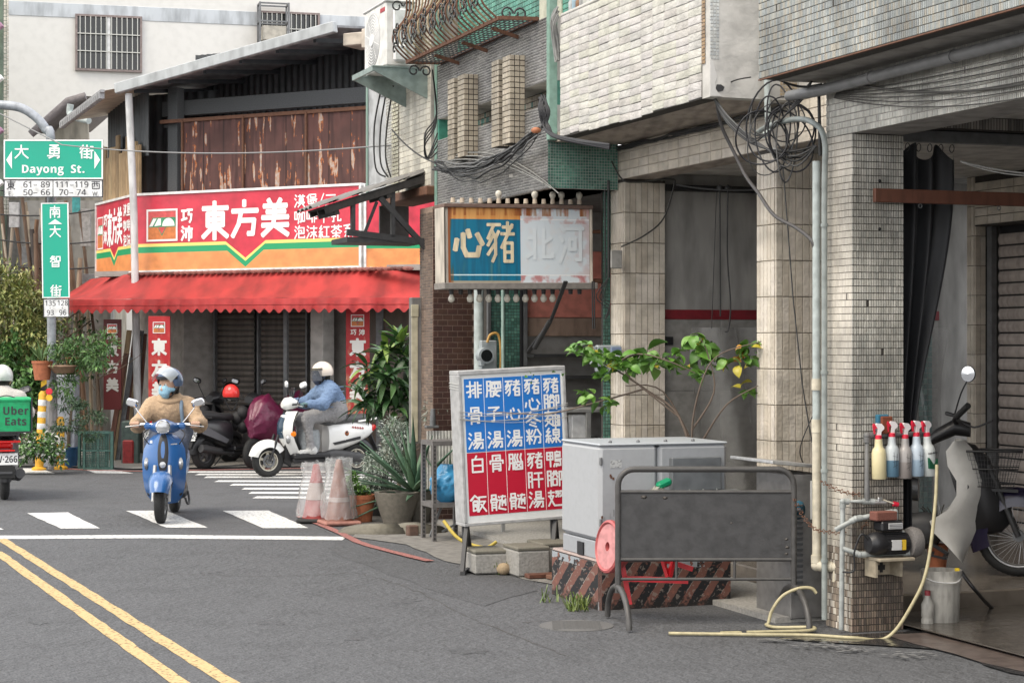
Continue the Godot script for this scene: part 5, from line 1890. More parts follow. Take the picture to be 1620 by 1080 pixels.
func greenery():
	var yg := [lin(.25, .26, .08), lin(.18, .21, .06), lin(.30, .29, .11), lin(.12, .16, .05)]
	var gg := [lin(.06, .14, .04), lin(.09, .18, .05), lin(.045, .10, .03), lin(.13, .23, .07)]
	var dk := [lin(.035, .075, .035), lin(.05, .10, .045), lin(.025, .055, .028)]
	plant("yard_tree", "large loose yellow-green tree at the left edge behind the street pole", "tree", gp(20, 741) + V(0, 0, -1.5), 2.6, [[at(20, 480, 27.0), V(.65, .6, .5), 4200], [at(-30, 560, 27.0), V(.6, .6, .5), 2600], [at(50, 530, 26.8), V(.3, .5, .3), 2000]], .10, .036, yg, .06, 14, 3)
	plant("yard_bush", "broad-leaved green bush at the left edge under the loose tree", "bush", gp(30, 741) + V(0, 0, -.8), 1.3, [[at(32, 590, 26.6), V(.3, .5, .3), 700], [at(50, 640, 26.4), V(.26, .45, .3), 600], [at(10, 660, 26.5), V(.3, .4, .3), 400], [at(-5, 600, 26.7), V(.3, .5, .3), 600]], .12, .07, gg, .03, 8, 4)
	plant("flowering_shrub", "low leafy shrub with small white flowers at the foot of the street pole", "shrub", gp(62, 743), .5, [[at(62, 705, 25.1), V(.30, .26, .25), 1100], [at(40, 715, 25.1), V(.2, .2, .2), 400], [at(84, 718, 25.0), V(.16, .16, .2), 300]], .07, .035, gg + [lin(.5, .5, .46)], .012, 10, 5)
	plant("young_tree", "slim young tree with bright green leaves between the street pole and the shop", "tree", gp(140, 740) + V(0, 0, -.2), 1.9, [[at(118, 565, 25.8), V(.34, .28, .3), 700], [at(150, 560, 25.6), V(.25, .22, .3), 500], [at(165, 545, 25.6), V(.16, .14, .2), 240], [at(105, 610, 25.8), V(.2, .2, .2), 260]], .09, .03, gg, .022, 9, 6)
	plant("bonsai", "small dark layered pine-like tree growing in the blue tub", "tree", gp(108, 739) + V(0, .25, 0), .75, [[at(112, 640, 25.2), V(.22, .08, .2), 500], [at(100, 672, 25.2), V(.26, .07, .2), 420], [at(142, 660, 25.1), V(.24, .08, .2), 460], [at(135, 690, 25.1), V(.2, .07, .15), 260]], .06, .016, dk, .03, 6, 7)
	var vine := MB.new()
	for k in 500:
		var p := at(rng.randf_range(45, 150), rng.randf_range(500, 600), rng.randf_range(27.5, 28.5))
		vine.col = (gg[rng.randi() % 4] as Color) * rng.randf_range(.5, 1.0)
		leaf_quad(vine, p, V(rng.randfn(), rng.randfn() - .5, rng.randfn()).normalized(), Vector3.UP, .09, .05)
	tag(put(vine, "creeper", K.leaf), "loose green creeper in front of the yard wall beside the awning", "creeper", "", "stuff")
	# tub, crates, cabinet
	var mb := MB.new()
	var t := thing("blue_tub", "blue plastic tub holding the small dark tree beside the green crates", "tub", Transform3D(Basis(), gp(108, 739)))
	mb.lathe([Vector2(0, 0), Vector2(.11, 0), Vector2(.14, .26), Vector2(.15, .26), Vector2(.15, .285), Vector2(.13, .285), Vector2(.12, .2), Vector2(0, .2)], 24)
	put(mb, "shell", mat("blue tub plastic", lin(.03, .11, .24), .5, "grime", 1.5), t)
	var cg := mat("green crate plastic", lin(.05, .12, .10), .6, "grime", 1.4)
	for k in 2:
		t = thing("plastic_crate", ["front one of two green plastic crates stood on end on the far kerb", "rear one of two green plastic crates, behind the other and next to the blue tub"][k], "crate", Transform3D(Basis(Vector3.UP, deg_to_rad(6)), gp(152, 743.5) + V(-.10 * k, 0, -.16 - .13 * k)), "green plastic crates on end")
		mb = MB.new()
		mb.bb(V(-.2, 0, 0), V(.2, .03, .14)); mb.bb(V(-.2, .49, 0), V(.2, .52, .14)); mb.bb(V(-.2, .03, 0), V(-.17, .49, .14)); mb.bb(V(.17, .03, 0), V(.2, .49, .14))
		mb.bb(V(-.17, .25, .10), V(.17, .275, .13)); mb.bb(V(-.01, .03, .10), V(.01, .49, .13))
		put(mb, "frame", cg, t)
		mb = MB.new()
		for j in 20: mb.bar(V(-.17, .04 + j * .023, .115), V(.17, .04 + j * .023, .115), .006, .008)
		for j in 15: mb.bar(V(-.16 + j * .023, .03, .112), V(-.16 + j * .023, .49, .112), .006, .008)
		put(mb, "lattice", cg, t)
	t = thing("junction_cabinet", "grey steel cabinet with a black and yellow warning strip behind the street pole", "cabinet", Transform3D(Basis(), gp(88, 741) + V(-.02, 0, -.25)))
	mb = MB.new()
	mb.bb(V(-.25, 0, -.3), V(.22, 1.28, 0), .01)
	put(mb, "body", mat("cabinet grey", lin(.36, .38, .42), .5, "grime", 1.2), t)
	for k in 4:
		mb = MB.new()
		mb.col = [lin(.7, .42, .02), lin(.02, .02, .02)][k % 2]
		mb.prism(poly([-.25, .95 + k * .08, -.17, 1.0 + k * .08, -.17, 1.08 + k * .08, -.25, 1.03 + k * .08]), .001, .004)
		put(mb, "warning_stripe", K.matte, t)
	potted("terracotta_pot", "terracotta pot with a spiky plant standing on the grey cabinet, left of the street pole", at(66, 601, 25.75), .14, .26, K.terracotta, "pots on the cabinet")
	t = thing("clay_basin", "wide shallow brown clay basin on the grey cabinet, right of the street pole", "basin", Transform3D(Basis(), at(100, 590, 25.75)))
	mb = MB.new()
	mb.lathe([Vector2(0, 0), Vector2(.12, 0), Vector2(.2, .09), Vector2(.22, .09), Vector2(.21, .11), Vector2(.17, .08), Vector2(0, .05)], 24)
	put(mb, "bowl", mat("brown clay", lin(.26, .16, .10), .7, "grime", 2.0), t)
	t = thing("spiky_plant", "spiky green plant in the terracotta pot left of the street pole", "plant", Transform3D(Basis(), at(66, 572, 25.75)))
	var l := MB.new()
	l.col = lin(.10, .17, .06)
	leaf_quad(l, Vector3.ZERO, Vector3.UP, Vector3.BACK, .30, .04, .2, .1)
	var lm := l.mesh()
	for k in 12: piece(lm, "blade", K.leaf, t, Transform3D(Basis.from_euler(V(rng.randf_range(-.7, .7), rng.randf() * TAU, rng.randf_range(-.6, .6))), Vector3.ZERO))
	potted("terracotta_pot", "orange pot low behind the shrub right of the street pole, under the young tree", at(118, 588, 26.2), .13, .2, K.terracotta, "pots on the cabinet")
	# odds and ends in the shade left of the blue scooter
	for q in [[186, 705, .16, .62, lin(.07, .10, .09), "stack of dark green crates in the shade under the awning", "dark_crate"], [205, 742, .26, .16, lin(.14, .15, .15), "low dark tub in the shade under the awning", "dark_tub"], [183, 742, .1, .35, lin(.3, .03, .03), "faded red board leaning behind the green crates", "red_board"]]:
		mb = MB.new()
		mb.col = q[4]
		var p := gp(q[0], 741) + V(0, 0, -.9 - q[2] * .5)
		mb.box(p + V(0, q[3] / 2, 0), V(q[2] * 1.6, q[3], .3), .02)
		tag(put(mb, q[6], K.matte), q[5], "crate" if q[6] == "dark_crate" else "tub" if q[6] == "dark_tub" else "board")
# ---------------------------------------------------------------- the hanging sign
func heart_sign():
	var t := thing("hanging_light_sign", "rusty hanging light box, half blue with cream characters, half faded white, edged with bulbs", "shop sign", L(-1.105, 2.21, -4.5, 0, 0, .6))
	var W := 1.28; var H := .63; var D := .24
	var mb := MB.new()
	mb.bb(V(.01, .01, -D), V(W - .01, H - .01, -.025), .004)
	put(mb, "box", mat("rusty pale sheet", lin(.50, .45, .38), .7, "streak", 1.0), t)
	var fm := mat("rust-brown frame", lin(.15, .095, .075), .8, "grime", 2.0)
	mb = MB.new()
	mb.bb(V(-.01, H - .01, -D - .01), V(W + .005, H + .02, .01), .004)
	put(mb, "top_rail", fm, t)
	mb = MB.new()
	mb.bb(V(-.02, -.04, -D - .01), V(W + .03, .012, .035), .004)
	put(mb, "bottom_rail", mat("dirty grey rail", lin(.22, .2, .18), .8, "grime", 2.0), t)
	for q in [[-.012, -.004, -D], [W - .014, W + .004, -.2]]:
		mb = MB.new()
		mb.bb(V(q[0], .012, q[2]), V(q[1], H - .01, -.005), .003)
		put(mb, "side_rail", mats["rusty pale sheet"], t)
	# printed face
	var im := Image.create(512, 256, false, Image.FORMAT_RGB8)
	var n := FastNoiseLite.new(); n.seed = 77; n.frequency = .02; n.fractal_octaves = 4
	for y in 256:
		for x in 512:
			var u := x / 512.0; var v := y / 256.0
			var st := n.get_noise_2d(x * 2.0, y * .15)
			var g := n.get_noise_2d(x * 1.0 + 900, y)
			var c := Color(.79, .82, .84)
			if u < .505:
				c = Color(.0, .42, .54).lerp(Color(.02, .31, .43), clampf(st + .3, 0, 1))
				c = c.lerp(Color(.45, .55, .5), clampf((st - .25) * 1.4, 0, .5))
				if v < .15: c = Color(.84, .62, .36).lerp(Color(.75, .47, .22), clampf(st + .4, 0, 1))
				if v > .97: c = Color(.62, .58, .5)
				if v > .885 and v < .9: c = Color(.82, .88, .88)
			else:
				var pink := clampf((u - .88) * 5.0 + g * .7 - .1, 0, 1)
				c = c.lerp(Color(.70, .54, .54), pink * .8)
				c = c.lerp(Color(.80, .80, .80), clampf(g, 0, 1))
				if (v > .14 and v < .155) or (v > .89 and v < .905): c = Color(.88, .88, .88)
				if v < .2: c = c.lerp(Color(.72, .52, .5), clampf(g * 1.2 + .1, 0, .6))
				if v > .9: c = c.lerp(Color(.66, .36, .36), clampf(g * 1.5 + .1, 0, .7))
			var rustl := clampf((.03 - u) * 40.0 + st * 1.5, 0, 1) if u < .06 else 0.0
			if v < .10: rustl = maxf(rustl, clampf(st * 1.6 + .15, 0, .9))
			c = c.lerp(Color(.55, .29, .12), rustl)
			im.set_pixel(x, y, c)
	var fmz := mat("weathered sign print", lin(1, 1, 1), .45)
	fmz.albedo_color = Color.WHITE
	fmz.albedo_texture = ImageTexture.create_from_image(im)
	mb = MB.new()
	mb.quad(V(.03, .012, -.02), V(W - .02, .012, -.02), V(W - .02, H - .01, -.02), V(.03, H - .01, -.02))
	for k in mb.u.size(): mb.u[k].y = 1.0 - mb.u[k].y
	put(mb, "face", fmz, t)
	mb = MB.new()
	glyph(mb, "心", .07, .50, .27, .30, .048, -.017)
	glyph(mb, "豬", .35, .53, .26, .37, .030, -.017)
	put(mb, "lettering", K.cream_print, t)
	mb = MB.new()
	glyph(mb, "北", .69, .47, .26, .28, .034, -.017)
	glyph(mb, "河", .98, .50, .24, .34, .034, -.017)
	put(mb, "faded_lettering", mat("faded print", lin(.615, .66, .685), .5), t)
	# sockets and bulbs
	var so := MB.new()
	so.lathe([Vector2(.021, 0), Vector2(.017, .04), Vector2(0, .04)], 10)
	var sm := so.mesh()
	var bu := MB.new()
	bu.lathe([Vector2(.012, .035), Vector2(.016, .045), Vector2(.028, .07), Vector2(.026, .09), Vector2(.014, .104), Vector2(0, .107)], 12)
	var bm := bu.mesh()
	var smt := mat("bulb socket", lin(.42, .35, .27), .6)
	var bmt := mat("dusty bulb glass", lin(.5, .47, .4), .12)
	for k in 15:
		piece(sm, "socket", smt, t, T(.10 + k * .079, H + .034, -.10))
		if k in [5, 9, 11, 12, 14]: piece(bm, "bulb", bmt, t, T(.10 + k * .079, H + .034, -.10))
	for k in 15:
		piece(sm, "socket", K.dark_steel, t, T(.08 + k * .08, -.04, -.10, 0, 0, 180))
		if k < 12 and k != 1: piece(bm, "bulb", bmt, t, T(.08 + k * .08, -.04, -.10, 0, 0, 180))
	mb = MB.new()
	mb.tube([V(W, H * .7, -.12), V(W + .12, H * .7, -.12)], .016, 8); mb.tube([V(W, .03, -.12), V(W + .14, .03, -.12)], .02, 8)
	put(mb, "wall_arm", K.rust, t)
func menu_sign():
	var t := thing("menu_board", "standing light box menu with blue and red columns of white characters on a dark stand", "menu sign", L(-1.255, .365, -3.55, 0, 0, 2.6))
	var W := .845; var H := 1.15
	var mb := MB.new()
	mb.bb(V(0.0, 0.0, -.20), V(W, H, -.006), .012)
	put(mb, "light_box", mat("light box white", lin(.74, .75, .74), .4, "faint", 1.0), t)
	mb = MB.new()
	for e in [[-.012, -.012, W + .012, .012], [-.012, H - .02, W + .012, H + .012], [-.012, .012, .012, H - .02], [W - .012, .012, W + .012, H - .02]]: mb.bb(V(e[0], e[1], -.205), V(e[2], e[3], .008), .004)
	put(mb, "rim", mat("light box rim", lin(.42, .42, .42), .45, "grime", 1.5), t)
	var x0 := .035; var x1 := .815; var yb := .065; var ym := .545; var yt := 1.10
	mb = MB.new(); mb.prism(poly([x0, ym, x1, ym, x1, yt, x0, yt]), -.004, -.0035); put(mb, "blue_field", mat("menu blue", lin(.015, .17, .55), .35), t)
	mb = MB.new(); mb.prism(poly([x0, yb, x1, yb, x1, ym - .006, x0, ym - .006]), -.004, -.0035); put(mb, "red_field", mat("menu red", lin(.5, .01, .035), .35), t)
	mb = MB.new()
	var cw := (x1 - x0) / 5.0
	for k in range(1, 5): mb.bb(V(x0 + cw * k - .0018, yb, -.0035), V(x0 + cw * k + .0018, yt, -.0028))
	put(mb, "column_line", K.lettering, t)
	var up := ["排骨湯", "腰子湯", "豬心湯", "豬心冬粉", "豬腳麵線"]
	var dn := ["白飯", "骨髓", "腦髓", "豬肝湯", "鴨腳翅"]
	for c in 5:
		mb = MB.new()
		var s := cw * .86
		for q in [[up[c], ym + .018, yt - .018], [dn[c], yb + .02, ym - .026]]:
			var w: String = q[0]
			var step: float = (q[2] - q[1] - s) / (w.length() - 1)
			for k in w.length():
				var hh := s * (1.0 if w.length() < 4 else .95)
				glyph(mb, w[k], x0 + cw * c + (cw - s) / 2, q[2] - k * step, s, hh, .0155, -.0025)
		put(mb, "lettering", K.lettering, t)
	var st := MB.new()
	for x in [.02, .74]:
		st.bar(V(x, 0, -.03), V(x - .10, -.36, .10), .03, .03); st.bar(V(x, 0, -.03), V(x + .12, -.36, -.30), .03, .03)
		st.bar(V(x, 0, -.1), V(x, -.34, -.1), .03, .03)
		st.bar(V(x - .10, -.345, .12), V(x + .12, -.345, -.32), .035, .03)
	st.bar(V(-.0, -.335, .0), V(.9, -.30, .0), .04, .03)
	put(st, "stand", K.dark_steel, t)
	mb = MB.new()
	for k in 5:
		var y := .72 + rng.randf() * .14
		mb.tube(sag(V(-.02, y, .012), V(W + .02, y + rng.randf_range(-.08, .05), .012), .04), .0022, 4)
	for k in 3: mb.tube([V(-.015, 1.02 + k * .02, .012), V(-.015, 1.03 + k * .02, -.21)], .003, 4)
	put(mb, "tie_wire", mat("pale wire", lin(.4, .4, .38), .5), t)
	# blocks below
	var bs := [[-.86, -3.30, "hollow concrete block, left one, under the middle of the menu board", .19], [-.62, -3.42, "hollow concrete block, right one, beside the grey cabinet under the menu board", .20], [-1.10, -3.55, "pale concrete block lying behind the stand of the menu board", .15]]
	for q in bs:
		var o := thing("concrete_block", q[2], "concrete block", L(q[0], 0.01, q[1], rng.randf_range(-6, 6)), "concrete blocks under the menu board")
		mb = MB.new()
		mb.bb(V(-.13, 0, -.16), V(.13, q[3], .16), .012)
		put(mb, "body", mats["concrete"], o)
		mb = MB.new()
		mb.bb(V(-.13, q[3], -.16), V(.13, q[3] + .028, .16), .008)
		put(mb, "top_rim", mat("dark mossy concrete", lin(.17, .16, .13), .9, "grain", 2.0), o)
	mb = MB.new()
	mb.ball(Vector3.ZERO, V(.06, .045, .05), 10, 6)
	tag(put(mb, "round_stone", mat("tan stone", lin(.32, .24, .15), .9, "grain", 2.0)), "round tan stone on the ground beside the concrete block", "stone").transform = L(-1.02, .05, -3.35)
	mb = MB.new()
	mb.tube(spline([L(-1.22, .34, -4.2).origin, L(-1.12, .2, -4.1).origin, L(-.95, .14, -4.0).origin, L(-.85, .18, -4.0).origin], 5), .014, 7)
	tag(put(mb, "yellow_hose", mat("yellow hose", lin(.55, .42, .08), .5)), "short yellow hose behind the menu board stand", "hose")
	for k in 3:
		mb = MB.new()
		mb.bb(V(-.2, 0, -.05), V(.25, .03, .05), .004)
		tag(put(mb, "scrap_board", [K.wood, K.rust, K.steel][k]), ["dark flat scrap board on the ground under the menu board", "rusty flat bar on the ground under the menu board", "grey flat scrap by the foot of the grey cabinet"][k], "scrap").transform = L(-.75 + k * .12, .012 + k * .002, -3.05 + k * .1, 12 * k)
func stripe_material() -> StandardMaterial3D:
	var im := Image.create(512, 192, false, Image.FORMAT_RGB8)
	var n := FastNoiseLite.new(); n.seed = 91; n.frequency = .03; n.fractal_octaves = 5
	for y in 192:
		for x in 512:
			var g := n.get_noise_2d(x, y)
			var q := fposmod((x - (192 - y) * .62 + g * 5.0) / 74.0, 1.0)
			var c := Color(.10, .10, .11) if q < .52 else Color(.42, .28, .245)
			if q < .56 and q > .52 and g > -.1: c = Color(.52, .5, .48)
			if g > .36: c = c.lerp(Color(.50, .46, .43), .75)
			if g < -.4: c = c.lerp(Color(.52, .33, .27), .6)
			if y > 150: c = c.lerp(Color(.12, .11, .10), clampf((y - 150) / 60.0 + n.get_noise_2d(x * 2, y * 2), 0, .85))
			if y < 34 and x < 150 and g > -.2: c = Color(.55, .57, .59)
			im.set_pixel(x, y, c)
	var m := mat("striped plinth paint", lin(1, 1, 1), .85)
	m.albedo_color = Color.WHITE
	m.albedo_texture = ImageTexture.create_from_image(im)
	return m
func cabinet_and_barrier():
	var P := thing("striped_plinth", "low concrete plinth with worn black and pink diagonal stripes under the grey cabinet", "plinth", L(-1.067, 0, -1.382))
	var sm := stripe_material()
	var mb := MB.new()
	var d := .85; var w := .95; var h := .325
	mb.quad(V(0, 0, -d), V(0, 0, -.02), V(0, h - .02, -.02), V(0, h - .02, -d))
	mb.quad(V(.02, 0, 0), V(w, 0, 0), V(w, h - .02, 0), V(.02, h - .02, 0))
	for k in 4: mb.u[k] = Vector2([0.0, .48, .48, 0.0][k], [1.0, 1.0, 0.02, 0.02][k])
	for k in 4: mb.u[4 + k] = Vector2([.5, 1.5, 1.5, .5][k], [1.0, 1.0, 0.02, 0.02][k])
	mb.quad(V(0, 0, -.02), V(.02, 0, 0), V(.02, h - .02, 0), V(0, h - .02, -.02))
	mb.quad(V(w, 0, 0), V(w, 0, -d), V(w, h - .02, -d), V(w, h - .02, 0))
	put(mb, "painted_sides", sm, P)
	mb = MB.new()
	mb.bb(V(.0, h - .021, -d), V(w, h, -.0), .015)
	put(mb, "worn_top", mat("worn plinth top", lin(.34, .27, .25), .9, "grain", 2.0), P)
	var C := thing("electric_cabinet", "pale grey double utility cabinet with rounded top, standing on the striped plinth", "utility cabinet", L(-1.06, .325, -1.40))
	var gm := mat("utility grey", lin(.30, .312, .33), .45, "faint", 1.3)
	var gs := mat("utility grey paler", lin(.35, .362, .378), .5, "faint", 1.0)  # slightly paler, rougher grey for the left module
	for k in 2:
		mb = MB.new()
		var x0 := [.0, .425][k] as float
		var x1 := [.42, .93][k] as float
		mb.bb(V(x0, .12, -.68), V(x1, .745, 0), .025)
		put(mb, "module", [gs, gm][k], C)
	mb = MB.new()
	mb.bb(V(.01, .0, -.67), V(.92, .115, -.015), .006)
	put(mb, "skirt", gm, C)
	mb = MB.new()
	mb.bb(V(-.002, .005, -.38), V(.012, .09, -.28))
	put(mb, "skirt_slot", K.black, C)
	mb = MB.new()
	mb.bb(V(.0, .742, -.68), V(.93, .758, .0), .008)
	put(mb, "lid", mat("lid grey", lin(.36, .385, .41), .45, "faint", 1.0), C)
	mb = MB.new()
	mb.bb(V(.50, .44, .0), V(.86, .66, .05), .006)
	put(mb, "dark_hatch", mat("hatch grey", lin(.13, .14, .15), .5, "grime", 1.0), C)
	mb = MB.new()
	mb.bb(V(.42, .425, .0), V(.98, .44, .14), .003)
	for k in 4: mb.ball(V(.52 + k * .1, .445, .06), Vector3.ONE * .007, 8, 4)
	put(mb, "hatch_shelf", mat("shelf grey", lin(.2, .215, .22), .5, "grime", 1.0), C)
	mb = MB.new()
	for q in [[.08, .55], [.085, .54], [.1, .53], [.24, .3], [.02, .28]]: mb.box(V(q[0], q[1], .002), V(.012, .018, .003))
	put(mb, "paint_chip", K.rust, C)
	mb = MB.new()
	for k in 4: mb.ball(V(.12 + k * .2, .764, -.1), V(.014, .012, .014), 8, 5)
	put(mb, "lid_bolt", K.steel, C)
	for q in [[.40, .45], [.44, .45]]:
		mb = MB.new()
		mb.bb(V(q[0] - .008, q[1] - .03, .0), V(q[0] + .008, q[1] + .03, .012), .003)
		put(mb, "latch", K.steel, C)
	for y in [.22, .62]:
		mb = MB.new()
		mb.bb(V(.004, y, -.01), V(.02, y + .05, .01), .003)
		put(mb, "hinge", K.steel, C)
	mb = MB.new()
	mb.bb(V(.08, .60, .0), V(.16, .65, .0025))
	put(mb, "worn_label", mat("worn label", lin(.44, .45, .45), .6, "chip", 2.0), C)
	mb = MB.new()
	for k in 22:
		var y := rng.randf_range(.12, .3)
		var l := rng.randf_range(.02, .08)
		var x := rng.randf_range(.02, .4)
		mb.bb(V(x, y, .0), V(x + rng.randf_range(.002, .006), y + l, .0012))
	put(mb, "drip_stain", mat("drip stain", lin(.19, .19, .19), .7), C, "stuff")
	# brush on the shelf
	var b := thing("scrub_brush", "green scrubbing brush with pale bristles lying on the cabinet shelf", "brush", L(-.66, .795, -1.31, 10, 0, 20))
	mb = MB.new()
	mb.box(V(.03, .015, 0), V(.11, .05, .06), .015)
	put(mb, "handle", mat("brush green", lin(.0, .22, .10), .4), b)
	mb = MB.new()
	for k in 90:
		mb.col = lin(.5, .48, .42) * rng.randf_range(.6, 1.2)
		var p := V(rng.randf_range(-.05, .02), rng.randf_range(-.012, .02), rng.randf_range(-.03, .03))
		mb.bar(p, p + V(-.05, -.02 + rng.randf_range(-.02, .02), 0), .004, .004)
	put(mb, "bristles", K.matte, b)
	# barrier
	var B := thing("barrier", "dark grey steel tube barrier with a blank sheet panel on arched feet", "barrier", T(.655, 0, -11.70))
	var W := 1.085
	var bm := mat("barrier paint", lin(.075, .072, .07), .5, "grime", 1.5, .2)
	mb = MB.new()
	var p := [V(0, .2, 0), V(0, .85, 0)]
	for k in 7:
		var a := PI - k / 6.0 * PI / 2
		p.append(V(.10 + .10 * cos(a), .862 + .10 * sin(a), 0))
	for k in 7:
		var a := PI / 2 - k / 6.0 * PI / 2
		p.append(V(W - .10 + .10 * cos(a), .862 + .10 * sin(a), 0))
	p.append(V(W, .2, 0))
	mb.tube(p, .019, 12)
	put(mb, "tube_frame", bm, B)
	for y in [.822, .405, .284]:
		mb = MB.new()
		mb.tube([V(.01, y, 0), V(W - .01, y, 0)], .012 if y > .3 else .010, 8)
		put(mb, "cross_bar", bm, B)
	for x in [.36, .72]:
		mb = MB.new()
		mb.tube([V(x, .284, 0), V(x, .405, 0)], .009, 8)
		put(mb, "spacer", bm, B)
	mb = MB.new()
	mb.bb(V(.015, .41, -.004), V(W - .015, .815, .004))
	put(mb, "panel", mat("barrier panel", lin(.052, .051, .052), .45, "grime", 1.2, .1, "soft_n", .15), B)
	mb = MB.new()
	for q in [[.16, .79, .02], [.29, .785, .016], [1.04, .44, .012], [1.045, .48, .014], [1.04, .53, .012], [.7, .63, .008]]: mb.ball(V(q[0], q[1], .004), V(q[2], q[2] * .6, .0015), 8, 4)
	put(mb, "scrape", mat("bare scrape", lin(.09, .08, .072), .7), B)
	for x in [0.0, W]:
		mb = MB.new()
		var f := []
		for k in 13:
			var a := PI * k / 12
			f.append(V(x + .05 * cos(a), .225 * sin(a) + .012, .30 * cos(a)))
		mb.tube(f, .019, 10)
		mb.bar(V(x, .20, 0), V(x, .30, 0), .05, .012)
		put(mb, "arched_foot", bm, B)
	# fallen red stand
	var R := thing("fallen_red_stand", "fallen red sign stand with a faded round pink base, behind the barrier", "sign stand", T(.645, .45, -12.0))
	mb = MB.new()
	mb.xf = Transform3D(Basis(Vector3.UP, deg_to_rad(24)) * Basis(Vector3.BACK, deg_to_rad(84)).scaled(Vector3.ONE * .93), Vector3.ZERO)
	mb.lathe([Vector2(0, -.10), Vector2(.06, -.10), Vector2(.13, -.07), Vector2(.172, -.01), Vector2(.182, .03), Vector2(.180, .052), Vector2(.165, .06), Vector2(.155, .048), Vector2(.03, .048), Vector2(.028, .02), Vector2(0, .02)], 32)
	put(mb, "round_base", mat("faded red plastic", lin(.44, .10, .10), .5, "grime", 2.0), R)
	mb = MB.new()
	mb.xf = Transform3D(Basis(Vector3.UP, deg_to_rad(24)) * Basis(Vector3.BACK, deg_to_rad(84)).scaled(Vector3.ONE * .93), Vector3.ZERO)
	mb.lathe([Vector2(.031, .0495), Vector2(.153, .0495)], 32)
	put(mb, "faded_face", mat("faded pink plastic", lin(.56, .24, .24), .6, "grime", 2.0), R)
	var rm := mat("bright red paint", lin(.50, .012, .02), .4, "grime", 1.2)
	mb = MB.new()
	mb.bar(V(.08, -.19, .08), V(.46, -.20, .12), .05, .03)
	mb.bar(V(.05, .0, -.02), V(.5, -.14, .0), .03, .03)
	put(mb, "pole", rm, R)
	for q in [[.27, .335], [.38, .345]]:
		mb = MB.new()
		mb.bar(V(q[0] - .02 if q[0] < .3 else q[0] + .03, .10, .05), V(q[1], -.18, .08), .04, .02)
		put(mb, "leg", rm, R)
	mb = MB.new()
	mb.bar(V(.03, .02, .0), V(.10, -.36, .02), .04, .03)
	put(mb, "foot_bar", rm, R)
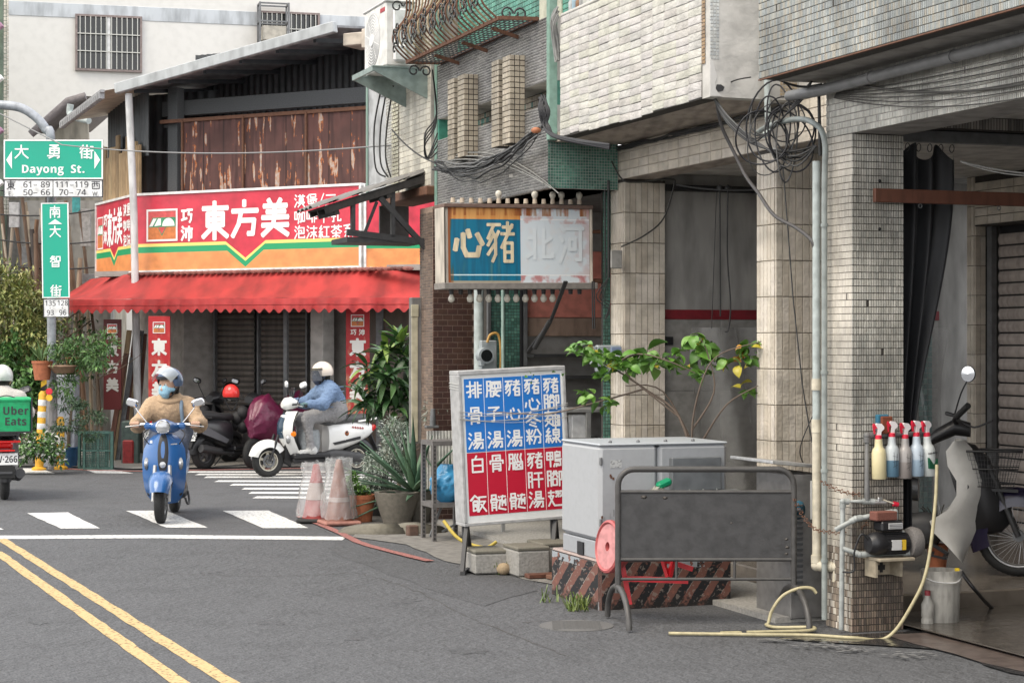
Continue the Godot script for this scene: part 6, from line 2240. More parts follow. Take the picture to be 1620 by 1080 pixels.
# ---------------------------------------------------------------- on and around the tiled column
func pipe(mb: MB, pts: Array, r: float, couplers := true):
	mb.tube(pts, r, 12)
	if couplers:
		for k in range(1, pts.size() - 1):
			mb.ball(pts[k], Vector3.ONE * r * 1.28, 10, 8)
			for q in [pts[k - 1], pts[k + 1]]:
				var d: Vector3 = (q - pts[k]).normalized()
				if pts[k].distance_to(q) > r * 4: mb.cyl(pts[k] + d * r * .6, pts[k] + d * r * 2.4, r * 1.25, 12)
func column_fittings():
	var mb := MB.new()
	# tall pipes on the street side
	mb.xf = SL
	pipe(mb, [V(-.055, 2.86, -.33), V(-.055, 1.2, -.33)], .025)
	tag(put(mb, "tall_pipe", K.pvc), "upper grey-white part of the tall pipe on the street side of the tiled column", "pipe")
	mb = MB.new()
	mb.xf = SL
	pipe(mb, [V(-.055, 1.22, -.33), V(-.055, .37, -.33), V(.02, .37, -.22), V(.02, .28, -.22)], .027)
	mb.cyl(V(-.055, 1.19, -.33), V(-.055, 1.27, -.33), .031, 12)
	mb.cyl(V(-.055, 1.45, -.33), V(-.055, 1.52, -.33), .031, 12)
	tag(put(mb, "cream_pipe", K.pvc_cream), "cream lower pipe ending in an elbow at the foot of the tiled column", "pipe")
	mb = MB.new()
	mb.xf = SL
	mb.tube(spline([V(-.05, .05, -.24), V(-.05, 1.0, -.24), V(-.05, 2.6, -.24), V(-.05, 2.98, -.24), V(-.08, 3.10, -.34), V(-.10, 3.14, -.55), V(-.1, 3.13, -.9), V(.02, 3.13, -1.27)], 6), .018, 12)
	for y in [.4, .95, 1.55, 2.45]: mb.cyl(V(-.05, y, -.24), V(-.05, y + .02, -.24), .023, 12)
	tag(put(mb, "thin_grey_pipe", mat("darker grey pipe", lin(.27, .30, .29), .5, "grime", 1.4)), "thinner grey-green conduit beside the tall pipe, bending away at the top", "pipe")
	mb = MB.new()
	mb.xf = SL
	mb.tube(spline([V(.10, 5.0, -1.29), V(.10, 3.9, -1.29), V(.11, 3.3, -1.29), V(.12, 3.16, -1.29), V(.06, 3.12, -1.27)], 5), .021, 12)
	mb.cyl(V(.10, 3.9, -1.29), V(.10, 3.93, -1.29), .027, 12)
	tag(put(mb, "wall_conduit", K.pvc), "grey conduit coming down the plastered end of the white balcony", "pipe")
	mb = MB.new()
	mb.xf = SL
	mb.tube([V(-.09, 3.295, -.62), V(-.085, 3.28, -.2), V(-.08, 3.285, .6), V(-.08, 3.29, 4.9)], .034, 14)
	for z in [.35, 1.2]: mb.cyl(V(-.08, 3.285, z), V(-.08, 3.285, z + .025), .039, 14)
	tag(put(mb, "drain_pipe", mat("dusty grey pipe", lin(.2, .2, .2), .5, "grime", 1.0)), "thick grey drain pipe running along the white beam under the blue-grey balcony", "pipe")
	# louvred steel box
	var X := thing("louvred_box", "tall narrow grey steel box with louvres beside the pipes of the tiled column", "utility box", L(-.15, .02, -.95))
	mb = MB.new()
	mb.bb(V(0, 0, 0), V(.24, .90, .46), .006)
	put(mb, "body", mat("box grey", lin(.20, .195, .19), .5, "grime", 1.2, .2), X)
	for k in 17:
		mb = MB.new()
		mb.xf = T(.055, .16 + k * .034, .463, 0, 28)
		mb.box(Vector3.ZERO, V(.06, .022, .006))
		put(mb, "louvre", K.steel, X)
	mb = MB.new()
	mb.xf = T(.02, .955, .2, 0, 0, -6)
	mb.bb(V(-.16, 0, -.3), V(.26, .02, .28), .004)
	put(mb, "lid", K.alu, X)
	mb = MB.new()
	mb.bb(V(.14, .62, .461), V(.18, .86, .466))
	put(mb, "paper_label", K.lettering, X)
	mb = MB.new()
	mb.col = lin(.06, .2, .3)
	mb.ball(V(.06, .68, .462), V(.045, .06, .004), 10, 5)
	put(mb, "blue_scribble", K.matte, X)
	# spray bottles on a pipe rail
	var rail := thing("bottle_rail", "grey pipe rail on the tiled column from which spray bottles hang", "pipe rail", SL)
	mb = MB.new()
	pipe(mb, [V(.085, .80, .035), V(.085, 1.185, .035), V(.47, 1.19, .035)], .017)
	put(mb, "pipe", mat("old grey pipe", lin(.15, .15, .15), .6, "grime", 1.5), rail)
	var names := ["spray bottle with cream liquid, first from the left on the column rail", "spray bottle half full of blue liquid, second on the column rail", "spray bottle with murky grey-brown liquid, third on the column rail", "spray bottle with pale blue liquid and scribbled marks, fourth on the column rail", "spray bottle with a green diamond label, last on the right of the column rail"]
	var liq := [lin(.62, .55, .33), lin(.10, .19, .27), lin(.26, .235, .22), lin(.30, .40, .50), lin(.50, .53, .52)]
	var upc := [lin(.60, .55, .38), lin(.48, .52, .54), lin(.34, .32, .31), lin(.46, .53, .6), lin(.55, .58, .57)]
	var plastic := mat("bottle plastic", lin(1, 1, 1), .3)
	var red := mat("trigger red", lin(.62, .02, .05), .35)
	for k in 5:
		var t := thing("spray_bottle", names[k], "spray bottle", L(.145 + k * .087, .925 + .012 * (k % 2) + (.012 if k == 4 else 0.0), .075, -8 + 5 * k, 0, [1, 0, -1, 1, 5][k]), "spray bottles hanging on the column rail")
		var r := .044
		mb = MB.new()
		mb.col = liq[k]
		mb.lathe([Vector2(0, 0), Vector2(r - .004, 0), Vector2(r, .005), Vector2(r, .10)], 20)
		put(mb, "filled_body", plastic, t)
		mb = MB.new()
		mb.col = upc[k] if k != 0 else liq[k]
		mb.lathe([Vector2(r, .10), Vector2(r, .155), Vector2(r * .86, .178), Vector2(r * .58, .195), Vector2(r * .55, .215), Vector2(r * .5, .24)], 20)
		put(mb, "shoulder", plastic, t)
		mb = MB.new()
		mb.lathe([Vector2(.020, .238), Vector2(.020, .262), Vector2(.012, .265)], 14)
		put(mb, "collar", red, t)
		mb = MB.new()
		mb.prism(poly([-.010, .262, .012, .262, .015, .285, .033, .300, .033, .315, .016, .332, -.012, .335, -.022, .325, -.006, .300]), -.011, .011)
		put(mb, "head", mat("trigger white", lin(.76, .72, .72), .4) if k == 0 else mats["trigger white"], t)
		mb = MB.new()
		mb.prism(poly([-.006, .308, -.022, .328, -.032, .335, -.036, .318, -.028, .27, -.022, .272, -.024, .300]), -.008, .008)
		put(mb, "trigger", red, t)
		if k in [1, 3, 2]:
			mb = MB.new()
			var z := r + .001
			for s in [[-.018, .13, .014, .12], [-.01, .15, -.004, .06], [.012, .14, .004, .05], [-.016, .09, .016, .1], [-.014, .06, .014, .075]]:
				mb.stroke([Vector2(s[0], s[1]), Vector2(s[2], s[3])], .0022, z)
			put(mb, "pen_marks", K.black_print, t)
		if k == 4:
			mb = MB.new()
			mb.col = lin(.01, .10, .05)
			mb.prism(poly([-.033, .05, .033, .035, .035, .10, 0, .07, -.033, .115]), r * .62, r + .001)
			put(mb, "green_label", K.matte, t)
			latin("Auto-Magic", .012, K.black_print, t, T(0, .135, r + .001), true, .9)
	# sponge
	var sp := thing("scouring_sponge", "reddish scouring pad with a blue sponge behind, wedged above the bottles", "sponge", L(.165, 1.195, .03))
	mb = MB.new(); mb.bb(V(.0, 0, .02), V(.075, .105, .045), .006); put(mb, "pad", mat("red-brown pad", lin(.22, .06, .03), .95, "stone", 4.0, 0, "rough_n", .8), sp)
	mb = MB.new(); mb.bb(V(-.015, .02, -.015), V(.065, .115, .018), .006); put(mb, "sponge", mat("blue sponge", lin(.04, .18, .28), .95, "stone", 4.0), sp)
	# pump and its pipes
	var pw := thing("water_pipes", "grey plastic water pipes bent round the pump on the foot of the tiled column", "pipes", SL)
	var ppl := mat("weathered pipe", lin(.34, .36, .35), .5, "grime", 1.6)
	for q in [[V(-.06, .02, -.02), V(-.06, .79, .0), V(.10, .79, .03), V(.16, .785, .05)], [V(-.10, .62, -.02), V(.0, .69, .05), V(.22, .725, .09), V(.245, .725, .09), V(.245, .64, .09)], [V(-.06, .51, .0), V(.02, .475, .06), V(.31, .485, .14), V(.31, .575, .14), V(.27, .61, .12)]]:
		mb = MB.new()
		pipe(mb, q, .0155)
		put(mb, "pipe", ppl, pw)
	mb = MB.new()
	mb.cyl(V(.13, .785, .05), V(.20, .782, .06), .012, 10); mb.box(V(.16, .80, .055), V(.03, .03, .02), .004)
	put(mb, "brass_tap", K.alu, pw)
	mb = MB.new()
	mb.bar(V(.18, .80, .06), V(.25, .775, .07), .012, .008)
	put(mb, "tap_lever", K.pvc_cream, pw)
	mb = MB.new()
	mb.cyl(V(.245, .775, .07), V(.275, .768, .072), .015, 12)
	put(mb, "red_tap_end", red, pw)
	var pu := thing("water_pump", "small black electric water pump with printed labels on a bracket on the tiled column", "water pump", L(.19, .545, .13))
	mb = MB.new()
	mb.xf = Transform3D(Basis(Vector3.BACK, -PI / 2), V(-.16, 0, 0))
	mb.lathe([Vector2(0, 0), Vector2(.05, .005), Vector2(.066, .03), Vector2(.070, .05), Vector2(.070, .09), Vector2(.064, .10), Vector2(.064, .26), Vector2(.05, .27), Vector2(0, .27)], 24)
	put(mb, "motor", K.black, pu)
	mb = MB.new()
	for k in 18:
		var a := TAU * k / 18
		mb.bar(V(-.055, .066 * cos(a), .066 * sin(a)), V(.09, .066 * cos(a), .066 * sin(a)), .004, .006)
	put(mb, "cooling_rib", K.black, pu)
	mb = MB.new()
	mb.xf = Transform3D(Basis(Vector3.BACK, -PI / 2), V(.11, 0, 0))
	mb.lathe([Vector2(.04, 0), Vector2(.085, .01), Vector2(.095, .04), Vector2(.085, .075), Vector2(.03, .085), Vector2(0, .085)], 24)
	put(mb, "pump_head", mat("grey iron casting", lin(.16, .15, .145), .7, "grain", 3.0), pu)
	mb = MB.new()
	mb.bb(V(-.09, .075, -.05), V(.06, .135, .05), .01)
	put(mb, "switch_box", K.black, pu)
	mb = MB.new()
	mb.bb(V(-.045, .09, .049), V(.05, .125, .053)); mb.bb(V(-.03, -.035, .060), V(.035, .025, .069))
	put(mb, "label", mat("label grey", lin(.5, .5, .5), .5), pu)
	mb = MB.new(); mb.bb(V(.04, -.035, .058), V(.065, .025, .069)); put(mb, "yellow_label", mat("label yellow", lin(.6, .4, .03), .5), pu)
	mb = MB.new()
	for k in 3: mb.bb(V(-.04, .096 + k * .009, .053), V(.045, .099 + k * .009, .0545))
	put(mb, "label_print", K.black_print, pu)
	mb = MB.new()
	mb.bb(V(-.12, -.10, -.12), V(.12, -.082, .08), .003)
	mb.bb(V(-.115, -.20, -.105), V(.07, -.10, -.10), .002)
	mb.bb(V(-.115, -.20, -.105), V(-.10, -.10, .02)); mb.bb(V(.055, -.20, -.105), V(.07, -.10, .02))
	put(mb, "bracket", mat("dirty cream bracket", lin(.36, .31, .23), .7, "grime", 2.0), pu)
	mb = MB.new()
	mb.bb(V(-.03, -.17, -.099), V(.02, -.14, -.096)); mb.bb(V(-.015, -.185, -.099), V(.005, -.125, -.0965))
	put(mb, "bracket_slot", K.black, pu)
	mb = MB.new()
	mb.tube(spline([V(-.15, .02, 0), V(-.20, .06, .0), V(-.23, -.05, -.03), V(-.22, -.16, -.05), V(-.28, -.17, -.08)], 5), .006, 6)
	put(mb, "power_lead", K.wire, pu)
	var br := thing("loose_brick", "single red-brown brick lying on top of the pump", "brick", L(.14, .683, .13, 4))
	mb = MB.new(); mb.bb(V(-.075, 0, -.04), V(.075, .055, .04), .006); put(mb, "body", mat("red-brown brick", lin(.2, .075, .055), .9, "stone", 3.0, 0, "rough_n", .8), br)
	# chain from the barrier round the pipes
	var chn := thing("chain", "rusty chain slung from the barrier to the pipes of the tiled column", "chain")
	var link := MB.new()
	link.xf = Transform3D(Basis.from_scale(V(1, 1, .6)), Vector3.ZERO)
	link.torus(Vector3.ZERO, Vector3.UP, .012, .003, 12, 5)
	var lm := link.mesh()
	for q in [[V(1.735, .79, -11.68), V(1.90, .60, -11.5), .06], [V(1.90, .60, -11.5), L(.10, .66, .03).origin, .03], [at(1298, 760, 11.5), at(1362, 782, 11.36), .02]]:
		var pts := sag(q[0], q[1], q[2], 14)
		for k in 14:
			var dr: Vector3 = (pts[k + 1] - pts[k]).normalized()
			var ux := dr
			var uy := Vector3.UP if k % 2 == 0 else Vector3.BACK
			var uz := ux.cross(uy).normalized()
			uy = uz.cross(ux)
			piece(lm, "link", K.rust, chn, Transform3D(Basis(ux, uy, uz) * Basis(Vector3.UP, PI / 2), (pts[k] + pts[k + 1]) / 2))
	# hose
	mb = MB.new()
	var hm := mat("pale yellow hose", lin(.43, .38, .23), .45, "grime", 2.0)
	var g := [at(1483, 735, 11.2), at(1480, 800, 11.15), at(1468, 895, 11.1), at(1447, 950, 11.1), gp(1405, 1012), gp(1350, 1013), gp(1285, 1009), gp(1200, 1008), gp(1130, 1007), gp(1058, 1006)]
	for k in g.size(): g[k].y = maxf(g[k].y, .016)
	mb.tube(spline(g, 8), .0105, 8)
	tag(put(mb, "hose", hm), "long pale yellow hose hanging from the column and trailing over the wet asphalt", "hose")
	mb = MB.new()
	g = [gp(1140, 1006), gp(1215, 1004), gp(1280, 1002), gp(1285, 1000), gp(1230, 997), gp(1213, 993), at(1216, 985, 11.6), at(1222, 965, 11.6), at(1238, 943, 11.6), at(1262, 931, 11.6), at(1283, 930, 11.6), at(1292, 938, 11.6)]
	for k in g.size(): g[k].y = maxf(g[k].y, .018)
	g[3].y = .03
	mb.tube(spline(g, 8), .0105, 8)
	tag(put(mb, "hose", hm), "looped end of yellow hose rising beside the louvred box", "hose")
	mb = MB.new()
	for q in [[1165, 1005]]:
		var c := gp(q[0], q[1])
		mb.cyl(c + V(-.08, .017, 0), c + V(.06, .017, 0), .0135, 10)
	tag(put(mb, "hose_tape", K.black), "black tape wrapped round the yellow hose on the ground", "tape")
	# bucket and bottle
	var bk := thing("bucket", "dirty white plastic bucket beside the foot of the tiled column", "bucket", Transform3D(Basis(), gp(1490, 991)))
	mb = MB.new()
	mb.lathe([Vector2(0, 0), Vector2(.10, 0), Vector2(.104, .005), Vector2(.116, .27), Vector2(.122, .27), Vector2(.122, .29), Vector2(.117, .30), Vector2(.124, .335), Vector2(.124, .35), Vector2(.114, .35), Vector2(.108, .25), Vector2(.0, .20)], 28)
	put(mb, "shell", mat("dirty white plastic", lin(.40, .385, .35), .5, "streak", 2.5), bk)
	mb = MB.new()
	mb.tube(spline([V(-.12, .31, .02), V(-.06, .29, .12), V(.06, .285, .12), V(.12, .31, .02)], 5), .004, 6)
	put(mb, "handle", K.white, bk)
	mb = MB.new()
	mb.lathe([Vector2(.11, .28), Vector2(0, .285)], 16)
	put(mb, "contents", mat("rusty water", lin(.15, .09, .05), .4, "stone", 3.0), bk)
	mb = MB.new(); mb.col = lin(.7, .5, .02); mb.box(V(.085, .355, .05), V(.03, .02, .02), .004); put(mb, "yellow_tab", K.matte, bk)
	var jg := thing("white_bottle", "small white plastic bottle with a red cap on the floor between column and bucket", "bottle", Transform3D(Basis(), gp(1468, 995)))
	mb = MB.new()
	mb.lathe([Vector2(0, 0), Vector2(.034, 0), Vector2(.038, .01), Vector2(.038, .06), Vector2(.034, .07), Vector2(.038, .08), Vector2(.038, .15), Vector2(.02, .19), Vector2(.016, .21)], 18)
	put(mb, "body", mats["dirty white plastic"], jg)
	mb = MB.new(); mb.lathe([Vector2(.018, .205), Vector2(.018, .235), Vector2(0, .235)], 12); put(mb, "cap", mat("dull red cap", lin(.25, .03, .04), .5), jg)
	# black pipe over the floor
	mb = MB.new()
	g = [at(1522, 905, 11.9), at(1545, 935, 11.8), gp(1580, 968), gp(1640, 985)]
	mb.tube(spline(g, 8), .012, 8)
	tag(put(mb, "black_hose", K.black), "black hose curving from the bucket over the wet floor", "hose")
	# plank and curtain
	mb = MB.new()
	mb.xf = L(.115, 2.585, .05)
	mb.bb(V(0, 0, 0), V(2.2, .083, .03), .003)
	var pk := put(mb, "wooden_plank", K.wood)
	tag(pk, "brown wooden plank fixed across the arcade in front of the tiled column", "plank")
	for x in [.32, .88]:
		mb = MB.new()
		mb.xf = L(.115 + x, 2.57, .066)
		mb.torus(V(0, 0, 0), Vector3.BACK, .012, .003, 12, 5)
		put(mb, "hook", K.steel, pk)
	var cu := thing("dark_curtain", "tall dark gathered tarpaulin curtain hanging on rings behind the tiled column", "curtain", L(.40, 0, -.2))
	mb = MB.new()
	var rows := []
	for r in 26:
		var y := lerpf(.42, 2.93, r / 25.0)
		var wd := lerpf(.14, .47, smoothstep(.0, 1.0, (y - .9) / 1.9))
		var row := []
		for k in 61:
			var u := k / 60.0
			row.append(V(u * wd, y - .05 * sin(u * PI * 5) * (1.0 if r == 25 else 0.0), .035 * sin(u * TAU * 3.5 + y * .5) + .012 * sin(u * 31.0 + y * 1.5)))
		rows.append(row)
	mb.sheet(rows)
	put(mb, "cloth", mat("dark tarpaulin", lin(.022, .023, .026), .6, "streak", 1.2), cu)
	for k in 6:
		mb = MB.new()
		mb.torus(V(.03 + k * .08, 2.955, 0), Vector3.RIGHT, .025, .003, 12, 5)
		put(mb, "ring", K.dark_steel, cu)
	var ps := thing("plastic_sheet", "crumpled translucent grey plastic sheet covering the lower wall behind the dark curtain", "plastic sheet", L(.80, .2, -3.9))
	mb = MB.new()
	rows = []
	for r in 14:
		var row := []
		for k in 40: row.append(V(k * .06, r * .128, .05 * sin(k * .9 + r * .3) + .03 * sin(k * 2.3 + r) + rng.randf_range(-.01, .01)))
		rows.append(row)
	mb.sheet(rows)
	var pm := mat("dusty plastic sheet", lin(.35, .35, .34), .35)
	pm.transparency = BaseMaterial3D.TRANSPARENCY_ALPHA
	pm.albedo_color.a = .45
	put(mb, "sheet", pm, ps)
# ---------------------------------------------------------------- scooters: x forward, y up, z to the rider's right
func ring(x: float, y: float, hh: float, hw: float, e := 2.4, tilt := 0.0, N := 20) -> Array:
	var o := []
	for k in N:
		var a := TAU * k / N
		var cy := signf(cos(a)) * pow(absf(cos(a)), 2.0 / e)
		var cz := signf(sin(a)) * pow(absf(sin(a)), 2.0 / e)
		o.append(V(x + tilt * cy * hh, y + hh * cy, hw * cz))
	return o
func loft(called: String, m: Material, parent: Node3D, secs: Array, off := Vector3.ZERO) -> MeshInstance3D:
	var mb := MB.new()
	mb.xf = Transform3D(Basis(), off)
	var rows := []
	for s in secs: rows.append(ring(s[0], s[1], s[2], s[3], s[4] if s.size() > 4 else 2.4, s[5] if s.size() > 5 else 0.0))
	mb.ring_grid(rows)
	return put(mb, called, m, parent)
func wheel(parent: Node3D, pos: Vector3, R: float, tr: float, rim_m: Material, spokes := 5, wire := false) -> Node3D:
	var w := Node3D.new()
	w.name = "wheel"
	parent.add_child(w, true)
	w.position = pos
	var mb := MB.new()
	mb.torus(Vector3.ZERO, Vector3.BACK, R - tr, tr, 36, 12)
	for k in 48:
		var a := TAU * k / 48
		for s in [-1.0, 1.0]:
			var d := V(cos(a), sin(a), 0)
			mb.bar(d * (R - .002) + V(0, 0, s * tr * .1), V(cos(a + .07), sin(a + .07), 0) * (R - tr * .22) + V(0, 0, s * tr * .7), .007, .006)
	put(mb, "tyre", K.rubber, w)
	mb = MB.new()
	var ri := R - tr * 1.75
	for s in [-1.0, 1.0]: mb.torus(V(0, 0, s * tr * .55), Vector3.BACK, ri, .010, 32, 6)
	mb.xf = Transform3D(Basis(Vector3.RIGHT, PI / 2), Vector3.ZERO)
	mb.lathe([Vector2(ri - .012, -tr * .5), Vector2(ri - .016, 0), Vector2(ri - .012, tr * .5)], 32)
	mb.xf = Transform3D()
	if wire:
		for k in 32:
			var a := TAU * k / 32
			mb.bar(V(.03 * cos(a + .8), .03 * sin(a + .8), .02 * (1 if k % 2 else -1)), V(cos(a), sin(a), 0) * ri, .0025, .0025)
	else:
		for k in spokes:
			var a := TAU * k / spokes + .3
			mb.bar(V(cos(a), sin(a), 0) * .03, V(cos(a), sin(a), 0) * ri, .034, .03, Vector3.BACK, .006)
	put(mb, "rim", rim_m, w)
	mb = MB.new()
	mb.cyl(V(0, 0, -.06), V(0, 0, .06), .038, 16)
	if not wire: mb.xf = Transform3D(Basis(Vector3.RIGHT, PI / 2), V(0, 0, -.05)); mb.lathe([Vector2(.055, -.002), Vector2(.085, -.002), Vector2(.085, .002), Vector2(.055, .002)], 24)
	put(mb, "hub", K.steel, w)
	return w
func fender(called: String, m: Material, parent: Node3D, c: Vector3, R: float, w: float, a0: float, a1: float, drop := .06) -> MeshInstance3D:
	var rows := []
	for k in 15:
		var t := k / 14.0
		var a := deg_to_rad(lerpf(a0, a1, t))
		var row := []
		var taper := .75 + .25 * sin(t * PI)
		for j in 11:
			var b := lerpf(-PI / 2, PI / 2, j / 10.0)
			var r := R - drop * (1.0 - cos(b)) * (0.4 + .6 * absf(sin(b)))
			row.append(c + V(cos(a) * r, sin(a) * r, w * taper * sin(b)))
		rows.append(row)
	var mb := MB.new()
	mb.sheet(rows)
	return put(mb, called, m, parent)
func mirror(parent: Node3D, s: float, foot: Vector3, head: Vector3, round := false, m: Material = null, size := 1.0):
	var mb := MB.new()
	mb.tube(spline([foot, foot.lerp(head, .5) + V(0, .03, s * .03), head], 5), .006, 6)
	var st := put(mb, "mirror_stem", K.chrome if m == null else K.black, parent)
	mb = MB.new()
	if round:
		mb.xf = Transform3D(Basis(Vector3.UP, s * 1.05) * Basis(Vector3.BACK, PI / 2), head + V(0, .03, 0))
		mb.lathe([Vector2(0, -.03), Vector2(.04, -.024), Vector2(.056, .0), Vector2(.054, .006)], 20)
	else:
		mb.xf = Transform3D(Basis(Vector3.UP, -s * .3) * Basis(Vector3.RIGHT, s * -.25), head + V(0, .02, s * .02))
		mb.ring_grid([ring(-.012, 0, .028 * size, .056 * size, 3.5), ring(.004, 0, .040 * size, .068 * size, 3.5), ring(.026, 0, .028 * size, .05 * size, 3.0)])
	var h := put(mb, "mirror_head", K.chrome if m == null else m, parent)
	mb = MB.new()
	if round:
		mb.xf = Transform3D(Basis(Vector3.UP, s * 1.05) * Basis(Vector3.BACK, PI / 2), head + V(0, .03, 0))
		mb.lathe([Vector2(.052, .008), Vector2(0, .009)], 20)
	else:
		mb.xf = Transform3D(Basis(Vector3.UP, -s * .3) * Basis(Vector3.RIGHT, s * -.25), head + V(0, .02, s * .02))
		mb.ring_grid([ring(-.0145, 0, .024 * size, .050 * size, 3.5), ring(-.0135, 0, .024 * size, .050 * size, 3.5)])
	put(mb, "mirror_glass", mats.get("mirror", mat("mirror", lin(.85, .87, .9), .04, "", 1, 1.0)), h)
func plate(parent: Node3D, base: Transform3D, text: String):
	var mb := MB.new()
	mb.bb(V(-.13, 0, -.004), V(.13, .135, 0), .003)
	var o := put(mb, "number_plate", mat("plate white", lin(.62, .63, .62), .4), parent)
	o.transform = base
	latin(text, .075, K.black_print, o, T(0, .025, .001), true, .80)
	latin("— —", .02, K.black_print, o, T(0, .108, .001))
# style: colour material, second colour, seat material and a few sizes
func scooter(label: String, at_: Transform3D, c: Material, style: String, group := "", txt := "") -> Node3D:
	var t := thing("scooter", label, "scooter", at_, group)
	var dark: Material = K.black
	var rim_m: Material = mat("rim cream", lin(.62, .58, .48), .4) if style == "white" else (mat("rim dark", lin(.09, .09, .095), .4) if style == "black" else K.alu)
	wheel(t, V(.62, .212, 0), .212, .05, rim_m)
	wheel(t, V(-.62, .212, 0), .212, .052, rim_m)
	# fork and front fender
	var mb := MB.new()
	for s in [-1.0, 1.0]:
		mb.tube([V(.62, .212, s * .075), V(.55, .40, s * .075), V(.50, .55, s * .07)], .018, 8)
	put(mb, "fork", K.alu if style == "blue" else dark, t)
	fender("front_fender", c, t, V(.62, .23, 0), .275 if style == "blue" else .26, .115 if style == "blue" else .095, 20 if style != "white" else 12, 150, .10)
	# leg shield: front shell and inner shell
	var ys := [.17, .24, .32, .45, .58, .70, .79, .85]
	var ws := [.12, .17, .195, .21, .213, .20, .155, .09] if style == "blue" else [.07, .10, .13, .16, .175, .175, .15, .09]
	var xs := [.36, .40, .43, .455, .46, .445, .42, .39] if style == "blue" else [.26, .31, .36, .43, .48, .47, .43, .37]
	for side in 2:
		var rows := []
		for r in 8:
			var row := []
			for k in 15:
				var s := (k - 7) / 7.0
				row.append(V(xs[r] - (.0 if side == 0 else .045) - .13 * pow(absf(s), 2.2) + (.02 if side == 1 else 0.0) * absf(s), ys[r], ws[r] * s * (1.0 if side == 0 else .98)))
			row.reverse()
			rows.append(row)
		if side == 1:
			for r in rows: r.reverse()
		mb = MB.new()
		mb.sheet(rows)
		put(mb, ["leg_shield", "inner_shield"][side], c if side == 0 else dark, t)
	loft("steering_column", dark, t, [[.30, .5, .38, .05, 2.2, .0], [.40, .52, .34, .06, 2.2, 0.0]])
	# floor, belly
	mb = MB.new()
	mb.box(V(.06, .27, 0), V(.52, .07, .34), .02)
	put(mb, "floorboard", dark, t)
	mb = MB.new()
	mb.box(V(.06, .21, 0), V(.50, .07, .24), .02)
	put(mb, "belly", c if style == "blue" else dark, t)
	# body and seat
	var body_m := c
	loft("rear_body", body_m, t, [[-.85, .60, .05, .06], [-.78, .59, .10, .11], [-.62, .56, .15, .155], [-.40, .52, .19, .17], [-.24, .49, .20, .155], [-.19, .47, .19, .13]])
	loft("seat", mat("seat vinyl", lin(.03, .03, .032), .5, "grain", 2.0) if style != "white" else mat("grey seat", lin(.07, .072, .075), .55, "grain", 2.0), t, [[-.82, .735, .03, .09, 2.6], [-.74, .745, .055, .12, 2.8], [-.5, .735, .06, .14, 2.8], [-.36, .71, .055, .14, 2.8], [-.2, .705, .06, .12, 2.8], [-.12, .70, .03, .07, 2.4]])
	# rear end
	fender("rear_fender", dark, t, V(-.62, .23, 0), .27, .085, 60, 185, .08)
	loft("engine", K.dark_steel, t, [[-.70, .22, .05, .03], [-.5, .24, .075, .05], [-.25, .26, .09, .07], [-.12, .26, .05, .05]], V(0, 0, -.10))
	mb = MB.new()
	mb.tube([V(-.2, .2, .12), V(-.40, .22, .15), V(-.46, .24, .155), V(-.82, .30, .16)], [.02, .025, .05, .055], 12)
	put(mb, "exhaust", K.dark_steel, t)
	mb = MB.new()
	mb.bar(V(-.80, .58, .0), V(-.88, .64, 0), .16, .07, Vector3.UP, .02)
	put(mb, "tail_light", mat("tail light red", lin(.5, .01, .01), .15), t)
	mb = MB.new()
	mb.bar(V(-.80, .56, 0), V(-.92, .30, 0), .14, .015)
	put(mb, "plate_holder", dark, t)
	if txt: plate(t, Transform3D(Basis(Vector3.UP, -PI / 2) * Basis(Vector3.RIGHT, -.35), V(-.905, .40, 0)), txt)
	mb = MB.new()
	mb.tube(spline([V(-.60, .70, .13), V(-.84, .73, .12), V(-.90, .74, 0), V(-.84, .73, -.12), V(-.60, .70, -.13)], 5), .014, 8)
	put(mb, "grab_rail", c if style == "white" else K.dark_steel, t)
	mb = MB.new()
	mb.bar(V(-.1, .2, -.14), V(-.22, .02, -.22), .015, .015)
	mb.bar(V(-.22, .02, -.22), V(-.26, .015, -.24), .03, .012)
	if style == "black": put(mb, "side_stand", K.dark_steel, t)
	# handlebar
	mb = MB.new()
	mb.tube(spline([V(.23, .92, -.34), V(.27, .94, -.2), V(.33, .93, 0), V(.27, .94, .2), V(.23, .92, .34)], 4), .013, 8)
	put(mb, "handlebar", K.chrome if style == "blue" else dark, t)
	for s in [-1.0, 1.0]:
		mb = MB.new()
		mb.cyl(V(.255, .935, s * .24), V(.228, .92, s * .35), .019, 10)
		put(mb, "grip", K.rubber, t)
		mb = MB.new()
		mb.tube([V(.28, .935, s * .2), V(.32, .93, s * .26), V(.29, .915, s * .38)], .006, 6)
		put(mb, "brake_lever", K.alu, t)
		mirror(t, s, V(.28, .95, s * .17), V(.26, 1.13, s * .30) if style == "blue" else V(.24, 1.17, s * .26), false, null if style == "blue" else (K.white if style == "white" else K.black))
	return t
func on_shield(y: float, z: float, style: String) -> float:
	var ys := [.17, .24, .32, .45, .58, .70, .79, .85]
	var ws := [.12, .17, .195, .21, .213, .20, .155, .09] if style == "blue" else [.07, .10, .13, .16, .175, .175, .15, .09]
	var xs := [.36, .40, .43, .455, .46, .445, .42, .39] if style == "blue" else [.26, .31, .36, .43, .48, .47, .43, .37]
	for r in 7:
		if y <= ys[r + 1]:
			var f: float = (y - ys[r]) / (ys[r + 1] - ys[r])
			return lerpf(xs[r], xs[r + 1], f) - .13 * pow(absf(z) / lerpf(ws[r], ws[r + 1], f), 2.2)
	return .39
func lamp_lens() -> StandardMaterial3D:
	return mats.get("lamp lens", mat("lamp lens", lin(.42, .43, .44), .16, "", 1, .4))
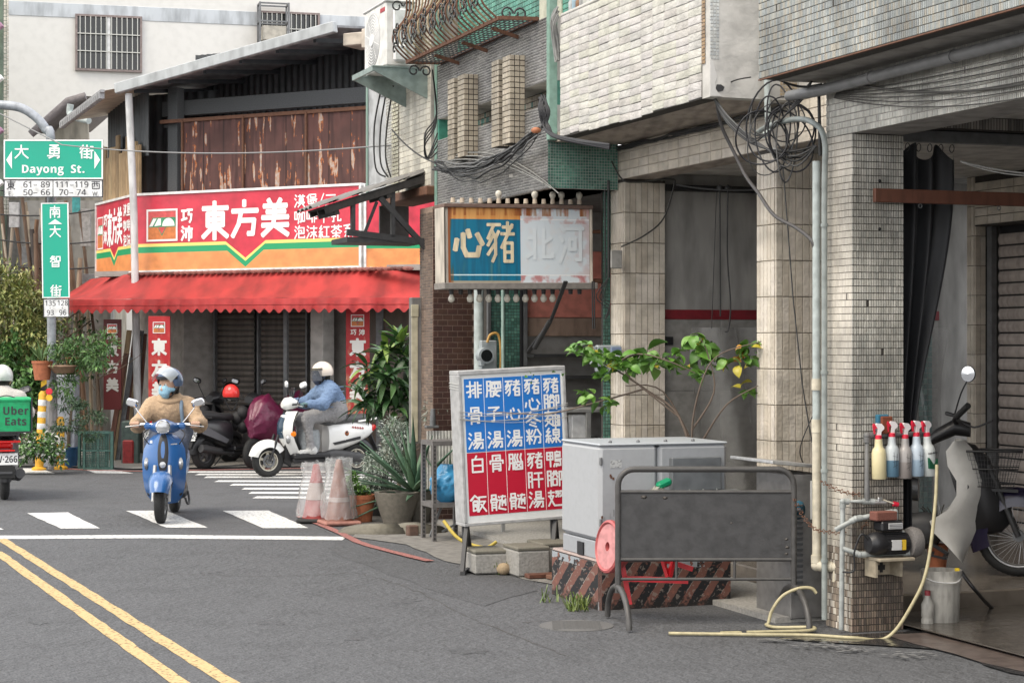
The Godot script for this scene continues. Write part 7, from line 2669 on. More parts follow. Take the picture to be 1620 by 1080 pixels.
func helmet(parent: Node3D, c: Transform3D, m: Material, visor: Material, up := false, strip: Material = null):
	var h := Node3D.new()
	h.name = "helmet"
	parent.add_child(h, true)
	h.transform = c
	# open-face shell: forward is +x
	var rows := []
	for r in 15:
		var th := r / 14.0 * PI * .63
		var row := []
		for k in 33:
			var ph := TAU * k / 32.0
			var d := V(sin(th) * cos(ph), cos(th), sin(th) * sin(ph))
			var face := clampf((cos(ph) - .35) / .65, 0, 1)
			var lim := lerpf(PI * .63, PI * .40, smoothstep(0.0, .5, face))
			var tt := th / (PI * .63) * lim
			d = V(sin(tt) * cos(ph), cos(tt), sin(tt) * sin(ph))
			row.append(V(d.x * .145, d.y * .135, d.z * .122))
		rows.append(row)
	rows.reverse()
	var mb := MB.new()
	for r in rows: r.reverse()
	rows.reverse()
	for r in rows: r.reverse()
	mb.sheet(rows)
	for k in mb.n.size():
		if mb.n[k].dot(mb.v[k]) < 0: mb.n[k] = -mb.n[k]
	put(mb, "shell", m, h)
	mb = MB.new()
	rows = []
	for r in 6:
		var row := []
		for k in 17:
			var ph := lerpf(-1.25, 1.25, k / 16.0)
			var y := lerpf(-.115, .03, r / 5.0)
			row.append(V(.158 * cos(ph) - .01, y, .130 * sin(ph)))
		rows.append(row)
	mb.sheet(rows)
	var v := put(mb, "visor", visor, h)
	if up: v.transform = Transform3D(Basis(Vector3.BACK, deg_to_rad(58)), V(.01, .02, 0))
	mb = MB.new()
	rows = []
	for r in 2:
		var row := []
		for k in 17:
			var ph := lerpf(-1.35, 1.35, k / 16.0)
			row.append(V(.153 * cos(ph) - .004, lerpf(.022, .052, r), .128 * sin(ph)))
		rows.append(row)
	mb.sheet(rows)
	put(mb, "trim_strip", strip if strip else K.black, h)
	mb = MB.new()
	mb.tube(spline([V(.02, -.06, -.115), V(.05, -.15, -.05), V(.05, -.15, .05), V(.02, -.06, .115)], 5), .008, 5)
	put(mb, "chin_strap", K.black, h)
# a seated rider in the frame of the scooter; p holds joints that differ
func rider(label: String, at_: Transform3D, p: Dictionary) -> Node3D:
	var t := thing("person", label, "person", at_)
	var mb := MB.new()
	var jk: Color = p.jacket
	var tr: Color = p.trousers
	var fat: float = p.get("bulk", 1.0)
	var hip := V(-.30, .84, 0)
	var waist := V(-.28, .96, 0)
	var chest := V(-.22, 1.065, 0)
	var neck := V(-.18, 1.175, 0)
	var head := neck + V(.045, .125, 0)
	var b := [[hip + V(0, 0, -.07), hip + V(0, 0, .07), .135 * fat, .135 * fat, tr], [hip, waist, .150 * fat, .145 * fat, jk], [waist, chest, .148 * fat, .150 * fat, jk], [chest + V(0, 0, -.09), chest + V(0, 0, .09), .115 * fat, .115 * fat, jk], [chest, neck, .10 * fat, .065 * fat, jk]]
	b.append([neck + V(-.02, .0, -.03), neck + V(-.02, .0, .03), .075, .075, jk])
	for s in [-1.0, 1.0]:
		var sh := V(-.20, 1.11, s * .175)
		var el: Vector3 = p.get("elbow", V(-.03, .94, .285)) * V(1, 1, s)
		var wr := V(.17, .945, s * .30)
		b.append([sh, el, .082 * fat, .066 * fat, jk]); b.append([el, wr, .064 * fat, .050 * fat, jk])
		var kn := V(.13, .74, s * .14)
		var an := V(.08, .39, s * .13)
		b.append([hip + V(0, -.02, s * .085), kn, .105, .072, tr]); b.append([kn, an, .068, .048, tr])
		b.append([an, an + V(0, -.06, 0), .036, .034, p.get("sock", lin(.05, .05, .055))])
		b.append([an + V(-.04, -.065, 0), an + V(.15, -.072, s * .01), .036, .03, p.get("shoe", lin(.35, .34, .33))])
		b.append([an + V(-.05, -.06, 0), an + V(-.03, -.05, 0), .042, .042, p.get("shoe", lin(.35, .34, .33))])
	flesh(mb, b, .014, .05, p.get("fluff", .006))
	# hands closed on the grips: palm, four fingers of different lengths and a thumb
	var hc: Color = p.hand
	for s in [-1.0, 1.0]:
		var g := V(.242, .928, s * .295)
		var hb := [[V(.16, .945, s * .30), V(.19, .945, s * .30), .030, .030, hc], [V(.19, .95, s * .275), V(.225, .950, s * .270), .020, .018, hc], [V(.19, .95, s * .30), V(.225, .948, s * .30), .020, .018, hc], [V(.19, .945, s * .325), V(.22, .943, s * .325), .018, .016, hc]]
		for f in 4:
			var z: float = s * (.262 + f * .022)
			var L: float = [.94, 1.0, .97, .82][f]
			hb.append([V(.222, .952, z), V(.255 + .012 * L, .945, z), .0105, .010, hc])
			hb.append([V(.255 + .012 * L, .945, z), V(.262, .945 - .032 * L, z), .010, .009, hc])
			hb.append([V(.262, .945 - .032 * L, z), V(.238, .945 - .042 * L, z), .009, .008, hc])
		hb.append([V(.185, .93, s * .268), V(.215, .912, s * .25), .014, .012, hc]); hb.append([V(.215, .912, s * .25), V(.245, .908, s * .252), .011, .009, hc])
		flesh(mb, hb, .006, .010)
	# head
	var yaw: float = p.get("look", 0.0)
	var HB := Basis(Vector3.UP, yaw) * Basis(Vector3.BACK, p.get("nod", -.05))
	var H := func(x: float, y: float, z: float) -> Vector3: return head + HB * V(x, y, z)
	var sk: Color = p.skin
	var mk: Color = p.get("mask", sk)
	var hair: Color = p.get("hair", lin(.015, .012, .01))
	var fb := [[neck + V(0, -.03, 0), H.call(-.01, -.05, 0), .05, .048, p.get("scarf", sk)], [H.call(-.02, .035, 0), H.call(-.005, .04, 0), .088, .088, hair], [H.call(-.045, .0, 0), H.call(-.05, -.05, 0), .07, .06, hair], [H.call(.025, .03, -.02), H.call(.025, .03, .02), .070, .070, sk], [H.call(.03, -.02, 0), H.call(.045, -.075, 0), .062, .036, sk],
		[H.call(.09, .015, 0), H.call(.112, -.022, 0), .009, .015, sk], [H.call(.075, -.03, -.022), H.call(.075, -.03, .022), .030, .030, sk]]
	for s in [-1.0, 1.0]:
		fb.append([H.call(.085, .022, s * .030), H.call(.088, .022, s * .034), .013, .012, lin(.5, .5, .48)])
		fb.append([H.call(.0965, .022, s * .031), H.call(.0975, .022, s * .032), .0065, .006, lin(.01, .008, .006)])
		fb.append([H.call(.088, .043, s * .02), H.call(.082, .045, s * .045), .006, .005, hair])
		fb.append([H.call(-.005, .005, s * .088), H.call(-.01, -.02, s * .086), .018, .012, sk])
		fb.append([H.call(.0, .02, s * .07), H.call(.01, -.06, s * .06), .022, .018, hair])
	fb.append([H.call(.083, -.068, -.014), H.call(.083, -.068, .014), .009, .009, lin(.3, .1, .09)])
	if p.has("mask"):
		fb.append([H.call(.088, -.018, -.028), H.call(.088, -.018, .028), .030, .030, mk]); fb.append([H.call(.082, -.055, -.026), H.call(.082, -.055, .026), .036, .036, mk]); fb.append([H.call(.065, -.08, 0), H.call(.06, -.085, 0), .04, .035, mk])
		for s in [-1.0, 1.0]: fb.append([H.call(.07, -.03, s * .05), H.call(.03, -.03, s * .072), .026, .018, mk])
	flesh(mb, fb, .006, .016)
	put(mb, "body", K.body, t)
	helmet(t, Transform3D(HB, head + HB * V(-.012, .055, 0)), p.helmet, p.visor, p.get("visor_up", false), p.get("strip", null))
	return t
func vehicles():
	K.blue_paint = mat("blue scooter paint", lin(.003, .085, .28), .2)
	K.blue_paint.clearcoat_enabled = true
	K.white_body = mat("white scooter paint", lin(.72, .72, .70), .22)
	K.white_body.clearcoat_enabled = true
	K.black_body = mat("black scooter paint", lin(.016, .017, .02), .28)
	K.black_body.clearcoat_enabled = true
	var lens := lamp_lens()
	var amber := mat("amber lens", lin(.8, .22, .01), .15)
	var mb := MB.new()
	# the blue one, coming towards the viewer
	var fw := gp(254, 828)
	var bt := Transform3D(Basis(Vector3.UP, deg_to_rad(-86)), Vector3.ZERO)
	bt.origin = fw - bt.basis * V(.62, 0, 0)
	var s := scooter("glossy blue retro scooter with round headlight riding over the near crossing", bt, K.blue_paint, "blue")
	mb = MB.new()
	var rows := [ring(.22, .905, .035, .10, 2.2), ring(.30, .91, .06, .15, 2.2), ring(.37, .92, .075, .09, 2.0), ring(.42, .92, .075, .075, 2.0), ring(.45, .92, .066, .066, 2.0)]
	mb.ring_grid(rows)
	put(mb, "headlight_shell", K.blue_paint, s)
	mb = MB.new()
	for sg in [-1.0, 1.0]: mb.ring_grid([ring(.26, .925, .03, .02, 2.0), ring(.30, .925, .035, .03, 2.0)].map(func(r): return r.map(func(q): return q + V(0, 0, sg * .17))))
	mb.bar(V(.29, .925, -.2), V(.29, .925, .2), .04, .055, Vector3.UP, .015)
	put(mb, "handlebar_cover", K.blue_paint, s)
	mb = MB.new()
	mb.xf = Transform3D(Basis(Vector3.BACK, -PI / 2), V(.452, .92, 0))
	mb.lathe([Vector2(.066, -.01), Vector2(.070, .0), Vector2(.062, .010), Vector2(.060, .004)], 28)
	put(mb, "headlight_rim", K.chrome, s)
	mb = MB.new()
	mb.xf = Transform3D(Basis(Vector3.BACK, -PI / 2), V(.452, .92, 0))
	mb.lathe([Vector2(.060, .005), Vector2(.04, .016), Vector2(0, .022)], 28)
	put(mb, "headlight", lens, s)
	mb = MB.new()
	rows = []
	for k in 9:
		var y := lerpf(.50, .83, k / 8.0)
		var row := []
		var hw := .052 * pow(sin(PI * clampf((k + .6) / 9.2, 0, 1)), .35)
		for j in 9:
			var z := lerpf(hw, -hw, j / 8.0)
			row.append(V(on_shield(y, z, "blue") + .010 - .006 * pow(absf(z) / .055, 2), y, z))
		rows.append(row)
	mb.sheet(rows)
	put(mb, "black_trim", K.black, s)
	mb = MB.new()
	rows = []
	for k in 7:
		var y := lerpf(.62, .78, k / 6.0)
		var row := []
		var hw := .020 * pow(sin(PI * clampf((k + .5) / 7.0, 0, 1)), .5)
		for j in 5:
			var z := lerpf(hw, -hw, j / 4.0)
			row.append(V(on_shield(y, z, "blue") + .014, y, z))
		rows.append(row)
	mb.sheet(rows)
	put(mb, "blue_slot", K.blue_paint, s)
	mb = MB.new()
	mb.xf = Transform3D(Basis(Vector3.BACK, -PI / 2), V(.470, .555, 0))
	mb.lathe([Vector2(.03, -.01), Vector2(.03, .004), Vector2(.0, .010)], 18)
	put(mb, "small_lamp", lens, s)
	for sg in [-1.0, 1.0]:
		mb = MB.new()
		var zc: float = sg * .165
		mb.ball(V(on_shield(.56, zc, "blue") + .004, .56, zc), V(.022, .062, .024), 12, 8)
		put(mb, "turn_signal", lens, s)
	latin("●", .02, K.lettering, s, Transform3D(Basis(Vector3.UP, PI / 2), V(on_shield(.77, -.1, "blue") + .008, .76, .12)))
	mb = MB.new()
	mb.bb(V(0, .745, -.13), V(.004, .757, -.07), .001)
	for k in mb.v.size(): mb.v[k].x += on_shield(.75, mb.v[k].z, "blue") + .001
	put(mb, "badge", K.chrome, s)
	mb = MB.new()
	mb.tube(spline([V(.02, .2, -.17), V(.0, .14, -.19), V(-.1, .15, -.20), V(-.15, .25, -.18)], 5), .012, 6)
	put(mb, "crash_bar", K.dark_steel, s)
	mb = MB.new()
	for sg in [-1.0, 1.0]: mb.tube(spline([V(.28, .90, sg * .15), V(.35, .85, sg * .2), V(.36, .78, sg * .17), V(.3, .7, sg * .1)], 5), .006, 5)
	put(mb, "brake_cable", K.wire, s)
	var r := rider("rider in a beige fleece hoodie and blue mask on the blue scooter", bt, {"jacket": lin(.45, .315, .20), "trousers": lin(.10, .12, .17), "bulk": 1.10, "fluff": .009, "hand": lin(.50, .31, .22), "skin": lin(.50, .31, .22), "mask": lin(.30, .52, .66), "look": -.62, "elbow": V(-.06, .92, .305), "helmet": mat("blue-grey helmet", lin(.08, .12, .20), .18), "visor": glassy("clear visor", lin(.8, .85, .85), .35), "visor_up": true, "strip": K.black, "shoe": lin(.3, .22, .16)})
	# strap and hood
	mb = MB.new()
	mb.tube(spline([V(-.12, 1.15, -.12), V(-.05, 1.08, -.125), V(-.04, 1.0, -.135), V(-.05, .88, -.14)], 6), .019, 6)
	put(mb, "bag_strap", mat("denim strap", lin(.13, .18, .24), .9), r)
	mb = MB.new()
	mb.torus(V(-.19, 1.175, 0), V(.25, 1, 0), .105, .036, 28, 10, .9)
	put(mb, "hood", mat("beige fleece", lin(.45, .315, .20), .95, "grain", 3.0), r)
	# the white one, crossing to the left
	var wt := Transform3D(Basis(Vector3.UP, deg_to_rad(209)), Vector3.ZERO)
	wt.origin = gp(423, 755) - wt.basis * V(.62, 0, 0)
	s = scooter("white scooter with cream wheel rims and a grey bag, crossing the side street", wt, K.white_body, "white")
	mb = MB.new()
	mb.ring_grid([ring(.22, .94, .05, .07, 2.2), ring(.30, .95, .085, .10, 2.3), ring(.38, .94, .08, .085, 2.3), ring(.42, .93, .04, .05, 2.0)])
	put(mb, "handlebar_cover", K.white_body, s)
	mb = MB.new()
	rows = []
	for k in 6:
		var y := lerpf(.50, .82, k / 5.0)
		var row := []
		for j in 9:
			var z := lerpf(.10, -.10, j / 8.0) * (1.0 - .2 * absf(k - 2.5) / 2.5)
			row.append(V(on_shield(y, z, "white") + .006, y, z))
		rows.append(row)
	mb.sheet(rows)
	put(mb, "dark_front_panel", mat("dark blue panel", lin(.02, .045, .075), .2), s)
	for sg in [-1.0, 1.0]:
		mb = MB.new()
		mb.ball(V(on_shield(.50, .12, "white") + .0, .50, sg * .12), V(.03, .07, .035), 12, 8)
		put(mb, "headlight", lens, s)
		mb = MB.new()
		mb.xf = Transform3D(Basis(Vector3.RIGHT, PI / 2), V(.33, .56, sg * .163))
		mb.lathe([Vector2(0, -.012), Vector2(.035, -.01), Vector2(.035, .01), Vector2(0, .012)], 16)
		put(mb, "amber_reflector", amber, s)
		mb = MB.new()
		mb.prism(poly([-.62, .47, -.25, .40, -.22, .43, -.62, .51]), .150, .152)
		for k in mb.v.size(): mb.v[k].z = absf(mb.v[k].z) * sg * 1.08
		put(mb, "dark_stripe", K.black, s)
	mb = MB.new()
	mb.col = lin(.5, .18, .08); mb.ball(V(-.42, .55, -.168), V(.03, .035, .006), 10, 6)
	mb.col = lin(.05, .05, .05); mb.ball(V(-.42, .565, -.172), V(.016, .016, .006), 8, 6)
	put(mb, "sticker", K.matte, s)
	mb = MB.new()
	mb.col = lin(.4, .1, .1)
	for k in 5: mb.bar(V(-.66 + k * .035, .60 + k * .004, -.157), V(-.645 + k * .035, .625 + k * .004, -.157), .005, .02)
	put(mb, "side_lettering", K.matte, s)
	mb = MB.new()
	for k in 3: mb.tube(spline([V(.3, 1.0, -.05 + .05 * k), V(.28, 1.08, -.06 + .06 * k), V(.27, 1.12, -.04 + .04 * k)], 4), .012, 6)
	mb.box(V(.27, 1.12, 0), V(.02, .07, .12), .008)
	put(mb, "phone_holder", K.black, s)
	var bag := thing("shopping_bag", "grey cloth bag standing on the floor of the white scooter", "bag", wt * T(.06, .31, 0))
	mb = MB.new()
	rows = []
	for k in 6:
		var y := k * .058
		rows.append([])
		for j in 20:
			var a := TAU * j / 20
			var q := pow(absf(cos(a)), .6) * signf(cos(a)); var q2 := pow(absf(sin(a)), .6) * signf(sin(a))
			rows[k].append(V(q2 * (.12 + .02 * k - .008 * k * k * .5) + .008 * sin(j * 2.0 + k), y, q * (.14 + .012 * sin(k * 1.3 + j))))
	mb.ring_grid(rows)
	put(mb, "sack", mat("grey bag cloth", lin(.26, .28, .29), .7, "grime", 2.5), bag)
	mb = MB.new()
	mb.tube(spline([V(.05, .29, -.1), V(.0, .36, -.12), V(-.05, .29, -.1)], 5), .008, 5)
	put(mb, "handle", mats["grey bag cloth"], bag)
	r = rider("rider in a pale blue jacket and cream helmet on the white scooter", wt, {"jacket": lin(.15, .225, .36), "trousers": lin(.27, .265, .27), "bulk": 1.14, "fluff": .012, "hand": lin(.10, .17, .18), "skin": lin(.07, .08, .11), "scarf": lin(.05, .06, .09), "mask": lin(.07, .08, .12), "look": -.15, "helmet": mat("cream helmet", lin(.66, .58, .50), .2), "visor": glassy("dark visor", lin(.10, .11, .13), .55), "strip": mat("visor band", lin(.10, .09, .07), .3), "sock": lin(.10, .10, .11), "shoe": lin(.55, .55, .54)})
	mb = MB.new()
	mb.torus(V(-.185, 1.18, 0), V(.2, 1, 0), .075, .035, 24, 8, .8)
	put(mb, "collar", mat("jacket blue", lin(.15, .225, .36), .8), r)
	mb = MB.new()
	for k in 5: mb.tube(spline([V(-.12 - .01 * k, .90 + k * .065, -.165), V(-.28, .90 + k * .065, -.185), V(-.40, .92 + k * .06, -.12)], 4), .006, 5)
	put(mb, "quilting_seam", mats["jacket blue"], r)
	mb = MB.new()
	mb.col = lin(.45, .2, .05); mb.ball(V(.15, .745, .205), V(.05, .04, .01), 10, 6)
	put(mb, "knee_patch", K.matte, r)
	# the delivery scooter, from behind
	var ut := Transform3D(Basis(Vector3.UP, deg_to_rad(108)), Vector3.ZERO)
	ut.origin = gp(6, 790) - ut.basis * V(-.62, 0, 0)
	s = scooter("dark delivery scooter seen from behind at the left edge, under a green box", ut, K.black_body, "black", "", "GW·2665")
	mb = MB.new()
	mb.bb(V(-.90, .64, -.16), V(-.875, .665, .16), .006); mb.bb(V(-.90, .545, -.10), V(-.87, .565, .10), .006)
	put(mb, "lit_tail_lamp", mat("tail lamp", lin(.75, .02, .02), .2), s)
	mb = MB.new()
	mb.bb(V(-.915, .25, -.10), V(-.90, .39, .10), .01)
	put(mb, "mud_flap", K.rubber, s)
	mb = MB.new()
	for sg in [-1.0, 1.0]: mb.bar(V(-.55, .70, sg * .12), V(-.95, .73, sg * .12), .02, .02)
	mb.bar(V(-.56, .73, -.12), V(-.56, .73, .12), .02, .02); mb.bar(V(-.95, .735, -.14), V(-.95, .735, .14), .02, .02)
	put(mb, "carrier", K.dark_steel, s)
	var box := thing("delivery_box", "bright green delivery box with black lettering on the delivery scooter", "delivery box", ut * T(-.75, .75, 0))
	mb = MB.new()
	mb.bb(V(-.22, 0, -.27), V(.22, .37, .27), .02)
	put(mb, "case", mat("delivery green", lin(.0, .34, .12), .5, "grime", 1.2), box)
	mb = MB.new()
	mb.bb(V(-.228, .335, -.28), V(.228, .385, .28), .015)
	put(mb, "lid", mats["delivery green"], box)
	mb = MB.new()
	for sg in [-1.0, 1.0]: mb.bar(V(-.222, .0, sg * .272), V(-.222, .38, sg * .272), .018, .03)
	mb.bar(V(-.225, .01, -.27), V(-.225, .01, .27), .015, .02)
	put(mb, "dark_edging", K.black, box)
	mb = MB.new()
	mb.tube(spline([V(-.2, .385, -.1), V(-.2, .41, 0), V(-.2, .385, .1)], 5), .006, 5)
	put(mb, "handle", K.black, box)
	latin("Uber", .085, K.black_print, box, Transform3D(Basis(Vector3.UP, -PI / 2), V(-.2225, .20, .10)), true)
	latin("Eats", .085, K.black_print, box, Transform3D(Basis(Vector3.UP, -PI / 2), V(-.2225, .085, .10)), true)
	rider("delivery rider in a pale beige coat seen from behind at the left edge", ut, {"jacket": lin(.50, .47, .43), "trousers": lin(.05, .05, .06), "bulk": 1.15, "hand": lin(.4, .26, .19), "skin": lin(.4, .26, .19), "scarf": lin(.10, .15, .22), "helmet": mat("worn white helmet", lin(.55, .56, .54), .35, "grime", 1.5), "visor": mats["clear visor"]})
	# parked black scooters under the awning
	var kt := Transform3D(Basis(Vector3.UP, deg_to_rad(52)), Vector3.ZERO)
	kt.origin = gp(322, 742) - kt.basis * V(-.62, 0, 0)
	var k1 := scooter("black parked scooter with a number plate, the nearer one under the awning", kt, K.black_body, "black", "black scooters parked under the awning", "SY·0229")
	mb = MB.new()
	mb.ring_grid([ring(.22, .93, .05, .08, 2.2), ring(.32, .95, .09, .12, 2.3), ring(.42, .90, .06, .09, 2.2)])
	put(mb, "handlebar_cover", K.black_body, k1)
	mb = MB.new()
	mb.prism(poly([-.80, .50, -.35, .35, -.3, .40, -.78, .62]), .165, .168)
	put(mb, "grey_side_panel", mat("grey side panel", lin(.12, .12, .13), .3), k1)
	mb = MB.new()
	mb.bb(V(-.90, .52, -.14), V(-.80, .56, .14), .01)
	put(mb, "silver_tail", K.alu, k1)
	mb = MB.new()
	for k in 6: mb.ball(V(.0 + k * .02, .50 + rng.randf() * .3, rng.randf_range(-.1, .1)), V(.09, .10, .09), 10, 7)
	put(mb, "hung_bag", mat("black bag cloth", lin(.02, .02, .022), .7), k1)
	var k2 = k1.duplicate()
	k2.name = numbered("scooter")
	add_child(k2)
	k2.transform = Transform3D(kt.basis, kt.origin + V(-.62, 0, -.45))
	k2.set_meta("label", "black parked scooter half hidden behind the rider on the blue scooter")
	# red helmet on the mirror
	var hl := thing("red_helmet", "shiny red open helmet hanging on the mirror of the black parked scooter", "helmet", Transform3D(Basis(Vector3.UP, deg_to_rad(118)), at(365, 622, 25.6)))
	helmet(hl, Transform3D(Basis.from_scale(Vector3.ONE * .92), Vector3.ZERO), mat("red helmet paint", lin(.62, .035, .03), .2), K.dark_glass, true, mat("dark rim", lin(.03, .03, .03), .4))
	mb = MB.new()
	mb.tube(spline([V(0, -.06, .1), V(.02, -.2, .06), V(-.02, -.22, -.02), V(0, -.06, -.1)], 5), .008, 5)
	put(mb, "strap", K.black, hl)
	# covered scooter beyond
	var cv := thing("covered_scooter", "scooter wrapped in a dark magenta plastic cover by the shutter, behind the white scooter", "covered scooter", T(at(440, 540, 26.6).x, 0, -26.6, 62))
	mb = MB.new()
	rows = []
	for k in 13:
		var x := lerpf(-.65, .62, k / 12.0)
		var top: float = .80 + .22 * exp(-pow((x + .35) / .22, 2)) + .25 * exp(-pow((x - .45) / .25, 2))
		var low: float = .30 + .18 * absf(x)
		var w: float = .19 + .04 * cos(x * 4.0)
		if k == 0 or k == 12: w = .05; top -= .15
		var row := []
		for j in 24:
			var a := TAU * j / 24
			var fold := 1.0 + .06 * sin(j * 3.1 + k * 1.7) + .04 * sin(j * 5.0 - k)
			row.append(V(x + .02 * sin(j * 2.0), (top + low) / 2 + (top - low) / 2 * cos(a) * fold, w * sin(a) * fold))
		rows.append(row)
	mb.ring_grid(rows)
	put(mb, "cover", mat("magenta plastic cover", lin(.135, .013, .05), .35, "grime", 1.5, 0, "soft_n", .8), cv)
	wheel(cv, V(-.6, .21, 0), .21, .05, K.alu)
	wheel(cv, V(.6, .21, 0), .21, .05, K.alu)
	mb = MB.new()
	mb.bb(V(-.5, .2, -.08), V(.5, .42, .08), .05)
	put(mb, "under_body", K.black, cv)
	underbone()
func underbone():
	# the motorcycle under the arcade on the right
	var tf := Transform3D(Basis(Vector3.UP, deg_to_rad(-16)), Vector3.ZERO)
	tf.origin = V(3.475, .14, -13.0) - tf.basis * V(.62, 0, 0)
	var t := thing("motorcycle", "light motorcycle with white leg shield and wire basket parked in the arcade", "motorcycle", tf)
	wheel(t, V(.62, .28, 0), .28, .038, K.alu, 5, true)
	wheel(t, V(-.62, .28, 0), .28, .038, K.alu, 5, true)
	var mb := MB.new()
	for s in [-1.0, 1.0]:
		mb.tube([V(.62, .28, s * .07), V(.42, .76, s * .06)], .02, 8)
	put(mb, "fork", K.dark_steel, t)
	fender("front_fender", mat("dark violet paint", lin(.02, .016, .04), .2), t, V(.61, .29, 0), .325, .085, 25, 205, .13)
	loft("fork_cover", K.black, t, [[.22, .52, .26, .08, 2.2, -.3], [.32, .60, .32, .12, 2.4, -.3], [.42, .60, .30, .12, 2.4, -.3], [.50, .58, .22, .06, 2.2, -.3]])
	for sg in [-1.0, 1.0]:
		mb = MB.new()
		var edge := [[.10, .22, .25], [.20, .13, .29], [.30, .03, .33], [.38, .0, .36], [.46, .12, .385], [.56, .18, .41], [.66, .18, .42], [.76, .12, .385], [.86, .11, .32], [.93, .16, .26]]
		var rows := []
		for e in edge:
			var row := []
			for k in 9:
				var f := k / 8.0
				row.append(V(lerpf(e[1] + .03, e[2], f) + .005, e[0], sg * (.19 - .13 * pow(f, 2.5))))
			if sg > 0: row.reverse()
			rows.append(row)
		mb.sheet(rows)
		put(mb, "leg_shield", mat("ivory leg shield", lin(.60, .59, .56), .35, "faint", 1.0), t)
	mb = MB.new()
	mb.cyl(V(.28, .62, .16), V(.28, .62, .18), .018, 12)
	put(mb, "shield_bolt", K.dark_steel, t)
	loft("handlebar_cover", K.black, t, [[-.04, .86, .03, .05], [.06, .95, .05, .10], [.20, 1.02, .06, .12], [.30, 1.0, .05, .09]])
	mb = MB.new()
	mb.tube(spline([V(.12, 1.10, -.34), V(.2, 1.08, -.2), V(.22, 1.04, 0), V(.2, 1.08, .2), V(.28, 1.16, .34)], 5), .014, 8)
	put(mb, "handlebar", K.black, t)
	mb = MB.new()
	mb.cyl(V(.22, 1.10, .24), V(.30, 1.18, .36), .022, 10)
	put(mb, "grip", K.rubber, t)
	mb = MB.new()
	mb.tube(spline([V(.26, 1.06, .2), V(.34, 1.03, .28), V(.46, 1.08, .36)], 4), .007, 6)
	put(mb, "brake_lever", K.black, t)
	mirror(t, 1.0, V(.2, 1.1, .2), V(.30, 1.36, .30), true, K.black)
	# basket
	var bk := Node3D.new(); bk.name = "basket"; t.add_child(bk, true)
	bk.position = V(.42, .62, 0)
	mb = MB.new()
	for y in [0.0, .12, .24]:
		var e: float = .11 + y * .25
		mb.tube([V(-e + .03, y, -.14), V(e + .06, y, -.14), V(e + .06, y, .14), V(-e + .03, y, .14), V(-e + .03, y, -.14)], .005 if y < .2 else .008, 5)
	put(mb, "rim_wire", K.dark_steel, bk)
	mb = MB.new()
	for k in 15:
		var u := lerpf(-1, 1, k / 14.0)
		for z in [-.14, .14]: mb.bar(V(u * .11 + .04, 0, z), V(u * .17 + .045, .24, z), .0025, .0025)
		mb.bar(V(.17, 0, u * .14), V(.23, .24, u * .14), .0025, .0025)
		mb.bar(V(-.08, 0, u * .14), V(-.14, .24, u * .14), .0025, .0025)
	for k in 8:
		var y := k * .03
		for z in [-.14, .14]: mb.bar(V(-.08 - y * .25, y, z), V(.17 + y * .25, y, z), .002, .002)
		mb.bar(V(.17 + y * .25, y, -.14), V(.17 + y * .25, y, .14), .002, .002)
	put(mb, "wire_mesh", K.dark_steel, bk)
	mb = MB.new()
	mb.bar(V(-.06, -.02, 0), V(.2, -.03, 0), .2, .02); mb.bar(V(.05, -.03, .08), V(-.02, -.3, .06), .02, .02)
	put(mb, "carrier", K.black, bk)
	loft("engine", K.dark_steel, t, [[-.25, .30, .10, .10], [.0, .30, .13, .12], [.12, .32, .08, .09]])
	loft("seat", mats["seat vinyl"], t, [[-.7, .78, .03, .08], [-.5, .77, .06, .12], [-.1, .74, .05, .10], [0, .72, .02, .05]])
	loft("rear_body", K.black_body, t, [[-.75, .68, .05, .06], [-.4, .62, .10, .11], [-.05, .58, .08, .09]])
	mb = MB.new()
	mb.bar(V(.02, .24, .16), V(.16, .16, .20), .03, .02); mb.bar(V(.05, .16, .12), V(.05, .16, .30), .03, .015); mb.bar(V(.14, .14, .12), V(.14, .14, .30), .03, .015); mb.bar(V(.05, .16, .30), V(.14, .14, .30), .015, .015)
	put(mb, "pedal", K.black, t)
	var pt := potted("floor_pot", "brown pot with a withered plant on the arcade floor beside the motorcycle", at(1484, 905, 13.2) * V(1, 0, 1) + V(0, .14, 0), .075, .20, K.terracotta)
	var dry := thing("withered_plant", "withered twiggy dark plant in the pot by the motorcycle", "plant", Transform3D(Basis(), pt.position + V(0, .2, 0)))
	mb = MB.new()
	for k in 26:
		var d := V(rng.randf_range(-.14, .20), rng.randf_range(.08, .28), rng.randf_range(-.12, .12))
		mb.col = lin(.05, .04, .03)
		mb.tube(spline([Vector3.ZERO, d * .5 + V(0, .06, 0), d], 3), .004, 4)
	put(mb, "twigs", K.matte, dry)
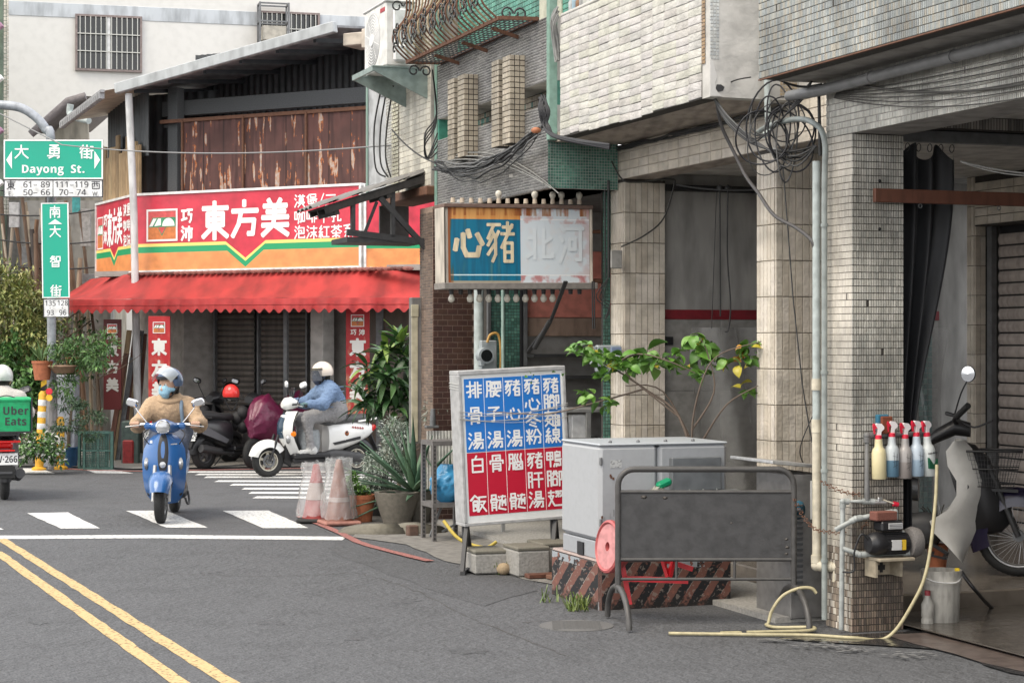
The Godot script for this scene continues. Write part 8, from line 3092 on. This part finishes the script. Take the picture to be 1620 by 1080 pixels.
func pots():
	# two cones wrapped in clear plastic
	var bagm := mat("clear plastic bag", lin(.86, .88, .88), .22, "", 3.0, 0, "soft_n", 1.6)
	bagm.transparency = BaseMaterial3D.TRANSPARENCY_ALPHA
	bagm.albedo_color.a = .16
	for k in 2:
		var o := gp([500, 536][k], [826, 830][k])
		var t := thing("traffic_cone", ["red traffic cone wrapped in clear plastic, the left one", "faded brownish traffic cone wrapped in clear plastic, next to the terracotta pot"][k], "traffic cone", T(o.x, .005, o.z, 20 * k), "plastic-wrapped traffic cones")
		var h: float = [.55, .61][k]
		var cm := mat("cone %d" % k, [lin(.24, .02, .018), lin(.19, .075, .05)][k], .6, "grime", 2.0)
		var mb := MB.new()
		mb.box(V(0, .02, 0), V(.36, .04, .36), .015)
		put(mb, "base", [K.rubber, mat("red slab", lin(.32, .15, .12), .8, "grime", 2.0)][k], t)
		mb = MB.new()
		mb.lathe([Vector2(.14, .04), Vector2(.13, .06), Vector2(.03, h), Vector2(.02, h + .01), Vector2(0, h + .01)], 24)
		put(mb, "cone", cm, t)
		mb = MB.new()
		mb.lathe([Vector2(.103, .22), Vector2(.066, .38)], 24)
		put(mb, "pale_band", mat("cone band", lin(.30, .24, .22), .6), t)
		for k2 in mb.v.size(): mb.v[k2] = mb.v[k2] * V(1.02, 1, 1.02)
		mb = MB.new()
		var n := FastNoiseLite.new(); n.seed = 50 + k; n.frequency = 3.0
		var rows := []
		for r in 12:
			var y := .06 + r * (h - .03) / 11.0
			var row := []
			for j in 36:
				var a := TAU * j / 36
				var rad := lerpf(.175, .10, pow(r / 11.0, 1.3)) * (1.0 if r < 10 else 1.15) + .04 * n.get_noise_3d(cos(a) * 2.0, y * 1.5, sin(a) * 2.0)
				row.append(V(cos(a) * rad * (1.1 if k == 0 else 1.0), y + .03 * n.get_noise_2d(a * 3.0, r), -sin(a) * rad * .8))
			rows.append(row)
		mb.ring_grid(rows, true, false, false)
		put(mb, "plastic_wrap", bagm, t)
	# pots
	var gg := [lin(.12, .24, .05), lin(.16, .30, .07), lin(.08, .16, .04)]
	var p := gp(572, 826)
	potted("front_pot", "plain terracotta flower pot at the front, right of the wrapped cones", p, .135, .27, K.terracotta)
	var t := thing("leafy_herb", "small bright green leafy herb growing in the front terracotta pot", "plant", Transform3D(Basis(), p + V(0, .25, 0)))
	var mb := MB.new()
	scatter(mb, V(0, .03, 0), V(.12, .06, .10), 260, .05, .03, gg); scatter(mb, V(-.10, .10, 0), V(.08, .12, .08), 200, .05, .028, gg); scatter(mb, V(-.17, .02, .02), V(.07, .05, .06), 120, .05, .03, gg)
	put(mb, "leaves", K.leaf, t, "stuff")
	mb = MB.new()
	for k in 5: mb.tube(spline([Vector3.ZERO, V(-.05 - .02 * k, .1, 0), V(-.08 - .02 * k, .2, .01)], 3), .003, 4)
	put(mb, "stems", K.bark, t)
	mb = MB.new()
	mb.tube(spline([p + V(-.12, .2, -.1), p + V(-.10, .42, -.1), p + V(.05, .47, -.1), p + V(.3, .40, -.1)], 6), .006, 5)
	tag(put(mb, "plant_hoop", K.wire), "thin dark hoop of wire arching over the terracotta pot", "wire hoop")
	p = gp(556, 822) + V(0, 0, -.3)
	potted("green_pot", "pale green plastic pot half hidden behind the terracotta pot", p, .11, .26, mat("pale green plastic", lin(.16, .25, .21), .5, "grime", 1.5))
	p = gp(600, 818) + V(0, 0, -.15)
	potted("black_pot", "black plastic pot under the silvery bush behind the terracotta pot", p, .17, .30, mat("black pot plastic", lin(.025, .025, .026), .6))
	for k in 2:
		p = [gp(628, 829), gp(660, 826)][k]
		t = thing("stone_planter", ["mossy grey stone planter holding the aloe, the left one", "mossy grey stone planter behind the slotted rack"][k], "planter", Transform3D(Basis(), p), "mossy stone planters")
		mb = MB.new()
		mb.lathe([Vector2(0, 0), Vector2(.13, 0), Vector2(.17, .12), Vector2(.215, .27), Vector2(.22, .31), Vector2(.18, .31), Vector2(.16, .26)], 18)
		put(mb, "shell", mat("mossy stone %d" % k, [lin(.16, .145, .12), lin(.13, .12, .10)][k], .95, "grime", 2.5, 0, "rough_n", .8), t)
		mb = MB.new(); mb.lathe([Vector2(.17, .27), Vector2(0, .29)], 14); put(mb, "soil", K.soil, t)
	mb = MB.new()
	for q in [[0.0, 0.0, .38], [.32, -.05, .30]]: mb.ball(V(q[0], .0, q[1]), V(q[2], .085, .22), 20, 10)
	for k in mb.v.size(): mb.v[k] += V(.012 * sin(mb.v[k].x * 23.0), .008 * sin(mb.v[k].z * 31.0 + mb.v[k].x * 17.0), 0)
	var st := put(mb, "flat_rock", mat("mossy rock", lin(.19, .175, .14), .95, "grime", 2.0, 0, "rough_n", .8))
	tag(st, "low flat mossy rock on the ground in front of the planters", "rock")
	st.position = gp(600, 843)
	t = thing("broken_brick", "small broken brick standing between the flat rock and the rack", "brick", Transform3D(Basis(Vector3.UP, .4), gp(652, 848)))
	mb = MB.new(); mb.bb(V(-.05, 0, -.04), V(.05, .10, .04), .01); put(mb, "body", mat("dark brick", lin(.13, .08, .06), .9, "grime", 2.0, 0, "rough_n", .6), t)
	# the aloe: every leaf a blade of its own
	t = thing("aloe", "large spreading aloe with long pointed grey-green leaves in the stone planter", "plant", Transform3D(Basis(), gp(655, 826) + V(0, .28, .02)))
	var blades := []
	for v in 4:
		mb = MB.new()
		mb.col = [lin(.085, .16, .095), lin(.10, .19, .11), lin(.07, .14, .09), lin(.12, .20, .12)][v]
		var l: float = [.75, .62, .85, .5][v]
		var rows := []
		for r in 12:
			var f := r / 11.0
			var w := .027 * (1.0 - f * f) * (.8 + .5 * sin(f * PI)) + .001
			var c := V(l * f, -.10 * f * f * l, 0)
			rows.append([c + V(0, .004, w), c + V(0, -.008, w * .6), c + V(0, -.016 * (1 - f), 0), c + V(0, -.008, -w * .6), c + V(0, .004, -w), c + V(0, -.002, 0)])
		for r in rows: r.reverse()
		mb.ring_grid(rows)
		blades.append(mb.mesh())
	var lm := mat("aloe leaf", lin(1, 1, 1), .5, "grime", 2.5)
	var az := []
	var elv := []
	for k in 40:
		az.append(fposmod(k * 137.5, 360.0)); elv.append(lerpf(84, 4, pow(k / 39.0, .8)) + rng.randf_range(-8, 8))
	az.append_array([200, 188, 175, 165]); elv.append_array([-16, -6, 24, 38])
	for k in az.size():
		piece(blades[k % 4], "leaf", lm, t, Transform3D(Basis(Vector3.UP, deg_to_rad(az[k] + rng.randf_range(-6, 6))) * Basis(Vector3.BACK, deg_to_rad(elv[k])), Vector3.ZERO))
	t = thing("aloe", "smaller dark green aloe behind the rack with the blue bag", "plant", Transform3D(Basis(), gp(712, 838) + V(0, .25, -.4)))
	for k in 14: piece(blades[3], "leaf", lm, t, Transform3D(Basis(Vector3.UP, rng.randf() * TAU) * Basis(Vector3.BACK, deg_to_rad(rng.randf_range(50, 85))), Vector3.ZERO))
	# silvery bush
	var silver := [lin(.32, .36, .32), lin(.26, .31, .27), lin(.40, .43, .39), lin(.2, .25, .2)]
	plant("silvery_bush", "fine-leaved silvery grey bush behind the aloe", "bush", gp(606, 816) + V(0, .2, -.1), .6, [[at(605, 735, 18.8), V(.26, .28, .2), 2600], [at(628, 690, 18.9), V(.20, .18, .2), 1500], [at(590, 770, 18.7), V(.16, .14, .16), 800], [at(690, 655, 18.4), V(.13, .12, .12), 600]], .055, .013, silver, .012, 12, 9)
	# tall plant with long dark leaves
	t = thing("tall_house_plant", "tall bushy plant with long glossy dark leaves in front of the shop banner", "plant", Transform3D(Basis(), gp(618, 800) + V(0, 0, -.9)))
	var base: Vector3 = t.position
	mb = MB.new()
	limbs(mb, Vector3.ZERO, V(.05, 1.2, 0), .03, .45, 10, 12)
	put(mb, "stem", K.bark, t)
	var lv := []
	for v in 5:
		mb = MB.new()
		mb.col = [lin(.035, .085, .03), lin(.05, .115, .04), lin(.028, .06, .026), lin(.07, .15, .04), lin(.20, .30, .07)][v]
		var rows := []
		for r in 7:
			var f := r / 6.0
			var w := .033 * sin(pow(f, .8) * PI) + .001
			var c := V(.29 * f, .03 * sin(f * PI) - .05 * f * f, 0)
			rows.append([c + V(0, .009, w), c, c + V(0, .009, -w)])
		mb.sheet(rows)
		lv.append(mb.mesh())
	var hubs := [[585, 590, 20.3], [610, 560, 20.4], [638, 575, 20.3], [645, 620, 20.3], [600, 625, 20.2], [625, 640, 20.2], [655, 655, 20.4], [580, 640, 20.2], [615, 600, 20.1], [634, 552, 20.4]]
	for h in hubs.size():
		var c := at(hubs[h][0], hubs[h][1], hubs[h][2]) - base
		for k in 29:
			var up := rng.randf_range(-.9, .9) if h != 9 else rng.randf_range(.2, 1.3)
			piece(lv[4 if (h in [0, 1, 9] and k % 4 == 0) else rng.randi() % 4], "leaf", K.leaf, t, Transform3D(Basis(Vector3.UP, rng.randf() * TAU) * Basis(Vector3.BACK, up) * Basis(Vector3.RIGHT, rng.randf_range(-.5, .5)), c + V(rng.randf_range(-.05, .05), rng.randf_range(-.08, .08), rng.randf_range(-.08, .08))))
	# slotted steel rack with the blue bag
	t = thing("steel_rack", "small slotted steel rack with two shelves left of the menu board", "rack", L(-.80, .0, -5.75))
	var ra := mat("slotted steel", lin(.17, .16, .155), .6, "grime", 2.0, .3)
	for q in [[0, 0], [.3, 0], [0, -.32], [.3, -.32]]:
		mb = MB.new()
		mb.bb(V(q[0] - .018, 0, q[1] - .002), V(q[0] + .018, .86, q[1] + .002)); mb.bb(V(q[0] - .018, 0, q[1] - .036), V(q[0] - .014, .86, q[1] - .002))
		var post := put(mb, "post", ra, t)
		mb = MB.new()
		for k in 24: mb.bb(V(q[0] - .006, .02 + k * .035, q[1] + .002), V(q[0] + .006, .04 + k * .035, q[1] + .0035))
		put(mb, "slots", K.black, post)
	for y in [.84, .30]:
		mb = MB.new()
		mb.bb(V(-.02, y, -.34), V(.32, y + .035, .004)); mb.bb(V(-.02, y + .035, -.34), V(.32, y + .04, .004))
		put(mb, "shelf", ra, t)
	mb = MB.new()
	mb.bar(V(.02, .03, -.2), V(.12, .28, -.2), .02, .02); mb.bar(V(.1, .08, -.1), V(.34, .2, -.1), .015, .015)
	put(mb, "leaning_rod", K.steel, t)
	t = thing("blue_bag", "knotted translucent blue plastic bag on the lower shelf of the rack", "plastic bag", L(-.64, .34, -5.88))
	mb = MB.new()
	var n := FastNoiseLite.new(); n.seed = 70; n.frequency = 4.0
	var rows := []
	for r in 14:
		var f := r / 13.0
		var row := []
		var rad := .15 * pow(sin(clampf(f * .94 + .06, 0, 1) * PI), .55) if f < .8 else lerpf(.10, .03, (f - .8) / .2) * (1.0 + 1.0 * maxf(0.0, f - .9) * 10)
		for j in 28:
			var a := TAU * j / 28
			var w := 1.0 + .42 * n.get_noise_3d(cos(a) * 1.5, f * 2.0, sin(a) * 1.5) + .06 * sin(a * 9.0) * f
			row.append(V(cos(a) * rad * w, f * .33, -sin(a) * rad * w))
		rows.append(row)
	mb.ring_grid(rows)
	var bb := mat("blue plastic bag", lin(.05, .26, .48), .25)
	bb.backlight_enabled = true; bb.backlight = Color(.1, .3, .4)
	put(mb, "bag", bb, t)
	# pale corrugated sheet, old lamp, fluorescent box
	t = thing("corrugated_sheet", "pale translucent corrugated sheet leaning by the brown brick pillar", "corrugated sheet", L(-.42, .35, -7.2))
	mb = MB.new()
	rows = []
	for r in 2:
		var row := []
		for k in 61: row.append(V(k * .0075, r * .55, .008 * sin(k * 1.5)))
		rows.append(row)
	mb.sheet(rows)
	put(mb, "sheet", mat("pale corrugated plastic", lin(.50, .49, .45), .5, "grime", 1.5), t)
	mb = MB.new()
	mb.cyl(V(.06, .60, .0), V(.06, .76, .01), .03, 10, .022); mb.box(V(.05, .59, 0), V(.13, .025, .06), .005)
	put(mb, "old_lamp", K.steel, t)
	t = thing("tube_lamp_box", "narrow grey upright box with a cream panel beside the brown brick pillar", "lamp box", L(-.40, 1.25, -7.75))
	mb = MB.new()
	mb.bb(V(0, -.5, -.1), V(.12, .93, 0), .006)
	put(mb, "casing", mat("casing grey", lin(.2, .19, .18), .5, "grime", 1.0), t)
	mb = MB.new()
	mb.bb(V(-.005, -.48, .0), V(.06, .74, .012), .004); mb.bb(V(-.01, .74, .0), V(.065, .86, .02), .004)
	put(mb, "cream_panel", mat("cream panel", lin(.50, .46, .33), .5, "grime", 1.0), t)
	# meters and pipes under the hanging sign
	mb = MB.new()
	mb.xf = SL
	mb.tube([V(-.06, .9, -6.72), V(-.06, 2.3, -6.72)], .047, 14)
	tag(put(mb, "downpipe", K.pvc), "wide pale grey downpipe behind the left end of the hanging sign", "pipe")
	mb = MB.new()
	mb.xf = SL
	mb.tube([V(.10, .9, -6.5), V(.10, 2.6, -6.5)], .016, 10)
	tag(put(mb, "meter_pipe", mat("pale green pipe", lin(.30, .42, .37), .5, "grime", 1.0)), "thin pale green pipe beside the round electricity meter", "pipe")
	t = thing("electricity_meter", "old round grey electricity meter with an orange conduit loop on the green pier", "meter", L(.02, 1.62, -6.60))
	mb = MB.new()
	mb.bb(V(-.10, -.14, -.06), V(.06, .14, .0), .01); mb.cyl(V(-.08, .0, 0), V(-.08, .0, .1), .075, 20); mb.bb(V(-.14, -.10, .02), V(-.09, .02, .09), .01)
	put(mb, "housing", mat("meter grey", lin(.35, .39, .41), .35, "grime", 1.0), t)
	mb = MB.new()
	mb.cyl(V(-.08, 0, .1), V(-.08, 0, .106), .055, 20)
	put(mb, "dial", K.dark_glass, t)
	mb = MB.new()
	mb.tube(spline([V(-.05, .12, .03), V(-.02, .19, .03), V(.05, .2, .03), V(.08, .1, .03), V(.08, -.12, .03), V(.04, -.24, .03)], 6), .013, 8)
	put(mb, "orange_conduit", mat("ochre conduit", lin(.42, .24, .06), .5), t)
	mb = MB.new()
	mb.bb(V(-.12, -.34, 0), V(.08, -.25, .08), .01)
	put(mb, "blue_valve_box", mat("blue valve box", lin(.03, .12, .2), .5), t)
	t = thing("small_meter", "small glass-fronted electricity meter box on the corner of the cream pillar", "meter", L(.24, 1.62, -4.28))
	mb = MB.new()
	mb.bb(V(-.12, -.12, -.06), V(.10, .10, 0), .012); mb.bb(V(-.17, -.06, -.04), V(-.12, .09, .0), .006)
	put(mb, "housing", mats["meter grey"], t)
	mb = MB.new()
	mb.bb(V(.0, -.09, .0), V(.095, .085, .012), .004)
	put(mb, "display", mat("meter face", lin(.22, .28, .40), .15), t)
	mb = MB.new()
	for k in 4: mb.bb(V(.015 + .02 * k, -.05 + .02 * (k % 2), .012), V(.028 + .02 * k, .05, .0135))
	put(mb, "print", K.lettering, t)
	t = thing("junction_box", "small grey junction box with loose wires between the hanging sign and the cream pillar", "junction box", L(.27, 2.42, -4.27))
	mb = MB.new()
	mb.bb(V(-.05, -.075, -.03), V(.05, .075, .05), .006)
	put(mb, "casing", mat("dusty box grey", lin(.33, .32, .30), .6, "grime", 1.5), t)
	# food stall clutter inside the green house
	t = thing("stall_counter", "cluttered counter with a steel pot and red-striped jar behind the sapling", "stall counter", L(-.05, 0, -5.6))
	mb = MB.new()
	mb.bb(V(-.05, .85, -.5), V(1.0, .89, .0), .004); mb.bb(V(-.03, 0.04, -.45), V(0, .85, -.42)); mb.bb(V(.62, .04, -.03), V(.66, 1.12, 0)); mb.bb(V(-.05, 1.12, -.5), V(1.0, 1.15, .0), .004)
	put(mb, "bench", mat("grey bench", lin(.3, .3, .29), .5, "grime", 1.2), t)
	mb = MB.new(); mb.lathe([Vector2(0, 0), Vector2(.10, 0), Vector2(.10, .14), Vector2(.095, .14), Vector2(.09, .02), Vector2(0, .02)], 20)
	put(mb, "steel_pot", K.alu, t).position = V(.42, .89, -.2)
	mb = MB.new(); mb.lathe([Vector2(0, 0), Vector2(.075, 0), Vector2(.095, .15), Vector2(.085, .15), Vector2(0, .1)], 20)
	put(mb, "red_jar", mat("red striped", lin(.5, .05, .05), .4), t).position = V(.12, .89, -.1)
	mb = MB.new(); mb.bb(V(.50, .89, -.15), V(.64, 1.10, -.05), .005)
	put(mb, "white_carton", K.white, t)
	sapling()
func sapling():
	var t := thing("sapling", "leaning sapling with large bright green leaves growing behind the grey cabinet", "sapling", L(-.35, 0, -2.5))
	var inv: Transform3D = t.transform.affine_inverse()
	var z := 13.4
	var trunk := [[1105, 760, 13.3], [1075, 660, 13.3], [1020, 615, 13.4], [965, 580, 13.5], [915, 560, 13.6]]
	var br := [[[1105, 760, 13.3], [1095, 680, 13.2], [1112, 600, 13.1], [1140, 560, 13.1], [1205, 540, 13.0]], [[1095, 680, 13.2], [1130, 620, 13.2], [1120, 560, 13.2], [1108, 535, 13.2]], [[1075, 660, 13.3], [1000, 600, 13.3], [990, 585, 13.3]], [[1020, 615, 13.4], [930, 640, 13.6], [860, 655, 13.8], [770, 650, 14.2]], [[1110, 700, 13.3], [1150, 640, 13.2], [1200, 610, 13.2]], [[965, 580, 13.5], [1010, 560, 13.3], [1060, 572, 13.2], [1100, 590, 13.2]], [[1105, 720, 13.3], [1050, 620, 13.4], [990, 610, 13.4]]]
	for q in [trunk] + br:
		var pts := []
		for e in q: pts.append(inv * at(e[0], e[1], e[2]))
		var sp := spline(pts, 5)
		var mb := MB.new()
		var rad := []
		for k in sp.size(): rad.append(lerpf(.012 if q == trunk else .008, .003, float(k) / sp.size()))
		mb.tube(sp, rad, 6)
		put(mb, "branch", mat("grey-brown twig", lin(.12, .09, .07), .85) if q == trunk else mats["grey-brown twig"], t)
	var lv := []
	var cs := [lin(.075, .18, .03), lin(.10, .23, .035), lin(.055, .13, .025), lin(.14, .27, .05), lin(.42, .36, .04), lin(.40, .20, .03)]
	for v in 6:
		var mb := MB.new()
		mb.col = cs[v]
		var rows := []
		for r in 8:
			var f := r / 7.0
			var w := .047 * pow(sin(pow(f, .85) * PI), .8) + .001
			var c := V(.14 * f, .02 * sin(f * PI) - .03 * f * f, 0)
			rows.append([c + V(0, .012, w), c + V(0, .004, w * .5), c, c + V(0, .004, -w * .5), c + V(0, .012, -w)])
		mb.sheet(rows)
		lv.append(mb.mesh())
	var spots := [[920, 555, 10, .8], [945, 565, 14, .8], [975, 572, 14, .7], [955, 590, 10, .6], [1000, 580, 8, 1.0], [1018, 562, 6, 1.25], [960, 640, 6, .8], [930, 625, 8, .7], [1108, 540, 7, 1.1], [1115, 555, 6, 1.1], [1135, 575, 4, .8], [1190, 555, 6, .9], [1212, 540, 8, .9], [1180, 570, 5, .8], [1065, 570, 5, .9], [1085, 585, 5, .8], [1160, 570, 4, .8], [1105, 590, 4, .8], [838, 598, 2, .3], [884, 590, 2, .3], [1040, 575, 4, 1.0], [1180, 615, 4, .7]]
	for s in spots:
		for k in int(s[2] * 2.0):
			var c := inv * at(s[0] + rng.randf_range(-12, 12), s[1] + rng.randf_range(-10, 10), z + rng.randf_range(-.15, .1))
			var v := rng.randi() % 4
			if rng.randf() < .04: v = 4
			if s[0] > 1150 and rng.randf() < .16: v = 4 + rng.randi() % 2
			var d := Basis(Vector3.UP, rng.randf() * TAU) * Basis(Vector3.BACK, rng.randf_range(-.9, .7)) * Basis(Vector3.RIGHT, rng.randf_range(-.9, .9))
			piece(lv[v], "leaf", K.leaf, t, Transform3D(d.scaled(Vector3.ONE * s[3] * .80 * rng.randf_range(.8, 1.15)), c))
func wires():
	var defs := [
		["bundle of grey and black cables sagging along the grey brick band", "cables", [], 0],
		["tangle of coiled black cables hanging between the white balcony and the tiled column", "cables", [], 1],
		["thin cables hanging down the cream tiled wall under the air conditioner", "cables", [], 2],
		["dark cables running along the top of the cream beam", "cables", [], 3],
		["thin wires drooping across the white mosaic beam", "wires", [], 4],
		["loose hanging wires in front of the red-striped partition", "wires", [], 5],
		["thick grey cable swooping from the beam to the tall pipe", "cable", [], 6],
		["black stay cables holding the hanging sign from below", "cables", [], 7],
		["thin black cable falling along the first cream pillar", "cable", [], 8],
		["thin cable down the second cream pillar", "cable", [], 9],
		["white nylon line stretched under the arcade ceiling", "line", [], 10]]
	for q in defs:
		var mb := MB.new()
		match q[3]:
			0:
				for k in 11:
					var a := at(688, 262 + rng.randf_range(-6, 6), 17.8); var b := at(855, 205 + rng.randf_range(-5, 6), 15.0)
					var sp := sag(a, b, rng.randf_range(.08, .30), 12)
					for j in sp.size(): sp[j] += V(rng.randf_range(-.02, .02), rng.randf_range(-.02, .02), .05)
					mb.col = lin(.014, .014, .015) if k % 3 else lin(.12, .12, .12)
					mb.tube(spline(sp, 2), rng.randf_range(.005, .010), 5)
				for k in 10:
					mb.col = lin(.02, .02, .025)
					mb.tube(spline([at(853 + k, 150 + rng.randf() * 8, 14.85), at(852 + rng.randf() * 18, 175, 14.8), at(858 + rng.randf() * 14, 200, 14.8), at(880 + rng.randf() * 5, 215 + rng.randf() * 8, 14.6), at(965, 232 + rng.randf_range(-4, 4), 14.2)], 5), .010, 5)
				mb.col = lin(.35, .13, .06); mb.ball(at(848, 206, 14.7), V(.04, .025, .03), 10, 6)
				for k in 3:
					mb.col = lin(.22, .22, .21)
					mb.tube(sag(at(690, 258, 17.8), at(860 + k * 12, 290 + k * 8, 15.2), -.10 - .05 * k, 10), .006, 4)
			1:
				for k in 11:
					var c := at(1236 + rng.randf_range(-32, 30), 195 + rng.randf_range(-30, 26), 11.95)
					var pts := []
					var w := rng.randf_range(.06, .17); var h := rng.randf_range(.12, .30); var tilt := rng.randf_range(-.6, .6)
					for j in 17:
						var a := TAU * j / 16 + 1.2
						pts.append(c + V(w * cos(a) + tilt * h * sin(a) * .5, h * sin(a) - .05, .04 * sin(a * 2.0 + k) - .02 * k * .2))
					mb.col = lin(.018, .018, .02) if k % 4 else lin(.07, .07, .07)
					mb.tube(spline(pts, 2), rng.randf_range(.0035, .0062), 5)
				for k in 4:
					mb.col = lin(.02, .02, .02) if k % 2 else lin(.06, .06, .06)
					mb.tube(spline([at(1127, 147, 12.72), at(1140, 168 + k * 3, 12.6), at(1158, 190 + k * 4, 12.4), at(1190, 218 + k * 3, 12.2), at(1232, 248 - k * 3, 12.0), at(1262, 262 - 8 * k, 11.9), at(1292, 230, 11.85)], 5), .007, 5)
				mb.col = lin(.02, .02, .02)
				for k in 4: mb.tube(spline([at(1190, 165 + k * 4, 12.3), at(1188, 200 + k * 8, 12.2), at(1212, 212, 12.1), at(1245, 180, 11.9), at(1270, 145 + k * 4, 11.8), at(1285, 128, 11.7)], 5), .0055, 5)
				for k in 3: mb.tube(spline([at(1240, 130, 11.7), at(1270, 137, 11.7), at(1300 + k * 8, 133, 11.6)], 5), .008, 5)
				mb.tube(spline([at(1130, 146, 12.72), at(1160, 128, 12.6), at(1188, 122, 12.4)], 5), .005, 5)
				mb.tube([at(1296, 150, 11.68), at(1298, 246, 11.68)], .011, 6)
			2:
				mb.col = lin(.03, .03, .03)
				for k in 3: mb.tube(spline([at(604 + k * 9, 135, 19.0), at(592 + k * 10, 200, 19.2), at(594 + k * 8, 265 - k * 8, 19.2), at(610 + k * 4, 280, 19.2)], 5), .009, 5)
				for k in 4: mb.tube(spline([at(684, 110, 17.7), at(690, 180 + k * 4, 17.7), at(672, 212 + k * 6, 17.7), at(676, 250, 17.7), at(692, 240 - k * 10, 17.7)], 6), .007, 5)
				mb.tube(sag(at(620, 205, 19.0), at(690, 258, 17.8), .05), .008, 5)
			3:
				mb.col = lin(.025, .024, .024)
				for k in 7:
					var pts := []
					for j in 12:
						var f := j / 11.0
						pts.append(L(.36, 3.335 + rng.randf_range(-.02, .02), lerpf(-4.3, -1.5, f)).origin + V(-.03 - rng.randf() * .02, 0, 0))
					mb.tube(pts, .008, 5)
			4:
				mb.col = lin(.08, .075, .07)
				for k in 6: mb.tube(sag(L(-.02 - .003 * k, 3.26 - k * .006, -.15).origin, L(-.02, 3.22 - .03 * k, 3.0).origin, .03 + .022 * k, 14), .0035, 4)
				mb.tube(sag(L(-.03, 3.27, .15).origin, L(-.03, 3.14, 3.0).origin, .13, 14), .007, 5)
			5:
				mb.col = lin(.02, .02, .02)
				mb.tube([at(1139, 292, 14.8), at(1140, 500, 14.8)], .006, 5); mb.tube(spline([at(1152, 292, 14.8), at(1151, 400, 14.8), at(1156, 480, 14.8), at(1153, 520, 14.8), at(1147, 525, 14.8)], 5), .006, 5)
				mb.tube([at(1134, 300, 14.8), at(1126, 520, 14.8)], .003, 4)
				mb.tube(sag(at(1070, 292, 14.9), at(1195, 300, 14.6), .02), .008, 5)
				for e in [[1140, 298], [1152, 298]]: mb.ball(at(e[0], e[1], 14.8), V(.03, .025, .025), 8, 6)
			6:
				mb.col = lin(.06, .058, .055)
				mb.tube(spline([at(1134, 160, 12.72), at(1142, 200, 12.8), at(1160, 238, 12.8), at(1180, 278, 12.7), at(1200, 305, 12.4), at(1225, 340, 12.1), at(1260, 360, 11.9), at(1283, 378, 11.7), at(1289, 392, 11.68)], 5), .012, 7)
			7:
				mb.col = lin(.02, .02, .02)
				for k in 3: mb.tube([at(897 - k * 2, 445, 15.2), at(872 - k, 508, 15.4), at(838 - k * 2, 556, 15.7)], .010, 5)
				mb.tube([at(870, 508, 15.4), at(846, 550, 15.6)], .022, 6)
				mb.tube([at(937, 445, 15.3), at(938, 520, 15.3)], .006, 4); mb.tube([at(940, 445, 15.3), at(941, 520, 15.3)], .006, 4)
				for k in 3: mb.tube(spline([at(962, 440, 15.4), at(955 - k * 6, 470, 15.4), at(965, 480 + k * 5, 15.4), at(957, 505, 15.4)], 5), .004, 4)
				mb.tube([at(963, 285, 15.45), at(963, 440, 15.45)], .012, 6); mb.tube([at(957, 300, 15.45), at(958, 440, 15.45)], .007, 6)
			8:
				mb.col = lin(.03, .028, .026)
				mb.tube(spline([at(968, 255, 15.4), at(985, 284, 15.3), at(1010, 288, 15.3), at(1062, 283, 15.3), at(1066, 295, 15.3), at(1050, 345, 15.3), at(1020, 372, 15.3), at(983, 390, 15.4)], 6), .007, 5)
			9:
				mb.col = lin(.05, .05, .05)
				mb.tube([at(1239, 262, 12.95), at(1246, 350, 12.9), at(1255, 470, 12.9), at(1270, 610, 12.9), at(1285, 700, 12.9)], .005, 5)
				mb.tube(spline([at(1290, 650, 12.0), at(1272, 690, 12.3), at(1266, 715, 12.5), at(1272, 735, 12.6)], 5), .004, 4)
			10:
				mb.col = lin(.5, .5, .48)
				mb.tube(sag(at(1521, 255, 12.2), at(1700, 275, 11.5), .03), .006, 5); mb.tube(sag(at(1521, 256, 12.2), at(1700, 272, 11.5), .05), .005, 5)
		tag(put(mb, "cables" if q[1] == "cables" else "wire_run", mat("cable sheath", lin(1, 1, 1), .6) if q[3] == 0 else mats["cable sheath"]), q[0], q[1])
